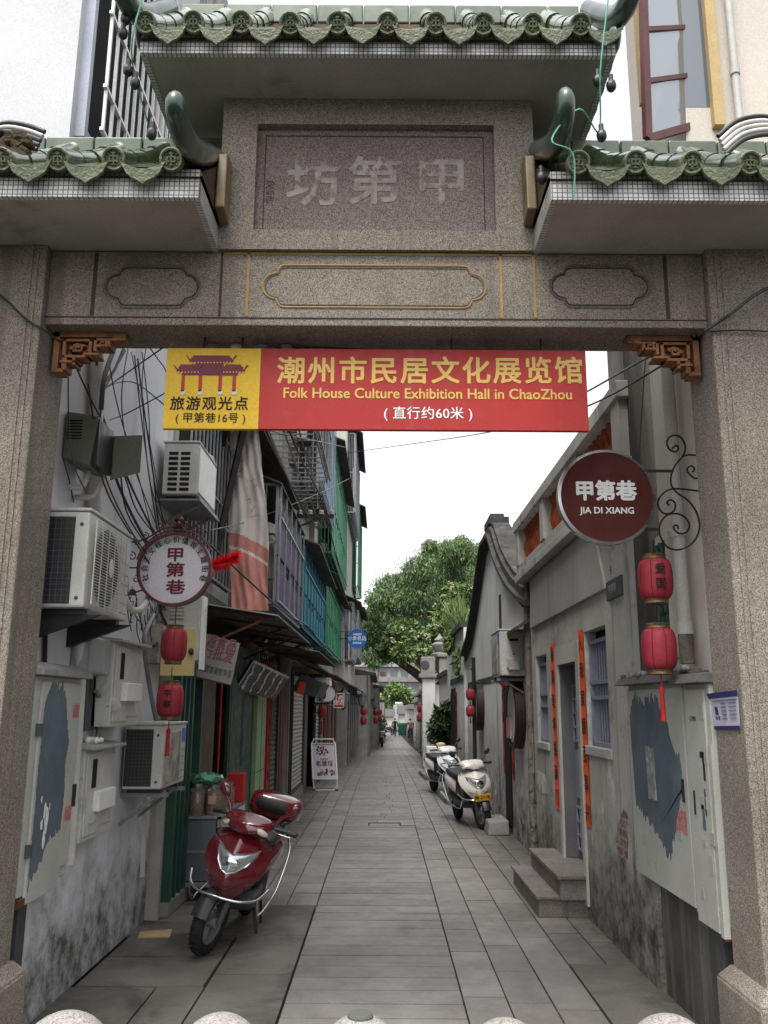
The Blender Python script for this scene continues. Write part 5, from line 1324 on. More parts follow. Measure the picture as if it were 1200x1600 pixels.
# ---- counter with jars at the green shop
ct = thing('glass_counter', 'small glass and metal counter at the green shop door', 'counter', (-1.62, 8.7, 0))
m = MB(); m.box((-1.74, 8.1, .12), (-1.42, 9.6, .16)); m.box((-1.74, 8.1, .40), (-1.42, 9.6, .42)); m.box((-1.74, 8.1, .68), (-1.42, 9.6, .70))
for y in (8.1, 9.57):
    for x in (-1.74, -1.45): m.box((x, y, .1), (x + .03, y + .03, .7))
m.build('frame', 'grey', ct)
m = MB(); m.box((-1.71, 8.105, .17), (-1.46, 8.11, .67)); m.box((-1.43, 8.14, .17), (-1.425, 9.56, .67)); m.build('glass_panel', 'glass', ct)
jm = None
for i, (y, x, s_) in enumerate(((8.2, -1.66, 1.05), (8.25, -1.52, 1.0), (8.5, -1.66, .95), (8.55, -1.52, .98), (8.8, -1.62, 1.0), (8.85, -1.5, .9), (9.1, -1.6, .95))):
    t = thing('snack_jar', ('tall jar of brown snacks at the near left of the counter', 'tall jar of brown snacks with a pink label at the near right of the counter', 'snack jar in the second row of the counter by the wall', 'snack jar in the second row of the counter by the lane', 'snack jar in the third row of the counter by the wall', 'short snack jar in the third row of the counter by the lane', 'last snack jar at the back of the counter')[i], 'jar', (x, y, .70), group='jars of snacks on the green shop counter')
    h = .25 * s_; m = MB(); m.lathe([(.0, 0), (.065, 0), (.068, .01), (.068, h * .8), (.05, h * .9), (.05, h * .93)], (x, y, .701), 16); m.build('glass_body', 'jar', t, smooth=40)
    m = MB(); m.lathe([(0, .004), (.060, .005), (.061, h * .74), (0, h * .76)], (x, y, .702), 14); m.build('snacks', 'food', t)
    m = MB(); m.lathe([(.054, h * .92), (.056, h * 1.03), (.0, h * 1.04)], (x, y, .701), 16); m.build('lid', 'steel', t, smooth=40)
    if i == 1: m = MB(); m.box((x - .035, y - .072, .80), (x + .035, y - .068, .87)); m.build('label', 'pinkw', t)
t = thing('plastic_bag', 'crumpled green plastic bag lying on the snack jars', 'bag', (-1.6, 8.35, .98))
m = MB(); m.ell((-1.60, 8.35, 1.005), (.13, .19, .05), 18, 12); r = random.Random(6)
m.v = [p + V((r.uniform(-.018, .018), r.uniform(-.018, .018), r.uniform(-.012, .012))) for p in m.v]; m.build('bag', mat('thin_green_plastic', (.12, .34, .24), .25, var=(8, .4), alpha=.8), t, smooth=30)
t = thing('biscuit_tin', 'red tin on the shelf behind the snack jars', 'tin', (-1.5, 9.4, .7))
m = MB(); m.box((-1.58, 9.3, .701), (-1.42, 9.52, .98)); m.build('tin', 'couplet2', t, bevel=.01)
t = thing('cardboard_scrap', 'flat scrap of brown cardboard lying on the ground by the green shop', 'cardboard', RZ(240, 1463))
c = RZ(240, 1463); m = MB(); m.hexa([c + V(q) for q in ((-.10, -.07, .002), (.13, -.05, .002), (.12, .05, .03), (-.11, .04, .012), (-.10, -.07, .012), (.13, -.05, .012), (.12, .05, .04), (-.11, .04, .022))]); m.build('scrap', mat('cardboard', (.40, .29, .15), .9, var=(8, .2)), t)
# ================================================================== RIGHT SIDE: cream building, cabinets
CX = 1.77
hR = thing('cream_building', 'cream rendered building with an open brown framed window and rain pipe', 'building', (3, 5, 0))
m = MB(); m.box((CX, 4.55, 0), (7, 5.55, 10)); m.build('wall', 'cream', hR)
# open casement window upstairs, seen above the archway's right roof
P4 = [RY(1012, 217, 4.38), RY(1107, 190, 4.66), RY(1098, -60, 4.66), RY(1003, -60, 4.40)]
u = (P4[1] - P4[0]); u.z = 0; u.normalize(); n_ = u.cross(Z); n_.normalize()
def wq(s_, t_): return P4[0].lerp(P4[1], s_).lerp(P4[3].lerp(P4[2], s_), t_)
m = MB()
for a, b, w_ in (((0, 0), (1, 0), .045), ((0, 0), (0, 1), .05), ((1, 0), (1, 1), .03), ((0, 1), (1, 1), .045), ((0, .31), (1, .29), .028), ((0, .60), (1, .58), .028), ((0, .86), (1, .85), .028)): m.bar(wq(*a), wq(*b), w_, .03, up=n_)
sh_ = m.build('open_sash', 'brown', hR)
m = MB(); m.hexa([wq(.02, .01) - n_ * .004, wq(.98, .01) - n_ * .004, wq(.98, .99) - n_ * .004, wq(.02, .99) - n_ * .004, wq(.02, .01) + n_ * .002, wq(.98, .01) + n_ * .002, wq(.98, .99) + n_ * .002, wq(.02, .99) + n_ * .002]); m.build('pane', 'glassL', sh_)
m = MB(); a = RY(1112, 190, 4.545); b = RY(1128, 190, 4.545)
m.box((a.x, 4.50, a.z - .05), (b.x, 4.55, 7)); m.box((RY(1000, 100, 4.545).x - .02, 4.50, a.z + .1), (RY(1000, 100, 4.545).x + .02, 4.55, 7)); m.build('window_surround', 'ysur', hR)
m = MB(); m.box((RY(1000, 100, 4.545).x + .02, 4.548, a.z + .1), (a.x, 4.5485, 7)); m.build('window_opening', 'glass', hR)
m = MB(); xw = RY(1155, 185, 4.5).x; m.tube([(xw, 4.50, 5.0), (xw, 4.50, 7.5)], .022, 10)
for z in (5.35, 6.1): m.lathe([(.03, -.02), (.03, .02)], (xw, 4.5, z), 10)
m.build('vent_pipe', 'pvc', hR, smooth=50)
# rain pipe on the lane side, pale above and stained below
m = MB(); pz = RX(1062, 985, 1.71).z; pyy = RX(1066, 960, 1.70).y
m.tube([(1.71, pyy, 5.0), (1.71, pyy, pz)], .038, 12); m.lathe([(.046, -.03), (.046, .04)], (1.71, pyy, pz), 12); m.lathe([(.046, -.02), (.046, .02)], (1.71, pyy, pz + .55), 12); pp = m.build('rain_pipe', 'pvc', hR, smooth=50)
m = MB(); m.tube([(1.71, pyy, pz), (1.71, pyy, 1.9)], .042, 12); m.build('stained_pipe', 'pvcD', pp, smooth=50)
# lattice window
ya, yb = RX(1048, 860, CX).y, RX(1010, 860, CX).y; z0, z1 = 1.95, RX(1046, 845, CX).z
m = MB(); m.box((CX - .004, ya, z0), (CX + .02, yb, z1)); lw = m.build('window_opening', 'dark', hR)
m = MB()
for k in range(-14, 16):
    st = (yb - ya) / 5
    for s in (-1, 1):
        P = []
        for j in range(13):
            t_ = j / 12; y = ya + st * k + s * (z1 - z0) * t_ * .55 + (0 if s > 0 else (z1 - z0) * .55); z = z0 + (z1 - z0) * t_
            if ya <= y <= yb: P.append(V((CX - .03, y, z)))
        if len(P) > 1: m.bar(P[0], P[-1], .022, .014)
m.build('lattice', 'lattice', lw)
m = MB()
for (a, b, c, d) in ((ya - .05, yb + .05, z1, z1 + .05), (ya - .05, ya, z0, z1), (yb, yb + .05, z0, z1)): m.box((CX - .035, a, c), (CX, b, d))
m.build('window_frame', 'cream', hR)
# damp black corner strip where the cream building meets the grey house
m = MB(); m.box((1.655, 5.50, 1.87), (1.80, 5.70, 5.2)); m.box((1.70, 4.9, 0), (1.76, 5.70, 1.87)); m.build('damp_corner', mat('damp_blackened_render', (.07, .068, .06), .95, var=(2, .5), streak=((.26, .25, .23), .5, .7, 5), bump=(20, .4)), hR)

# ---- right electrical cabinets
def big_cabinet(label, y0, y1, x, z0, z1, seed, over, notches):
    t = thing('electrical_cabinet', label, 'cabinet', (CX, (y0 + y1) / 2, z0))
    m = MB(); m.box((x, y0, z0 + .02), (CX, y1, z1)); m.build('casing', 'cabin', t, bevel=.005)
    m = MB(); m.box((x - .014, y0 + .05, z0 - .02), (x, y1 - .012, z1 - .03)); d = m.build('door', 'cabin', t, bevel=.003)
    m = MB()
    m.hexa([V(q) for q in ((x - .08, y0 - .02, z1), (CX, y0 - .02, z1), (CX, y1 + .05, z1), (x - .08, y1 + .05, z1), (x - .05, y0 - .02, z1 + .05), (CX, y0 - .02, z1 + .06), (CX, y1 + .05, z1 + .06), (x - .05, y1 + .05, z1 + .05))]); m.build('rain_cap', 'concrD', t, bevel=.006)
    if over:
        m = MB(); blob(m, over, (x - .0145, 0, 0), Y, Z, -X, jag=.007, seed=seed, brush=True); m.build('blue_overpaint', 'bluep', d)
    m = MB()
    for (y, z, a, b) in notches: m.box((x - .0165, y, z), (x - .0135, y + a, z + b))
    m.each('tape_patch', 'offw2', d)
    m = MB(); m.box((x - .022, y0 + (.1 if over else .75 * (y1 - y0)), z0 + .5), (x - .01, y0 + (.125 if over else .77 * (y1 - y0)), z0 + .62)); m.build('latch', 'blackm', d)
    m = MB(); m.box((x - .012, y0 - .002, z0 - .03), (x + .02, y0 + .035, z1 - .3)); m.build('edge_strip', 'cabin', t)
    return t, d, x
XA = 1.645
t1, d1, _ = big_cabinet('worn wide cabinet half overpainted blue with a torn silver scrap in the middle', 4.83, 5.98, XA, .66, 1.80, 21,
    [(5.10 + .24, 1.70), (5.20, 1.66), (5.12, 1.5), (5.04, 1.4), (4.98, 1.42), (4.95, 1.3), (4.97, 1.2), (5.08, 1.08), (5.12, .98), (5.18, .96), (5.2, .86), (5.3, .86), (5.55, .98), (5.88, 1.05), (5.92, 1.6), (5.78, 1.74), (5.6, 1.66), (5.5, 1.73)], [(5.5, .72, .05, .05), (5.02, .95, .08, .05)])
m = MB(); blob(m, [(5.42, 1.12), (5.58, 1.12), (5.6, 1.42), (5.44, 1.42)], (XA - .0178, 0, 0), Y, Z, -X, .002, .008, 3); m.build('silver_scrap', mat('torn_foil', (.38, .39, .39), .45, metal=.4, var=(18, .6), bump=(30, 1)), d1)
lettering('专业维修\n水电空调\n服务电话', .05, (XA - .0145, 5.02, 1.05), -Y, Z, 'redink', d1, line=.8)
t2, d2, _ = big_cabinet('worn pale cabinet with torn black tape beside the lilac paper notice', 4.47, 4.82, XA - .012, .62, 1.78, 22, None, [(4.53, 1.60, .06, .07), (4.52, 1.38, .06, .08), (4.56, 1.16, .1, .06), (4.7, .72, .04, .05), (4.54, .86, .05, .09), (4.62, .98, .06, .03), (4.5, 1.0, .06, .06)])
lettering('137985', .035, (XA - .026, 4.69, 1.60), -Y, Z, 'dgrey', d2)
m = MB(); m.box((XA - .0285, 4.56, 1.30), (XA - .0255, 4.585, 1.44)); m.box((XA - .0285, 4.585, 1.41), (XA - .0255, 4.62, 1.44)); m.box((XA - .0285, 4.58, 1.13), (XA - .0255, 4.59, 1.26)); m.build('torn_black_tape', 'black', d2)
m = MB(); blob(m, [(4.60, 1.06), (4.64, 1.06), (4.645, 1.18), (4.605, 1.18)], (XA - .0265, 0, 0), Y, Z, -X, .002, .006, 3); m.build('blue_paint_dab', 'bluep', d2)
m = MB(); m.box((XA - .02, 4.47, .58), (CX, 4.52, .64)); m.build('rusted_corner', 'rust', t2)
t = thing('steel_post', 'dark blue-grey steel channel standing under the pale cabinet with black tape', 'post', (1.70, 4.75, 0))
m = MB(); m.box((1.66, 4.60, 0), (1.75, 4.72, .62)); m.box((1.68, 4.724, 0), (1.765, 4.86, .64)); m.each('channel', 'dgrey', t, bevel=.004)
t = thing('rubble', 'white mortar crumbs lying along the rain cap of the wide cabinet', 'rubble', (1.62, 5.6, 1.85))
m = MB()
for k in range(18): m.ell((XA - .03 + rng.uniform(-.03, .05), 4.6 + rng.random() * 1.35, 1.862), (.022, .035, .012 + rng.random() * .015), 7, 5)
m.build('crumbs', 'oldW', t)

# ---- brown round lane sign with wrought scrolls
YB = 4.75
c = RY(946, 778, YB); R_ = RY(1022, 778, YB).x - c.x
bs = thing('hanging_sign', 'round brown lane sign with white Chinese and Latin lettering on a black scroll bracket', 'sign', c)
m = MB(); m.lathe([(0, -.02), (R_ * .95, -.02), (R_ * .95, .03), (0, .03)], c, 72, ax='Y'); f = m.build('sign_face', 'signB', bs)
m = MB(); m.lathe([(R_ * .94, -.028), (R_ * .985, -.026), (R_, -.012), (R_, .03), (R_ * .94, .035), (R_ * .94, -.028)], c, 72, ax='Y'); m.build('steel_rim', 'steel', bs, smooth=40)
lettering('甲第巷', .118, RY(946, 769, YB - .03), X, Z, 'white', f, bold=.0045, sx=.98)
lettering('JIA DI XIANG', .050, RY(949, 798, YB - .03), X, Z, 'white', f, bold=.0012, sx=1.02)
q = lambda px, py: RY(px, py, YB + .02)
m = MB()
m.bar(q(1005, 736), q(1052, 736), .014); m.bar(q(1008, 827), q(1030, 827), .014)
fr = lambda P, r=.0055, n=7: m.tube(smoothpath([q(*k) for k in P], n), r, 6)
fr([(1050, 701), (1056, 696), (1060, 700), (1055, 706), (1046, 702), (1042, 692), (1046, 683), (1056, 680), (1066, 686), (1071, 700), (1066, 714), (1055, 727), (1049, 742), (1049, 758), (1058, 770), (1075, 782), (1088, 800), (1093, 822), (1088, 840), (1076, 853), (1060, 859), (1045, 856), (1035, 845), (1030, 830), (1033, 815), (1044, 804), (1060, 803), (1072, 810), (1077, 821), (1073, 831), (1063, 834), (1054, 828), (1053, 822), (1058, 821), (1060, 827)])
fr([(1095, 768), (1075, 765), (1050, 764), (1035, 772), (1028, 785), (1032, 798), (1042, 803), (1053, 798), (1055, 787), (1048, 781), (1042, 785), (1046, 790)])
fr([(1098, 714), (1085, 711), (1070, 712), (1060, 720)]); fr([(1097, 746), (1085, 747), (1075, 738), (1074, 732), (1080, 728), (1085, 732), (1082, 738)])
m.build('scroll_bracket', 'blackm', bs, smooth=60)
lantern('red lantern lettered 爱国 hanging below the round brown sign', RY(1024, 905, YB), .185, .275, '爱国', tassel=0, cord=.08, rz=.25, size=.06)
lantern('plain red lantern with a long red tassel below the lantern lettered 爱国', RY(1030, 1014, YB), .185, .275, tassel=.24, cord=.09, rz=.1)
# ---- notice on the right pillar
nt_ = thing('paper_notice', 'lilac paper notice with navy bands curling off the archway pillar', 'notice', (1.64, 4.3, 1.6))
A_, B2, C2, D2 = RX(1117, 1140, 1.645), RX(1157, 1140, 1.645), RX(1153, 1078, 1.645), RX(1114, 1084, 1.645)
rows = []
for j in range(7):
    t_ = j / 6; row = []
    for i in range(7):
        s_ = i / 6; p_ = A_.lerp(B2, s_).lerp(D2.lerp(C2, s_), t_); p_.x -= .03 * (1 - s_) * t_ ** 2; row.append(p_)
    rows.append(row)
m = MB(); m.grid(rows); m.m = 1; off = V((-.003, 0, 0)); m.grid([[p_ + off for p_ in r_] for r_ in (rows[0], [a.lerp(b, .6) for a, b in zip(rows[0], rows[1])])]); m.grid([[p_ + off for p_ in r_] for r_ in ([a.lerp(b, .1) for a, b in zip(rows[5], rows[6])], rows[6])])
pg = m.build('paper', ['paperB', 'navy'], nt_, fix=False)
m = MB()
def nq(s_, t_): p_ = A_.lerp(B2, s_).lerp(D2.lerp(C2, s_), t_); p_.x -= .03 * (1 - s_) * t_ ** 2 + .004; return p_
for k in range(5): m.bar(nq(.38, .30 + k * .1), nq(.55, .30 + k * .1), .006, .001); m.bar(nq(.65, .30 + k * .1), nq(.92, .30 + k * .1), .005, .001)
m.bar(nq(.1, .78), nq(.95, .78), .008, .001); m.bar(nq(.2, .4), nq(.2, .62), .02, .001); m.bar(nq(.16, .27), nq(.16, .36), .016, .001); m.bar(nq(.26, .27), nq(.26, .36), .014, .001)
m.build('printed_lines', 'navy', pg)

# ================================================================== grey terrace house
GX = 1.67
hG = thing('grey_house', 'weathered grey house with an orange baluster roof terrace and doorsteps', 'house', (3, 7.7, 0))
dy0, dy1 = 7.62, 8.42; dz0, dz1 = .315, 2.05
w1 = (RX(955, 1170, GX).y, RX(920, 1170, GX).y, RX(920, 1165, GX).z, RX(920, 985, GX).z)
w2 = (RX(858, 1160, GX).y, RX(841, 1160, GX).y, RX(850, 1160, GX).z, RX(850, 1022, GX).z)
def pierced(mb, x0, x1, y0, y1, z0, z1, holes):
    """wall with rectangular holes, as blocks meeting edge to edge"""
    ysn = sorted({y0, y1} | {h[0] for h in holes} | {h[1] for h in holes})
    for a, b in zip(ysn[:-1], ysn[1:]):
        cut = sorted([(h[2], h[3]) for h in holes if h[0] <= a + 1e-6 and h[1] >= b - 1e-6]); z = z0
        for (c, d) in cut:
            if c > z: mb.box((x0, a, z), (x1, b, c))
            z = d
        if z < z1: mb.box((x0, a, z), (x1, b, z1))
m = MB(); pierced(m, GX, GX + .18, 5.70, 9.95, 0, 3.1, [(dy0, dy1, dz0, dz1), w1, w2]); m.box((GX + .18, 5.70, 0), (7, 9.95, 3.1))
m.build('wall', 'greyW', hG)
# panel band
m = MB(); pz0, pz1 = 2.52, 3.05
m.hexa([V(q_) for q_ in ((GX - .03, 6.45, pz0), (GX, 6.45, pz0), (GX, 9.85, pz0), (GX - .03, 9.85, pz0), (GX - .03, 6.75, pz1), (GX, 6.75, pz1), (GX, 9.70, pz1), (GX - .03, 9.70, pz1))]); m.build('raised_panel', 'greyP', hG, bevel=.006)
# ledge, parapet, balusters
LX = GX - .10
m = MB(); m.box((LX, 5.62, 3.101), (GX + .3, 10.4, 3.19)); m.box((LX + .03, 5.62, 3.19), (GX + .25, 10.4, 3.30)); m.build('ledge', 'greyT', hG, bevel=.008)
m = MB(); zt0, zt1 = 3.72, 3.84
m.box((LX, 5.62, zt0), (GX + .18, 10.45, zt1)); m.build('coping', 'greyT', hG, bevel=.008)
m = MB(); posts = [5.66, 7.0, 8.55, 10.2]
for y in posts: m.box((LX + .02, y, 3.30), (GX + .16, y + .2, zt0))
m.each('parapet_post', 'greyT', hG, bevel=.005)
for a, b in zip(posts[:-1], posts[1:]):
    m = MB(); n = int((b - a - .2) / .135)
    for k in range(n):
        y = a + .2 + (b - a - .2) * (k + .5) / n
        m.lathe([(.05, 0), (.05, .03), (.03, .05), (.028, .08), (.055, .17), (.048, .22), (.026, .30), (.03, .34), (.05, .37), (.05, .42)], (GX + .03, y, 3.30), 10)
    m.each('baluster', 'terra', hG, smooth=40)
# door with barred lights
m = MB(); m.box((GX + .003, dy1 - .004, dz0 + .02), (GX + .12, dy1 - .001, dz1 - .004)); m.box((GX + .003, dy0 + .001, dz1 - .008), (GX + .12, dy1 - .004, dz1 - .003)); m.build('door_reveal', 'greydoor', hG)
m = MB(); m.box((GX + .12, dy0, dz0), (GX + .16, dy1, dz1)); dr = m.build('door', 'greydoor', hG, bevel=.003)
m = MB(); 
for a, b in ((dy0 + .04, 8.0), (8.04, dy1 - .04)):
    m.box((GX + .112, a + .03, 1.36), (GX + .121, b - .03, 1.86)); m.box((GX + .112, a + .03, .42), (GX + .121, b - .03, .78))
m.build('dark_light', 'dark', dr)
m = MB()
for a, b in ((dy0 + .04, 8.0), (8.04, dy1 - .04)):
    for (z0, z1, nz) in ((1.36, 1.86, 5), (.42, .78, 4)):
        for k in range(3): y = a + .03 + (b - a - .06) * k / 2; m.bar((GX + .105, y, z0), (GX + .105, y, z1), .02)
        for k in range(nz): z = z0 + (z1 - z0) * k / (nz - 1); m.bar((GX + .105, a + .03, z), (GX + .105, b - .03, z), .018)
    m.box((GX + .108, a, .86), (GX + .12, b, 1.28))
m.build('door_grille', 'bars', dr)
m = MB()
for y in (7.97, 8.07): m.tube(arc((GX + .10, y, 1.12), .025, 0, 2 * PI, 12, Y, Z), .005, 5)
m.each('ring_handle', 'blackm', dr)
m = MB()
for (a, b, c_, d) in ((dy0 - .1, dy0, .1, 2.22), (dy1, dy1 + .1, .1, 2.22), (dy0, dy1, dz1, 2.22)): m.box((GX - .02, a, c_), (GX, b, d))
m.build('door_surround', 'greyT', hG)
# barred windows
for i, (ya, yb, za, zb) in enumerate((w1, w2)):
    m = MB(); m.box((GX + .10, ya, za), (GX + .12, yb, zb)); wn = m.build('window', 'dark', hG)
    m = MB(); n = int((yb - ya) / .075)
    for k in range(1, n): y = ya + (yb - ya) * k / n; m.bar((GX + .06, y, za + .03), (GX + .06, y, zb - .10), .013)
    m.build('window_bars', 'bars', wn)
    m = MB(); zm = za + (zb - za) * .48
    for z in (za + .02, zb - .09, zm - .06, zm + .06): m.bar((GX + .05, ya, z), (GX + .05, yb, z), .03)
    for y in (ya + .015, yb - .015): m.bar((GX + .05, y, za), (GX + .05, y, zb - .08), .03)
    m.build('window_frame', 'bars', wn)
    m = MB(); m.box((GX - .018, ya - .05, za - .07), (GX + .0, yb + .05, za - .001)); m.build('sill', 'greyW', wn, bevel=.005)
# doorsteps
m = MB(); m.box((1.27, 7.60, .001), (1.50, 9.0, .14)); m.box((1.44, 7.55, .14), (GX + .12, 8.95, .30)); m.box((1.50, 7.6, .0), (GX + .02, 8.95, .14)); st = m.build('doorstep', 'stepst', hG, bevel=.006)
m = MB(); m.box((1.25, 7.58, .14), (1.52, 9.02, .165)); m.box((1.42, 7.53, .30), (GX + .12, 8.97, .33)); m.build('step_nosing', 'stepst', st, bevel=.004)
# number plaques, patches
m = MB(); p_ = RX(961, 920, GX); m.box((GX - .02, p_.y - .22, p_.z - .07), (GX, p_.y + .18, p_.z + .07)); nb = m.build('number_plaque', 'dgrey', hG, bevel=.003)
lettering('甲第巷', .07, (GX - .02, p_.y, p_.z), -Y, Z, 'offw2', nb)
m = MB(); p_ = RX(957, 892, GX); m.box((GX - .012, p_.y - .08, p_.z - .07), (GX, p_.y + .08, p_.z + .07)); nb = m.build('small_plate', 'offw2', hG); lettering('9', .1, (GX - .012, p_.y, p_.z), -Y, Z, 'navy', nb)
m = MB(); blob(m, [(p.y, p.z) for p in (RX(975, 1265, GX), RX(981, 1275, GX), RX(982, 1340, GX), RX(972, 1345, GX), RX(963, 1315, GX), RX(966, 1290, GX))], (GX - .001, 0, 0), Y, Z, -X, .003, .02, 5); m.build('exposed_brick', 'brickM', hG)
m = MB(); blob(m, [(p.y, p.z) for p in (RX(840, 1205, GX), RX(852, 1212, GX), RX(856, 1240, GX), RX(845, 1238, GX), RX(838, 1222, GX))], (GX - .001, 0, 0), Y, Z, -X, .002, .015, 6); m.build('whitewash_patch', 'oldW', hG)
m = MB(); p_ = RX(831, 1175, GX); m.box((GX - .004, p_.y - .12, p_.z - .22), (GX, p_.y + .1, p_.z + .2)); m.build('meter_notice', 'offw2', hG)
# terrace room behind the parapet
m = MB(); m.box((1.9, 5.60, 3.30), (6, 7.0, 5.2)); m.build('terrace_room', mat('sooty_render', (.20, .195, .18), .92, var=(1, .4), streak=((.07, .07, .06), .5, .7, 4)), hG)
def couplet(label, y0, y1, z0, z1, x, text_, mm, sz):
    t = thing('paper_couplet', label, 'couplet', (x, (y0 + y1) / 2, z0), group='orange red paper couplets on the right walls' if False else None)
    r = random.Random(len(label)); n = 14; rows = []
    for j in range(n + 1):
        z = z0 + (z1 - z0) * j / n; k = r.uniform(0, .008)
        rows.append([(x - .004 - k, y0 + r.uniform(-.006, .006), z), (x - .006, (y0 + y1) / 2, z), (x - .004 - r.uniform(0, .008), y1 + r.uniform(-.006, .006), z)])
    m = MB(); m.grid(rows); pa = m.build('paper', mm, t, fix=False)
    for i, ch in enumerate(text_): lettering(ch, sz, (x - .012, (y0 + y1) / 2, z1 - (z1 - z0) * (i + .55) / len(text_)), -Y, Z, 'ink', pa, bold=sz * .008, gap=.002)
    return t
couplet('orange red couplet with black characters beside the near window of the grey house', 7.33, 7.50, .72, 2.30, GX, '人和家顺百事兴', 'couplet', .15)
couplet('orange red couplet with black characters on the far side of the grey door', 8.58, 8.78, .72, 2.28, GX - .001, '春满乾坤福满门', 'couplet', .15)

# ================================================================== old house with the curved gable
OX = 1.74
hO = thing('old_house', 'old white house with a blackened curved gable and grey tiled roof', 'house', (4, 14, 0))
G = [(9.95, 2.70), (10.6, 2.84), (11.4, 3.08), (12.1, 3.36), (12.7, 3.66), (13.1, 3.92), (13.4, 4.12), (13.62, 4.2), (14.4, 4.2), (14.65, 4.12), (15.05, 3.92), (15.6, 3.62), (16.3, 3.25), (17.2, 2.85), (18.4, 2.6)]
m = MB(); m.prism([(9.96, -.05)] + G + [(18.4, -.05)], (OX, 0, 0), Y, Z, (.3, 0, 0)); m.box((OX + .3, 9.96, -.05), (8, 18.4, 2.7)); m.build('gable_wall', 'oldW', hO)
m = MB()
for (dz, xa, xb, th) in ((0, OX - .05, OX + .34, .09), (.09, OX - .14, OX + .36, .06), (.15, OX - .08, OX + .34, .11), (.26, OX - .03, OX + .24, .07)):
    pts = [V((0, y, z + dz + .003)) for y, z in G]
    for a, b in zip(pts[:-1], pts[1:]):
        m.hexa([V((xa, a.y, a.z)), V((xb, a.y, a.z)), V((xb, b.y, b.z)), V((xa, b.y, b.z)), V((xa, a.y, a.z + th)), V((xb, a.y, a.z + th)), V((xb, b.y, b.z + th)), V((xa, b.y, b.z + th))])
m.box((OX - .06, 13.66, 4.53), (OX + .26, 14.36, 4.64)); m.box((OX - .02, 13.8, 4.64), (OX + .2, 14.2, 4.72))
m.build('gable_coping', 'oldD', hO)
m = MB(); P = [(9.7, 2.66), (11.4, 3.0), (12.8, 3.6), (14.1, 4.12)]
for (a, b) in zip(P[:-1], P[1:]): m.hexa([V((OX + .36, a[0], a[1] - .08)), V((7, a[0], a[1] - .08)), V((7, b[0], b[1] - .08)), V((OX + .36, b[0], b[1] - .08)), V((OX + .36, a[0], a[1])), V((7, a[0], a[1])), V((7, b[0], b[1])), V((OX + .36, b[0], b[1]))])
for k in range(18):
    x = OX + .45 + k * .26; m.tube([(x, y - .05, z + .04) for y, z in P], .055, 8)
m.box((OX + .36, 14.0, 4.08), (7, 14.25, 4.34)); m.build('tiled_roof', 'tile', hO)
m = MB(); m.box((OX - .008, 10.0, 2.05), (OX, 18.2, 2.15)); m.box((OX - .012, 12.9, 2.0), (OX, 13.1, 3.3)); m.build('black_painted_band', 'oldD', hO)
m = MB(); m.hexa([V(q_) for q_ in ((OX - .22, 9.97, 2.52), (OX, 9.97, 2.66), (OX, 10.9, 2.66), (OX - .22, 10.9, 2.52), (OX - .22, 9.97, 2.56), (OX, 9.97, 2.70), (OX, 10.9, 2.70), (OX - .22, 10.9, 2.56))]); m.build('dark_lean_to', 'oldD', hO)
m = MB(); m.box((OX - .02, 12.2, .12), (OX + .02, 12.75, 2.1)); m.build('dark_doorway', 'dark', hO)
m = MB(); m.box((OX - .06, 10.25, 0), (OX, 10.4, 2.9)); m.tube([(OX - .08, 10.1, 0), (OX - .08, 10.1, 3.0)], .04, 8); m.build('rain_pipe', 'pvcD', hO)
m = MB(); m.box((OX - .03, 12.05, 1.95), (OX - .005, 12.9, 2.35)); m.build('red_lintel_paper', 'couplet2', hO)
couplet('red paper couplet on the far side of the dark doorway of the old house', 12.78, 13.0, .75, 2.0, OX, '福满人间', 'couplet2', .16)
couplet('red paper couplet on the near side of the dark doorway of the old house', 11.92, 12.14, .72, 2.0, OX, '喜盈门第', 'couplet2', .16)
air_con('boxy beige air conditioner on a rusty bracket under the old house eave', (1.43, 11.25, RY(800, 1060, 10.9).z), -PI / 2, .8, .34, .58, 'cover', 'panel', 'struts')
def drum(label, c, r):
    t = thing('round_board', label, 'board', c)
    m = MB(); m.lathe([(r * .86, -.05), (r, -.04), (r, .09), (r * .86, .09), (r * .86, -.05)], c, 40, ax='X'); m.build('dark_rim', 'iron_d', t, smooth=40)
    m = MB(); m.lathe([(0, -.04), (r * .82, -.04), (r * .82, .02), (0, .02)], c, 40, ax='X'); f = m.build('face', 'signW', t)
    m = MB(); m.box((c[0] - .07, c[1] - .05, c[2] - r * .7), (c[0] - .045, c[1] + .28, c[2] - r * .1)); m.build('pink_patch', 'pinkw', f)
    return t
drum('round dark rimmed board with a pale face near the beige air conditioner', RX(804, 1115, 1.66), .43)
drum('round dark rimmed board behind the right pair of small lanterns', RX(746, 1103, 1.66), .42)
t = thing('iron_pole', 'thin dark pole standing behind the white scooters below the small lanterns', 'pole', (1.56, 15.3, 0))
m = MB(); m.cyl((1.56, 15.3, 0), (1.56, 15.3, 2.5), .035, n=8); m.bar((1.56, 15.3, 2.3), (1.5, 15.3, 2.3), .03); m.build('pole', 'blackm', t)
t = thing('stone_block', 'rough stone block at the foot of the wall in front of the near white scooter', 'stone', RZ(780, 1300))
c = RZ(781, 1306); m = MB(); m.hexa([c + V(q_) for q_ in ((-.16, -.02, 0), (.13, 0, 0), (.15, .9, 0), (-.15, .85, 0), (-.14, .02, .17), (.13, .02, .19), (.14, .85, .18), (-.14, .8, .17))]); m.build('block', 'concr', t, bevel=.02)
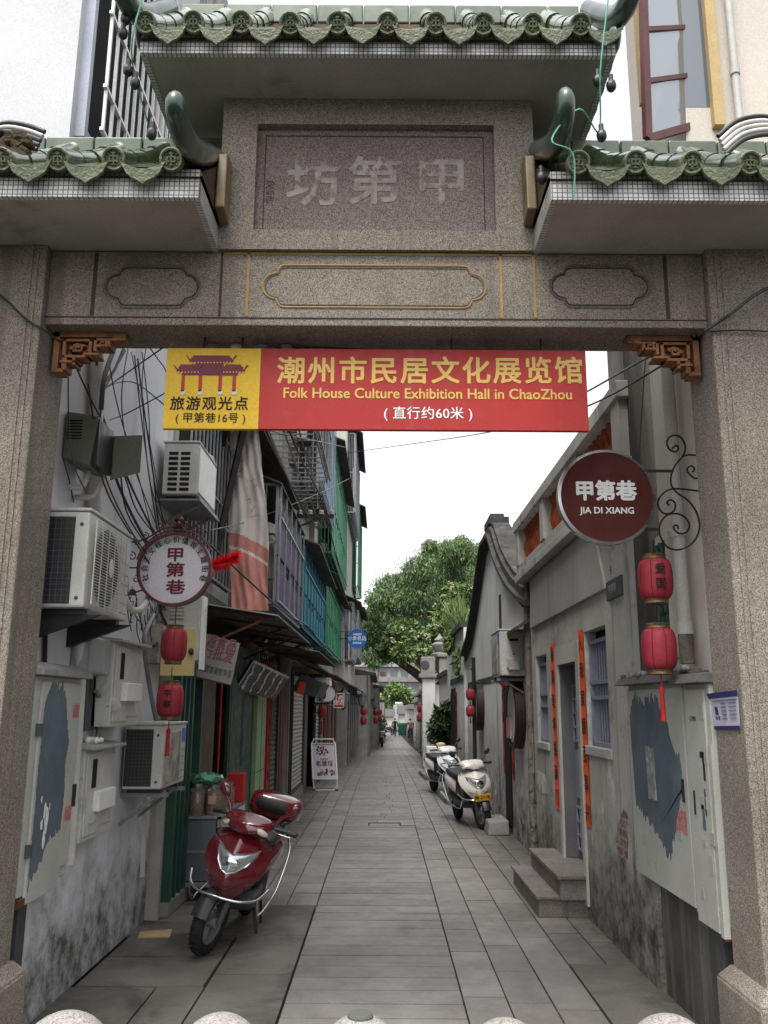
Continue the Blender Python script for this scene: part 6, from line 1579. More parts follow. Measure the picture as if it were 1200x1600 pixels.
# ================================================================== RIGHT SIDE farther on: garden wall, gatehouse, low walls
gw = thing('garden_wall', 'grimy old garden wall with plants on top between the old house and the gatehouse', 'wall', (2.5, 21, 0))
m = MB(); m.box((1.68, 18.4, -.1), (2.0, 23.2, 3.3)); m.box((1.70, 23.2, -.1), (2.0, 27, 2.5)); m.build('wall', 'oldW', gw)
m = MB(); m.box((1.6, 18.4, 3.3), (2.05, 23.2, 3.42)); m.box((1.62, 23.2, 2.5), (2.05, 27, 2.62)); m.box((1.66, 18.5, 2.2), (1.69, 22, 2.32)); m.build('coping', 'oldD', gw)
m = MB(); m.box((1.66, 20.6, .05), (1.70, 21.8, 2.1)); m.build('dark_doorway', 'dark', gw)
couplet('red paper couplet on the garden wall beside the dark shrub, nearer strip', 20.2, 20.5, .7, 2.0, 1.68, '迎春接福', 'couplet2', .2)
couplet('red paper couplet on the garden wall beside the dark shrub, farther strip', 21.85, 22.2, .7, 2.0, 1.68, '鸿运当头', 'couplet2', .2)
gh = thing('gatehouse', 'white piered gatehouse with stone finials standing past the dark shrub', 'gatehouse', (1.7, 28, -.15))
m = MB(); m.box((1.22, 27.6, -.3), (1.62, 28.2, 2.55)); m.build('pier', 'oldW', gh, bevel=.02)
m = MB(); m.box((1.62, 27.8, -.3), (2.8, 28.2, 2.35)); m.build('wall', 'cream', gh)
m = MB(); m.box((1.12, 27.5, 2.55), (2.9, 28.3, 2.68)); m.box((1.18, 27.56, 2.68), (1.62, 28.24, 3.2)); m.box((1.75, 27.7, 2.68), (2.8, 28.2, 3.2)); m.box((1.7, 27.64, 3.2), (2.9, 28.26, 3.3)); m.build('stone_cornice', 'concr', gh, bevel=.02)
m = MB(); m.lathe([(.22, 3.2), (.26, 3.3), (.14, 3.36), (.24, 3.5), (.26, 3.6), (.14, 3.68), (.18, 3.74), (.06, 3.86), (.0, 3.96)], (1.78, 27.9, 0), 14); m.build('finial', 'concr', gh, smooth=40)
m = MB(); m.box((1.2, 27.58, 2.70), (1.4, 27.6, 3.15)); m.lathe([(0, -.01), (.12, -.01), (.14, .01)], (1.3, 27.55, 2.95), 10, ax='Y'); m.build('carving', 'oldD', gh)
for i, (px, py, lab) in enumerate(((755 - 69, 1194, 'low stone block before the gatehouse pier'), (669, 1186, 'small stone block at the gatehouse pier foot'))):
    c = RZ(px, py + 6, zg(27)); t = thing('stone_block', lab, 'stone', c)
    m = MB(); m.box((c.x - .18, c.y - .1, c.z), (c.x + .18, c.y + .6, c.z + .24)); m.build('block', 'concr', t, bevel=.02)
for (ya, yb, xa, zt_, lab, mm) in ((28.3, 44, 1.72, 2.2, 'long white lane wall with narrow tiled coping on the far right', 'oldW'), (44, 62, 2.15, 2.0, 'farther grey lane wall with tiled coping near the cyclist', 'oldW'), (62, 100, 2.5, 1.6, 'farthest low white wall beyond the cyclist', 'cream')):
    t = thing('lane_wall', lab, 'wall', (xa, (ya + yb) / 2, zg(ya)))
    m = MB(); m.box((xa, ya, zg(yb) - .3), (xa + .4, yb, zt_)); m.build('wall', mm, t)
    m = MB(); m.hexa([V(q_) for q_ in ((xa - .25, ya, zt_ - .05), (xa + .6, ya, zt_ - .05), (xa + .6, yb, zt_ - .05), (xa - .25, yb, zt_ - .05), (xa + .1, ya, zt_ + .35), (xa + .3, ya, zt_ + .35), (xa + .3, yb, zt_ + .35), (xa + .1, yb, zt_ + .35))]); m.build('tiled_coping', 'tile', t)
    m = MB(); y = ya + 1
    while y < yb - 2: m.box((xa - .08, y, zg(y) - .1), (xa, y + .5, zt_ - .1)); y += 4.6
    m.each('pier', 'oldW', t)
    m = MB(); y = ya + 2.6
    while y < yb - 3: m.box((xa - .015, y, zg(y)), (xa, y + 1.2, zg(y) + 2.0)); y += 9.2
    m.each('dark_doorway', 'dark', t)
    m = MB(); y = ya + 2.3
    while y < yb - 3: m.box((xa - .03, y, zg(y) + .5), (xa - .012, y + .3, zg(y) + 1.9)); y += 9.2
    m.each('red_strip', 'couplet2', t)
eh = thing('low_house', 'low pale houses closing the far end of the lane under the round tree', 'house', (0, 112, -1.2))
m = MB(); m.box((-.4, 108, -1.6), (1.3, 114, .6)); m.box((2.0, 110, -1.6), (6, 116, .9)); m.build('wall', 'cream', eh)
m = MB(); m.hexa([V(q_) for q_ in ((-.8, 107.5, .6), (1.5, 107.5, .6), (1.5, 114, .6), (-.8, 114, .6), (-.8, 110.5, 1.5), (1.5, 110.5, 1.5), (1.5, 111, 1.5), (-.8, 111, 1.5))]); m.hexa([V(q_) for q_ in ((1.8, 109.5, .9), (6.3, 109.5, .9), (6.3, 116, .9), (1.8, 116, .9), (1.8, 112.5, 1.9), (6.3, 112.5, 1.9), (6.3, 113, 1.9), (1.8, 113, 1.9))]); m.build('roof', 'tile', eh)
gb = thing('recycling_bin', 'dark green bin beside the far right wall behind the cyclist', 'bin', RZ(625, 1150, zg(80)))
c = V((2.0, 92, zg(92))); m = MB(); m.hexa([c + V(q_) for q_ in ((-.4, -.4, 0), (.4, -.4, 0), (.4, .4, 0), (-.4, .4, 0), (-.48, -.48, 1.1), (.48, -.48, 1.1), (.48, .48, 1.1), (-.48, .48, 1.1))]); m.build('body', 'gpost', gb, bevel=.03)
m = MB(); m.box((c.x - .52, 91.5, c.z + 1.1), (c.x + .52, 92.5, c.z + 1.24)); m.build('lid', 'green', gb, bevel=.03)
# far apartment block
ap = thing('apartment_block', 'long grey apartment block far behind the trees at the end of the lane', 'apartment block', (2, 175, -1.5))
m = MB(); m.box((-16, 170, -2), (26, 182, 15)); m.build('wall', 'aptW', ap)
for fl in range(5):
    z = 1.2 + fl * 2.8
    m = MB(); m.box((-16, 169.2, z - .35), (26, 170, z + .55)); m.build('balcony_band', 'aptW' if fl % 2 else 'concr', ap)
    for k in range(20):
        x = -15 + k * 2.05; m = MB(); m.box((x, 169.9, z + .6), (x + 1.35, 169.99, z + 2.0)); f = m.build('window', 'glass', ap)
        if (k + fl) % 3 == 0: m = MB(); m.box((x + .1, 169.4, z + .9), (x + 1.1, 169.8, z + 1.5)); m.build('laundry', ('white', 'clothM', 'blue')[k % 3], f)
m = MB(); m.box((-16, 169, 15), (26, 182, 15.4)); m.box((-2, 171, 15.4), (6, 178, 17)); m.build('roof_parapet', 'concr', ap)
for k in range(2):
    t = thing('water_tank', ('white rooftop tank, left of two, above the far low houses', 'white rooftop tank, right of two, above the far low houses')[k], 'tank', (-.6 + k * 2.4, 118, 2.5))
    m = MB(); m.box((-1.2 + k * 2.6, 118, -1.2), (.1 + k * 2.6, 119, 2.0)); m.build('plinth', 'aptW', t)
    m = MB(); m.box((-1.0 + k * 2.6, 118, 2.0), (.0 + k * 2.6, 119, 2.55 - .2 * k)); m.build('tank', 'offw', t, bevel=.1)

# ================================================================== trees and plants
def limbs(t, base, tops, r0, mm='bark'):
    m = MB(); base = V(base)
    for i, tp in enumerate(tops):
        tp = V(tp); fork = base.lerp(tp, .38); fork.x = base.x + (tp.x - base.x) * .15; fork.y = base.y + (tp.y - base.y) * .15
        P = smoothpath([base + V((.05 * i, 0, -.4)), fork, fork.lerp(tp, .5) + V((0, 0, .3)), tp], 5); n = len(P)
        m.tube(P, [r0 * (1 - .93 * k / (n - 1)) for k in range(n)], 8)
    m.build('trunk', mm, t, smooth=60)
def tree_px(name, label, cat, cl, Yb, n, size, mats, base, r0, droop=.5, width=.3, seed=1, jitter=3, bark='bark', group=None, shell=.5):
    t = thing(name, label, cat, base, group=group); r = random.Random(seed); C = []
    for (px, py, rp) in cl:
        yy = Yb + r.uniform(-jitter, jitter); c = RY(px, py, yy); R_ = RY(px + rp, py, yy).x - c.x
        C.append((c, (R_, R_ * 1.1, R_ * .78), R_ ** 2))
    limbs(t, base, [c[0] for c in C[::2]], r0, bark)
    leaf_mesh('crown', mats, t, C, n, size, droop, width, seed, shell=shell)
    return t
T1 = [(593, 935, 24), (612, 915, 28), (575, 965, 22), (600, 965, 34), (625, 950, 36), (650, 930, 34), (655, 890, 30), (680, 870, 30), (705, 862, 28), (728, 862, 26), (748, 880, 26), (700, 895, 34), (725, 905, 34), (668, 920, 34), (690, 940, 38), (640, 985, 36), (575, 1000, 24), (598, 1003, 28), (620, 1000, 26), (668, 985, 38), (700, 985, 34), (580, 1025, 16), (604, 1026, 14), (570, 985, 16), (630, 905, 16), (672, 852, 14), (720, 846, 14)]
tree_px('willow_tree', 'big drooping green tree filling the sky above the end of the lane', 'tree', T1, 47, 70000, .20, ['leaf', 'leafL', 'leafD'], (4.6, 48, zg(48)), .42, .75, .24, 3, 4, shell=.45)
T2 = [(622, 1000, 20), (650, 1005, 22), (640, 985, 18), (672, 1000, 22), (690, 985, 20), (605, 1015, 16), (630, 1020, 16), (660, 1020, 14), (700, 960, 22), (720, 935, 20), (705, 925, 16), (735, 925, 14)]
t = tree_px('flowering_tree', 'lighter green tree with small cream flowers in front of the drooping tree', 'tree', T2, 36, 13000, .22, ['leafL', 'leaf'], (3.4, 37, zg(37)), .16, .25, .36, 5, 1.5)
r = random.Random(9); m = MB()
for k in range(34):
    px, py, rp = r.choice(T2); c = RY(px + r.uniform(-rp, rp), py - r.uniform(0, rp), 34.4 + r.uniform(0, 1.5))
    for j in range(4): m.ell(c + V((r.uniform(-.09, .09), r.uniform(-.06, .06), r.uniform(-.06, .06))), (.038, .038, .028), 6, 4)
m.build('blossom', 'flower', t)
tree_px('slender_tree', 'slender pale trunked tree in front of the far apartment block', 'tree', [(585, 1030, 16), (575, 1018, 14), (596, 1020, 14)], 72, 2600, .3, ['leaf', 'leafD'], (-.75, 72, zg(72)), .22, .6, .28, 8, 1, 'barkL')
tree_px('round_tree', 'bright green round topped tree above the far low houses', 'tree', [(612, 1090, 17), (628, 1086, 16), (600, 1102, 14), (640, 1098, 14), (617, 1078, 12)], 124, 5000, .5, ['leafL', 'leaf'], (1.6, 124, -1.3), .3, .3, .4, 9, 2)
tree_px('terrace_shrub', 'pinkish green shrubs on the far block roof, right side', 'shrub', [(665, 1040, 10), (680, 1035, 12), (650, 1045, 9)], 165, 1600, .5, ['leafL', 'pinkw'], (9, 165, 0), .2, .3, .4, 10, 1)
tree_px('lane_shrub', 'yellow green potted shrub by the far left lanterns', 'shrub', [(596, 1123, 6), (599, 1130, 6), (595, 1137, 5)], 60, 700, .14, ['leafL', 'leaf'], (-.25, 60, zg(60)), .05, .2, .4, 11, .3)
tree_px('climbing_shrub', 'dense dark green shrub against the right wall behind the white scooters', 'shrub', [(694, 1118, 16), (690, 1140, 17), (697, 1160, 15), (684, 1132, 12), (702, 1105, 9), (690, 1176, 12), (681, 1150, 9)], 22.3, 6500, .13, ['leafD', 'leaf'], (1.55, 22.3, 0), .06, .4, .4, 12, .25, shell=.3)
t = thing('grass_tuft', 'long pale green grass tufts sprouting on top of the garden wall', 'grass tuft', (1.8, 20.5, 3.4))
leaf_mesh('blades', ['leafL', 'leaf'], t, [(RY(712, 968, 21), (.22, .5, .2), 1), (RY(722, 985, 20), (.15, .4, .2), 1), (RY(705, 985, 22), (.2, .4, .15), .7)], 800, .42, .1, .05, 13, vertical=True)
leaf_mesh('trailing_leaves', ['leafL', 'leaf', 'leafD'], t, [(RY(712, 1000, 21), (.25, .6, .3), 1), (RY(720, 1030, 19.5), (.12, .5, .3), .6)], 1600, .14, .7, .35, 14)
t = thing('potted_plant', 'small bright plant in a trough on the gatehouse top', 'plant', (2.2, 27.9, 3.3))
m = MB(); m.box((1.95, 27.8, 3.3), (2.6, 28.1, 3.42)); m.build('trough', 'concrD', t)
leaf_mesh('leaves', ['leafL', 'leaf'], t, [((2.2, 27.95, 3.6), (.26, .15, .2), 1)], 500, .3, .0, .22, 15, vertical=True)

# ================================================================== cables across the lane and on the archway
cable('thin wire crossing the white sky below the red board', [RY(540, 708, 20), RY(640, 694, 14), RY(760, 676, 9), RY(905, 640, 6), RY(1085, 540, 4.5)], .006, 'dgrey')
cable('dark wire from the archway pillar down behind the round brown sign', [RY(1085, 525, 4.2), RY(1000, 565, 5), RY(917, 612, 6.5), RY(860, 640, 9)], .007)
cable('black wire running off the right pillar to the upper right edge', [(1.60, 4.08, 3.50), RY(1140, 492, 4.05), RY(1210, 445, 4.0), (2.6, 4.0, 3.98), (3.3, 4.5, 4.3)], .008)
cable('thin wire stretched across the right pillar', [(1.62, 4.085, 3.50), RY(1150, 516, 4.08), RY(1210, 518, 4.08), (2.44, 4.09, 3.5), (2.6, 4.56, 3.5)], .004)
cable('black wire running down the left pillar to the carved bracket', [(-2.55, 4.4, 3.95), (-2.3, 4.07, 3.82), RY(-10, 455, 4.07), RY(40, 498, 4.08), RY(66, 514, 4.09), RY(95, 535, 4.2)], .006)
cable('pair of drop wires beside the round brown sign', [RY(1010, 540, 5.2), RY(1003, 640, 5.3), RY(998, 720, 5.3)], .004, 'dgrey')
cable('wire slanting before the purple cage', [RY(330, 828, 8), RY(400, 810, 10), RY(500, 770, 15), RY(545, 748, 20)], .006, 'grey')
cable('curling wire stub on the cloth beside the board', [RY(355, 640, 8.5), RY(420, 672, 9), RY(500, 690, 12), RY(545, 700, 18)], .008)
for k in range(3): cable(('upper white-grey cable lying on top of the red board', 'middle grey cable lying on top of the red board', 'lower black cable lying on top of the red board')[k], [RY(400 + 30 * k, 540 + 3 * k, 4.42), RY(500, 545 - k, 4.42), RY(560, 546 - 2 * k, 4.44), RY(680, 541 + k, 4.45), RY(830, 541 + k, 4.45)], .006, ('grey', 'dgrey', 'black')[k])
for nm, lab, pts, cols in (('cable_coil', 'coil of black and white cables lying on the right side roof', [(1122, 213), (1150, 190), (1185, 182), (1215, 186)], ('black', 'pvc', 'pvc', 'pvc', 'dgrey')), ('cable_coil', 'dark tangled cable coil lying on the left side roof', [(-10, 197), (15, 192), (45, 197), (70, 206)], ('black', 'pvc', 'dgrey', 'dgrey', 'black'))):
    t = thing(nm, lab, 'cables', RY(*pts[0], 3.95))
    for i, cc in enumerate(cols):
        m = MB(); m.tube(smoothpath([RY(px + 3 * i * (1 if pts[0][0] > 600 else -1), py + 7 * i, 3.98 - .02 * i) for px, py in pts]), .013, 7); m.build('strand', cc, t, smooth=60)
t = thing('debris_heap', 'dark heap of leaf litter on the left side roof by the cable coil', 'debris', RY(20, 225, 3.9))
m = MB(); r = random.Random(3)
for k in range(40): c = RY(r.uniform(-5, 42), r.uniform(212, 242), 3.78); m.ell(c, (r.uniform(.02, .05), .04, r.uniform(.012, .03)), 7, 5, M=Matrix.Rotation(r.uniform(-1, 1), 3, 'Y'))
m.build('heap', 'debris', t)
for lab, P, pods in (('teal string light cord with dark pods tied round the right roof horn', [RY(950, 0, 3.6), RY(938, 110, 3.62), RY(936, 205, 3.75), RY(905, 170, 3.5), RY(862, 218, 3.42), RY(895, 240, 3.45), RY(897, 310, 3.5)], ((934, 126), (940, 212), (955, 134), (846, 278))), ('teal string light cord with dark pods along the left edge of the upper roof', [RY(222, 0, 3.6), RY(207, 60, 3.62), RY(210, 115, 3.8), RY(236, 208, 4.2)], ((196, 30), (192, 52), (200, 110), (211, 130), (237, 209)))):
    t = thing('string_light', lab, 'string light', P[0]); m = MB(); m.tube(smoothpath(P), .004, 5); m.build('cord', mat('teal_cord', (.12, .36, .30), .6), t)
    for px, py in pods: m = MB(); c = RY(px, py, 3.72); m.ell(c, (.026, .026, .034), 8, 6); m.lathe([(.012, .03), (.012, .06)], c, 8); m.build('pod', 'black', t, smooth=40)

cable('long black cable looping along the upper cages of the shop houses', [(-1.2, 7.5, 4.9), (-1.0, 10, 4.55), (-1.02, 14, 4.95), (-.95, 18, 4.6), (-1.0, 24, 4.9)], .012)
cable('second black cable sagging under the upper cages near the teal sheet', [(-1.25, 7.5, 4.4), (-1.1, 11, 4.25), (-1.06, 15, 4.5), (-1.0, 20, 4.35), (-1.0, 27, 4.6)], .009)
cable('loose grey cable hanging below the purple cage over the tin awning', [(-1.6, 7.5, 3.1), (-1.15, 10, 2.72), (-1.08, 13, 2.78), (-1.05, 17, 2.62), (-1.0, 21, 2.75)], .010, 'dgrey')
t = thing('insulator_rack', 'iron arm with four pale insulators between the teal and purple cages', 'insulators', (-1.4, 13.65, 4.7))
m = MB(); m.bar((-1.75, 13.65, 4.62), (-.8, 13.65, 4.62), .05); m.bar((-1.75, 13.65, 4.3), (-1.0, 13.65, 4.6), .03); m.build('arm', 'blackm', t)
for x in (-1.35, -1.18, -1.0, -.84): m = MB(); m.lathe([(.012, 0), (.045, .01), (.045, .03), (.025, .04), (.04, .05), (.03, .08), (0, .085)], (x, 13.65, 4.645), 12); m.build('insulator', 'greyT', t, smooth=50)
# ================================================================== scooters
def sring(cy, cz, hw, hh, n=16, e=.75, y=None, lean=0.0):
    """superellipse section standing across the scooter (x sideways, z up) at y"""
    P = []
    for j in range(n):
        t = 2 * PI * j / n; c, s = math.cos(t), math.sin(t)
        px = hw * math.copysign(abs(c) ** e, c); pz = hh * math.copysign(abs(s) ** e, s)
        P.append(V((px, cy + lean * pz, cz + pz)))
    return P
def shield(u, z):
    """front apron surface: y for side position u (-1..1) and height z; half width"""
    T = [(.37, .035, -.66, .03), (.42, .085, -.715, .075), (.48, .135, -.735, .12), (.56, .178, -.735, .16), (.64, .205, -.70, .19), (.72, .212, -.645, .20), (.79, .20, -.585, .19), (.85, .17, -.525, .16), (.885, .13, -.48, .12)]
    z = min(max(z, T[0][0]), T[-1][0])
    for a, b in zip(T[:-1], T[1:]):
        if a[0] <= z <= b[0]:
            k = (z - a[0]) / (b[0] - a[0]); w_, y_, s_ = (a[i] + (b[i] - a[i]) * k for i in (1, 2, 3)); break
    return V((u * w_, y_ + s_ * abs(u) ** 1.7 - .018 * max(0, 1 - abs(u) * 4), z))
def make_scooter(name, label, paint, loc, rz, lean=0.0, steer=0.0, box=False, plate=False, rack=True, dark_fender=True, group=None):
    t = thing(name, label, 'scooter', loc, local=True, group=group, rot=(0, lean, rz))
    SM = Matrix.Translation((0, -.45, 0)) @ Matrix.Rotation(steer, 4, 'Z') @ Matrix.Translation((0, .45, 0))
    R_ = .215
    def wheel(y, M=None, drum=False):
        m = MB(); pr = []
        for k in range(13):
            a = 2 * PI * k / 12; pr.append((R_ - .042 + .042 * math.cos(a), .045 * math.sin(a)))
        pr[-1] = pr[0]
        m.lathe(pr, (0, y, R_), 36, ax='X')
        for k in range(30):
            a = 2 * PI * k / 30; 
            for s in (-1, 1): m.bar((s * .006, y + (R_ + .001) * math.cos(a), R_ + (R_ + .001) * math.sin(a)), (s * .036, y + (R_ - .012) * math.cos(a + .09), R_ + (R_ - .012) * math.sin(a + .09)), .012, .006)
        if M is not None: m.xf(M)
        w_ = m.build('wheel', 'rubber', t, smooth=50)
        m = MB(); m.lathe([(.140, -.03), (.128, -.03), (.122, 0), (.128, .03), (.140, .03), (.140, -.03)], (0, y, R_), 28, ax='X')
        for k in range(3):
            a = 2 * PI * k / 3 + .3
            for d in (-.09, .09): m.bar((0, y + .03 * math.cos(a), R_ + .03 * math.sin(a)), (0, y + .117 * math.cos(a + d), R_ + .117 * math.sin(a + d)), .03, .02)
        m.cyl((-.05, y, R_), (.05, y, R_), .036); m.lathe([(.075, -.012), (.082, -.012), (.082, -.008), (.075, -.008), (.075, -.012)], (0, y, R_), 20, ax='X')
        if M is not None: m.xf(M)
        m.build('rim', 'grey' if not drum else 'dgrey', w_, smooth=40)
    wheel(-.62, SM); wheel(.62, None, True)
    m = MB()
    for s in (-1, 1): m.tube([(s * .065, -.62, R_), (s * .07, -.56, .42), (s * .06, -.50, .60)], [.022, .026, .024], 10)
    m.tube([(0, -.5, .55), (0, -.40, 1.0)], .03, 10); m.xf(SM); m.build('fork', 'dgrey', t, smooth=50)
    m = MB(); rows = []
    for k in range(11):
        a = math.radians(165 - k * 11); row = []
        for j in range(7):
            u_ = -1 + 2 * j / 6; rr = R_ + .022 - .02 * abs(u_) ** 2
            row.append((u_ * .058, -.62 + rr * math.cos(a), R_ + rr * math.sin(a)))
        rows.append(row)
    m.grid(rows); m.grid([[V(p_) * .985 + V((0, -.0, .0)) for p_ in r_] for r_ in rows]); m.xf(SM); m.build('front_fender', 'black' if dark_fender else paint, t, smooth=60)
    # front apron
    m = MB(); rows = []
    zs_ = [.37, .40, .44, .48, .53, .58, .63, .68, .73, .78, .82, .85, .875, .885]
    for z in zs_: rows.append([shield(-1 + 2 * j / 18, z) for j in range(19)])
    m.grid(rows); m.grid([[p_ + V((-.012 * p_.x / .2, .03, 0)) for p_ in r_] for r_ in rows])
    top, bk = rows[-1], [p_ + V((-.012 * p_.x / .2, .03, 0)) for p_ in rows[-1]]; m.grid([top, bk])
    for j in (0, -1): m.grid([[r_[j] for r_ in rows], [r_[j] + V((-.012 * r_[j].x / .2, .03, 0)) for r_ in rows]])
    ap_ = m.build('front_apron', paint, t, smooth=60)
    m = MB()                                        # V crease and small vents under the headlight
    m.tube(smoothpath([shield(u_, .47 + .075 * abs(u_)) - Y * .002 for u_ in (-.75, -.35, 0, .35, .75)], 4), .0055, 6)
    for s in (-1, 1): m.ell(shield(s * .28, .545) - Y * .004, (.008, .006, .008), 8, 6)
    m.build('apron_crease', 'black', ap_)
    # headlight: a V-shaped lens set in the apron
    out = [(-.66, .785), (-.33, .755), (0, .738), (.33, .755), (.70, .785), (.62, .735), (.45, .665), (.22, .610), (0, .592), (-.22, .610), (-.42, .665), (-.58, .735)]
    m = MB(); cen = (0, .68); rings = []
    for k, f in enumerate((1, .8, .5, .2)):
        rings.append([shield(cen[0] + (a - cen[0]) * f, cen[1] + (b - cen[1]) * f) + V((0, -.006 - .016 * (1 - f ** 2), 0)) for a, b in out])
    m.loft(rings, caps=False); m.add(rings[-1], [tuple(range(12))]); hl_ = m.build('headlight', 'lens', t, smooth=50)
    m = MB(); m.tube([p_ - Y * .002 for p_ in rings[0]], .0075, 6, closed=True); m.build('headlight_rim', 'chrome' if paint != 'whitel' else 'black', hl_, smooth=60)
    m = MB(); m.ell(shield(0, .675) + V((0, -.014, 0)), (.055, .014, .055), 16, 10); m.build('reflector', 'chrome', hl_, smooth=60)
    # legs shield inside, floor, underbody
    m = MB(); m.loft([sring(-.40, .46, .13, .08), sring(-.41, .62, .17, .10), sring(-.40, .78, .16, .08), sring(-.38, .87, .11, .03)][::-1]); m.build('inner_shield', 'black', t, smooth=60)
    m = MB(); m.loft([sring(-.56, .35, .06, .05), sring(-.44, .33, .12, .05), sring(-.30, .30, .16, .045), sring(.10, .30, .17, .045), sring(.22, .33, .15, .06), sring(.45, .36, .12, .10), sring(.72, .36, .09, .08)]); m.build('floorboard', 'black', t, smooth=60)
    m = MB(); m.loft([sring(-.02, .46, .10, .14), sring(.10, .50, .12, .2), sring(.3, .52, .12, .2), sring(.5, .5, .1, .16)]); m.build('under_seat_cover', 'black', t, smooth=60)
    m = MB(); m.loft([sring(.06, .50, .07, .10), sring(.14, .52, .125, .15), sring(.30, .57, .165, .16), sring(.50, .62, .175, .14), sring(.70, .67, .145, .105), sring(.84, .71, .10, .07), sring(.93, .735, .05, .035)]); m.build('rear_body', paint, t, smooth=60)
    m = MB(); m.loft([sring(-.06, .735, .06, .03), sring(.0, .745, .11, .045), sring(.15, .74, .135, .05), sring(.32, .745, .14, .055), sring(.5, .785, .14, .055), sring(.68, .80, .12, .05), sring(.78, .80, .07, .03)]); m.build('seat', 'seat', t, smooth=60)
    m = MB(); m.loft([sring(.86, .69, .085, .035), sring(.93, .70, .07, .03), sring(.955, .70, .05, .02)]); m.build('taillight', 'couplet2', t, smooth=50)
    # handlebar cowl, grips, mirrors
    m = MB(); m.loft([sring(-.525, .955, .035, .03), sring(-.505, .965, .10, .058, lean=.4), sring(-.455, .985, .155, .078, lean=.35), sring(-.40, 1.0, .175, .075), sring(-.345, 1.0, .14, .05), sring(-.32, 1.0, .08, .03)]); m.xf(SM); cw = m.build('handlebar_cowl', paint, t, smooth=60)
    m = MB()
    for s in (-1, 1): m.ell((s * .125, -.475, .945), (.050, .022, .028), 12, 8, M=Matrix.Rotation(s * .5, 3, 'Z') @ Matrix.Rotation(s * .45, 3, 'Y'))
    m.xf(SM); m.build('indicator', 'amber', cw, smooth=60)
    m = MB(); m.ell((0, -.512, .985), (.014, .008, .014), 8, 6); m.xf(SM); m.build('badge', 'chrome', cw)
    m = MB()
    for s in (-1, 1):
        m.tube([(s * .13, -.40, .99), (s * .22, -.37, .995), (s * .30, -.345, .985)], [.018, .019, .02], 10); m.lathe([(.024, 0), (.024, .014)], (s * .30, -.345, .985), 10, ax='X')
    m.xf(SM); gr = m.build('handle_grip', 'black', t, smooth=50)
    m = MB()
    for s in (-1, 1): m.tube(smoothpath([(s * .17, -.42, .985), (s * .23, -.43, .97), (s * .30, -.41, .965)]), .007, 6)
    m.xf(SM); m.build('brake_lever', 'chrome', gr, smooth=60)
    for s in (-1, 1):
        m = MB(); m.tube(smoothpath([(s * .17, -.38, 1.03), (s * .19, -.375, 1.09), (s * .235, -.37, 1.15)]), [.013] * 13, 8)
        c = V((s * .25, -.37, 1.195)); m.ell(c, (.040, .024, .066), 18, 12, M=Matrix.Rotation(s * .45, 3, 'Y')); m.xf(SM); mr = m.build('mirror', paint if box else 'black', t, smooth=60)
        m = MB(); m.ell(c + V((0, .018, 0)), (.034, .008, .058), 18, 8, M=Matrix.Rotation(s * .45, 3, 'Y')); m.xf(SM); m.build('mirror_glass', 'glassL', mr, smooth=60)
    # tubular guards
    m = MB()
    for s in (-1, 1):
        m.tube(smoothpath([(0, -.775, .415), (s * .12, -.75, .415), (s * .215, -.66, .435), (s * .255, -.54, .50)]), .0088, 8)
        m.tube(smoothpath([(s * .215, -.66, .435), (s * .22, -.55, .34), (s * .215, -.46, .285)]), .0088, 8)
        m.tube(smoothpath([(s * .215, -.46, .285), (s * .225, -.30, .285), (s * .225, .0, .30), (s * .235, .14, .36), (s * .235, .30, .50), (s * .215, .50, .64), (s * .15, .68, .74)]), .0088, 8)
    m.build('guard_bar', 'chrome', t, smooth=60)
    m = MB()
    for s in (-1, 1): m.tube(smoothpath([(s * .10, .55, .83), (s * .15, .66, .87), (s * .13, .90, .90), (s * .05, .97, .90)]), .012, 8)
    m.build('rear_rack', 'chrome' if not box else 'blackm', t, smooth=60)
    m = MB(); m.tube(smoothpath([(-.14, .18, .25), (-.15, .34, .24), (-.16, .46, .27)]), .016, 8); m.tube([(-.165, .42, .27), (-.17, .50, .285), (-.175, .82, .35), (-.175, .86, .36)], [.03, .055, .058, .03], 14); m.build('exhaust', 'steel', t, smooth=50)
    m = MB(); m.tube([(.10, .05, .26), (.19, .0, .06), (.20, -.02, .004)], .011, 6); m.tube([(.12, .28, .26), (.17, .34, .02)], .009, 6); m.build('side_stand', 'blackm', t)
    m = MB(); m.tube(smoothpath([(.02, -.46, .93), (.18, -.43, .86), (.12, -.42, .75)]), .006, 5); m.tube(smoothpath([(-.02, -.46, .93), (-.18, -.43, .86), (-.12, -.42, .75)]), .006, 5); m.build('control_cable', 'black', t)
    if box:
        m = MB(); m.loft([sring(.62, .97, .155, .10, e=.55), sring(.66, .97, .19, .125, e=.55), sring(.80, .97, .205, .135, e=.5), sring(.94, .97, .185, .12, e=.55), sring(.98, .97, .15, .09, e=.55)]); bx = m.build('top_box', paint, t, smooth=60)
        m = MB(); m.loft([sring(.60, .985, .10, .055, e=.6), sring(.625, .99, .145, .075, e=.6), sring(.66, 1.0, .15, .085, e=.6)]); m.build('back_pad', 'seat', bx, smooth=60)
        m = MB(); m.loft([sring(.63, .955, .196, .008), sring(.80, .955, .215, .008), sring(.97, .955, .18, .008)]); m.build('box_seam', 'black', bx)
        m = MB(); m.bar((0, .7, .80), (0, .8, .86), .16, .04); m.build('box_mount', 'black', bx)
    if plate:
        m = MB(); m.box((-.11, -.795, .40), (.11, -.785, .50), Matrix.Rotation(.15, 3, 'X')); pl = m.build('number_plate', 'plateY', t, bevel=.004)
        lettering('潮 2176', .062, (0, -.796, .45), X, Z, 'ink', pl, bold=.001)
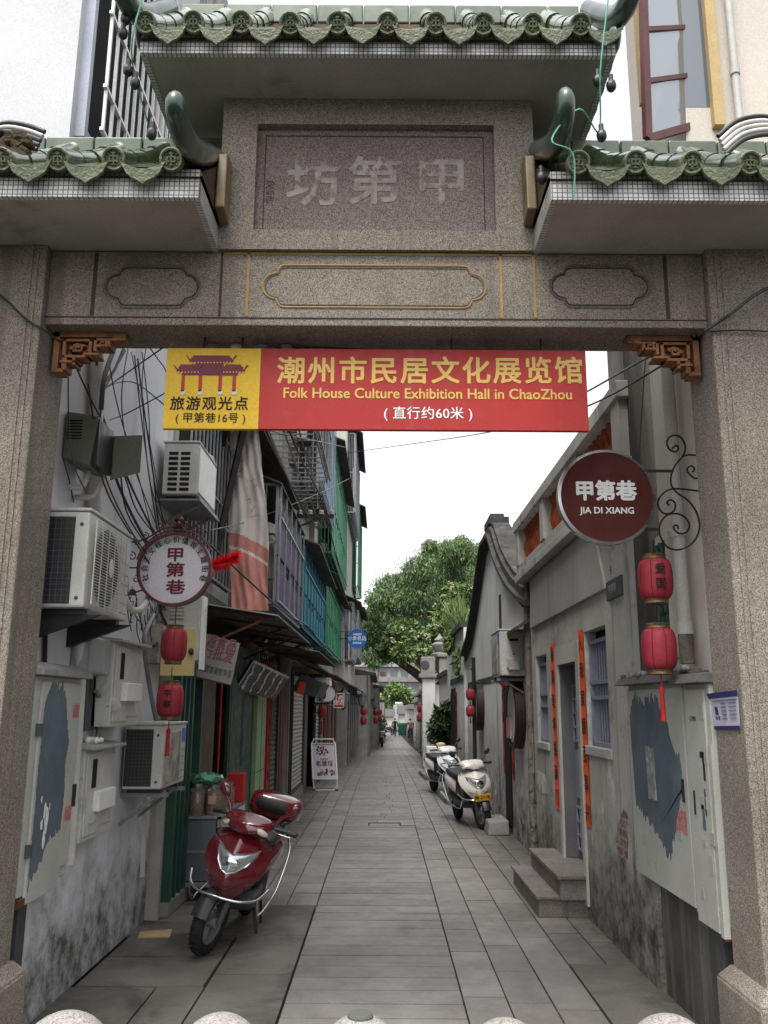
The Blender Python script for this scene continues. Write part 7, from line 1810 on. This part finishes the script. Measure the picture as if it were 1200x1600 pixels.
    for ch in t.children_recursive:                     # a low scooter: the upper body is squat
        if ch.type == 'MESH':
            for v_ in ch.data.vertices:
                if not ch.name.startswith(('wheel', 'rim', 'fork', 'front_fender')): v_.co.x *= 1.10
                if v_.co.z > .46: v_.co.z = .46 + (v_.co.z - .46) * .77
    return t
zf_ = RZ(318, 1496)
make_scooter('motor_scooter', 'dark red motor scooter with a top box and chrome guard bars', 'redpaint', (-1.15, 7.05, 0), math.radians(-3), lean=math.radians(14), steer=math.radians(-14), box=True)
s2 = make_scooter('motor_scooter', 'cream white motor scooter with a yellow number plate beside the stone block', 'pearl', (1.27, 13.42, 0), math.radians(10), lean=math.radians(-4), steer=math.radians(10), plate=True)
s3 = copy_tree(s2); s3.location = (1.20, 17.9, 0); s3.rotation_euler = (0, math.radians(-3), math.radians(14)); s3['label'] = 'bluish white motor scooter carrying a foam box behind the cream white one'
for ch in list(s3.children):
    for sub_ in list(ch.children):
        if ch.name.startswith('number_plate'): bpy.data.objects.remove(sub_)
    if ch.name.startswith('number_plate'): bpy.data.objects.remove(ch); continue
    if ch.type == 'MESH' and ch.name.split('.')[0] in ('front_apron', 'rear_body', 'handlebar_cowl'):
        ch.data = ch.data.copy(); ch.data.materials[0] = MT['whitel']
s4 = copy_tree(s3); s4.location = (-.02, 56, zg(56)); s4.rotation_euler = (0, math.radians(3), math.radians(176)); s4['label'] = 'dark silver motor scooter seen from behind by the far left shops'
for ch in s4.children:
    if ch.type == 'MESH' and ch.name.split('.')[0] in ('front_apron', 'rear_body', 'handlebar_cowl'):
        ch.data = ch.data.copy(); ch.data.materials[0] = MT['silverl']
t = thing('foam_box', 'white foam box with a yellow bundle on the rear of the bluish white scooter', 'box', (1.0, 18.6, .9))
m = MB(); m.box((.90, 18.5, .74), (1.30, 18.9, .87)); m.build('box', 'white', t, bevel=.01)
m = MB(); m.ell((1.2, 18.66, .91), (.1, .08, .045), 12, 8); m.build('bundle', 'ybox', t, smooth=60)

# ================================================================== people, bicycle
def figure(name, label, joints, bones, loc, rz, mats, split, group=None):
    """one continuous skinned body; material by face height/position"""
    t = thing(name, label, 'person', loc, rz, local=True)
    me = bpy.data.meshes.new('body'); names = list(joints)
    me.from_pydata([joints[k][0] for k in names], [(names.index(a), names.index(b)) for a, b in bones], [])
    o = bpy.data.objects.new('body', me); COL.objects.link(o)
    sk = o.modifiers.new('skin', 'SKIN'); sk.use_smooth_shade = True
    for i, k in enumerate(names): r_ = joints[k][1]; me.skin_vertices[0].data[i].radius = r_ if isinstance(r_, tuple) else (r_, r_); me.skin_vertices[0].data[i].use_root = (k == 'pelvis')
    o.modifiers.new('sub', 'SUBSURF').levels = 1; o.modifiers['sub'].render_levels = 1
    dg = bpy.context.evaluated_depsgraph_get(); dg.update(); m2 = bpy.data.meshes.new_from_object(o.evaluated_get(dg))
    bpy.data.objects.remove(o); m2.name = 'body'; m2.materials.clear()
    for k in mats: m2.materials.append(MT[k])
    for f in m2.polygons: f.material_index = split(f.center); f.use_smooth = True
    o = bpy.data.objects.new('body', m2); COL.objects.link(o); o.parent = t; ORIG[o.name] = V((0, 0, 0))
    return t
BON = [('pelvis', 'waist'), ('waist', 'chest'), ('chest', 'neck'), ('neck', 'head'), ('head', 'crown'), ('chest', 'shl'), ('shl', 'ell'), ('ell', 'hal'), ('chest', 'shr'), ('shr', 'elr'), ('elr', 'har'), ('pelvis', 'hil'), ('hil', 'knl'), ('knl', 'anl'), ('anl', 'tol'), ('pelvis', 'hir'), ('hir', 'knr'), ('knr', 'anr'), ('anr', 'tor')]
W = dict(pelvis=((0, 0, .92), (.15, .11)), waist=((0, 0, 1.08), (.14, .10)), chest=((0, -.01, 1.30), (.17, .11)), neck=((0, 0, 1.45), .055), head=((0, -.02, 1.54), (.075, .09)), crown=((0, -.015, 1.64), (.07, .08)),
    shl=((.19, 0, 1.38), .06), ell=((.25, .05, 1.12), .045), hal=((.26, -.06, .88), .04), shr=((-.19, 0, 1.38), .06), elr=((-.25, .02, 1.12), .045), har=((-.27, -.02, .86), .04),
    hil=((.09, 0, .86), .095), knl=((.10, -.14, .48), .065), anl=((.10, -.20, .09), .045), tol=((.11, -.34, .04), .035), hir=((-.09, 0, .86), .095), knr=((-.10, .05, .48), .065), anr=((-.10, .26, .12), .045), tor=((-.10, .16, .04), .035))
wl = figure('person', 'person in black clothes walking down the lane with a bag in one hand', W, BON, (1.15, 85, zg(85)), math.radians(170), ['clothB', 'skin'], lambda c: 1 if (c.z > 1.44 or (abs(c.x) > .2 and c.z < .93 and c.z > .75)) else 0)
m = MB(); m.ell((0, .0, 1.62), (.088, .105, .085), 14, 10); m.build('hair', 'hair', wl, smooth=60)
bg_ = thing('shopping_bag', 'dark bag carried by the walking person', 'bag', (1.15, 85, zg(85)), math.radians(170), local=True)
m = MB(); m.hexa([V(q) for q in ((.20, -.13, .48), (.34, -.13, .48), (.34, .03, .48), (.20, .03, .48), (.23, -.12, .74), (.30, -.12, .74), (.30, .0, .74), (.23, .0, .74))]); m.build('bag_body', 'dgrey', bg_, bevel=.02)
m = MB(); m.tube(smoothpath([(.265, -.11, .73), (.265, -.06, .86), (.265, 0, .73)]), .008, 5); m.build('handle', 'dgrey', bg_)
# cyclist
by, bz = 65, zg(65); bxx = 2.0
CY = dict(pelvis=((0, .20, .98), (.15, .12)), waist=((0, .14, 1.12), (.14, .10)), chest=((0, .02, 1.32), (.17, .11)), neck=((0, -.06, 1.46), .055), head=((0, -.10, 1.55), (.075, .09)), crown=((0, -.10, 1.65), (.07, .08)),
    shl=((.19, .0, 1.40), .06), ell=((.29, -.16, 1.18), .045), hal=((.24, -.38, 1.03), .04), shr=((-.19, .0, 1.40), .06), elr=((-.29, -.16, 1.18), .045), har=((-.24, -.38, 1.03), .04),
    hil=((.09, .16, .94), .095), knl=((.12, -.16, .72), .065), anl=((.13, -.02, .36), .045), tol=((.13, -.14, .31), .035), hir=((-.09, .16, .94), .095), knr=((-.12, -.02, .56), .065), anr=((-.13, .10, .16), .045), tor=((-.13, -.03, .12), .035))
cyc = figure('person', 'person in a brown shirt riding a bicycle away down the lane', CY, BON, (bxx, by, bz), math.radians(186), ['clothM', 'clothB', 'skin'], lambda c: 2 if c.z > 1.46 or (abs(c.x) > .2 and c.y < -.15 and c.z < 1.2) else (1 if c.z < 1.03 else 0))
m = MB(); m.ell((0, -.085, 1.635), (.088, .105, .08), 14, 10); m.build('hair', 'hair', cyc, smooth=60)
bk = thing('bicycle', 'city bicycle ridden by the person in the brown shirt', 'bicycle', (bxx, by, bz), math.radians(186), local=True)
for y in (-.54, .54):
    m = MB(); m.lathe([(.33, -.018), (.30, -.015), (.30, .015), (.33, .018), (.33, -.018)], (0, y, .33), 32, ax='X'); wh = m.build('wheel', 'rubber', bk, smooth=40)
    m = MB()
    for k in range(14): a = k * 2 * PI / 14; m.bar((0, y, .33), (0, y + .3 * math.cos(a), .33 + .3 * math.sin(a)), .004)
    m.cyl((-.04, y, .33), (.04, y, .33), .02); m.build('spokes', 'chrome', wh)
m = MB()
for a, b in (((0, -.54, .33), (0, -.40, .95)), ((0, -.42, .86), (0, .08, .30)), ((0, .08, .30), (0, .20, .82)), ((0, -.41, .78), (0, .17, .66)), ((0, .08, .30), (0, .54, .33)), ((0, .18, .74), (0, .54, .33))): m.cyl(a, b, .018, n=8)
m.build('frame', 'dgrey', bk)
m = MB(); m.tube(smoothpath([(-.27, -.34, 1.0), (-.2, -.40, 1.02), (0, -.42, .97), (.2, -.40, 1.02), (.27, -.34, 1.0)]), .014, 8); m.build('handlebar', 'chrome', bk)
m = MB(); m.loft([sring(.06, .86, .03, .02), sring(.18, .865, .06, .025), sring(.30, .87, .10, .03), sring(.34, .87, .07, .02)]); m.build('saddle', 'seat', bk, smooth=60)
m = MB(); m.box((-.07, .36, .70), (.07, .74, .72)); m.bar((0, .42, .7), (0, .54, .36), .015); m.build('carrier', 'blackm', bk)
for k, (x, y, lab) in enumerate(((.75, 98, 'distant parked red motorcycle at the far end of the lane, left'), (.45, 92, 'distant dark parked scooter at the far end of the lane'))):
    s5 = copy_tree(s4); s5.location = (x, y, zg(y)); s5.rotation_euler = (0, 0, math.radians(60 + 60 * k)); s5['label'] = lab
    if k == 0:
        for ch in s5.children:
            if ch.type == 'MESH' and ch.name.split('.')[0] in ('front_apron', 'rear_body', 'handlebar_cowl'): ch.data = ch.data.copy(); ch.data.materials[0] = MT['redpaint']
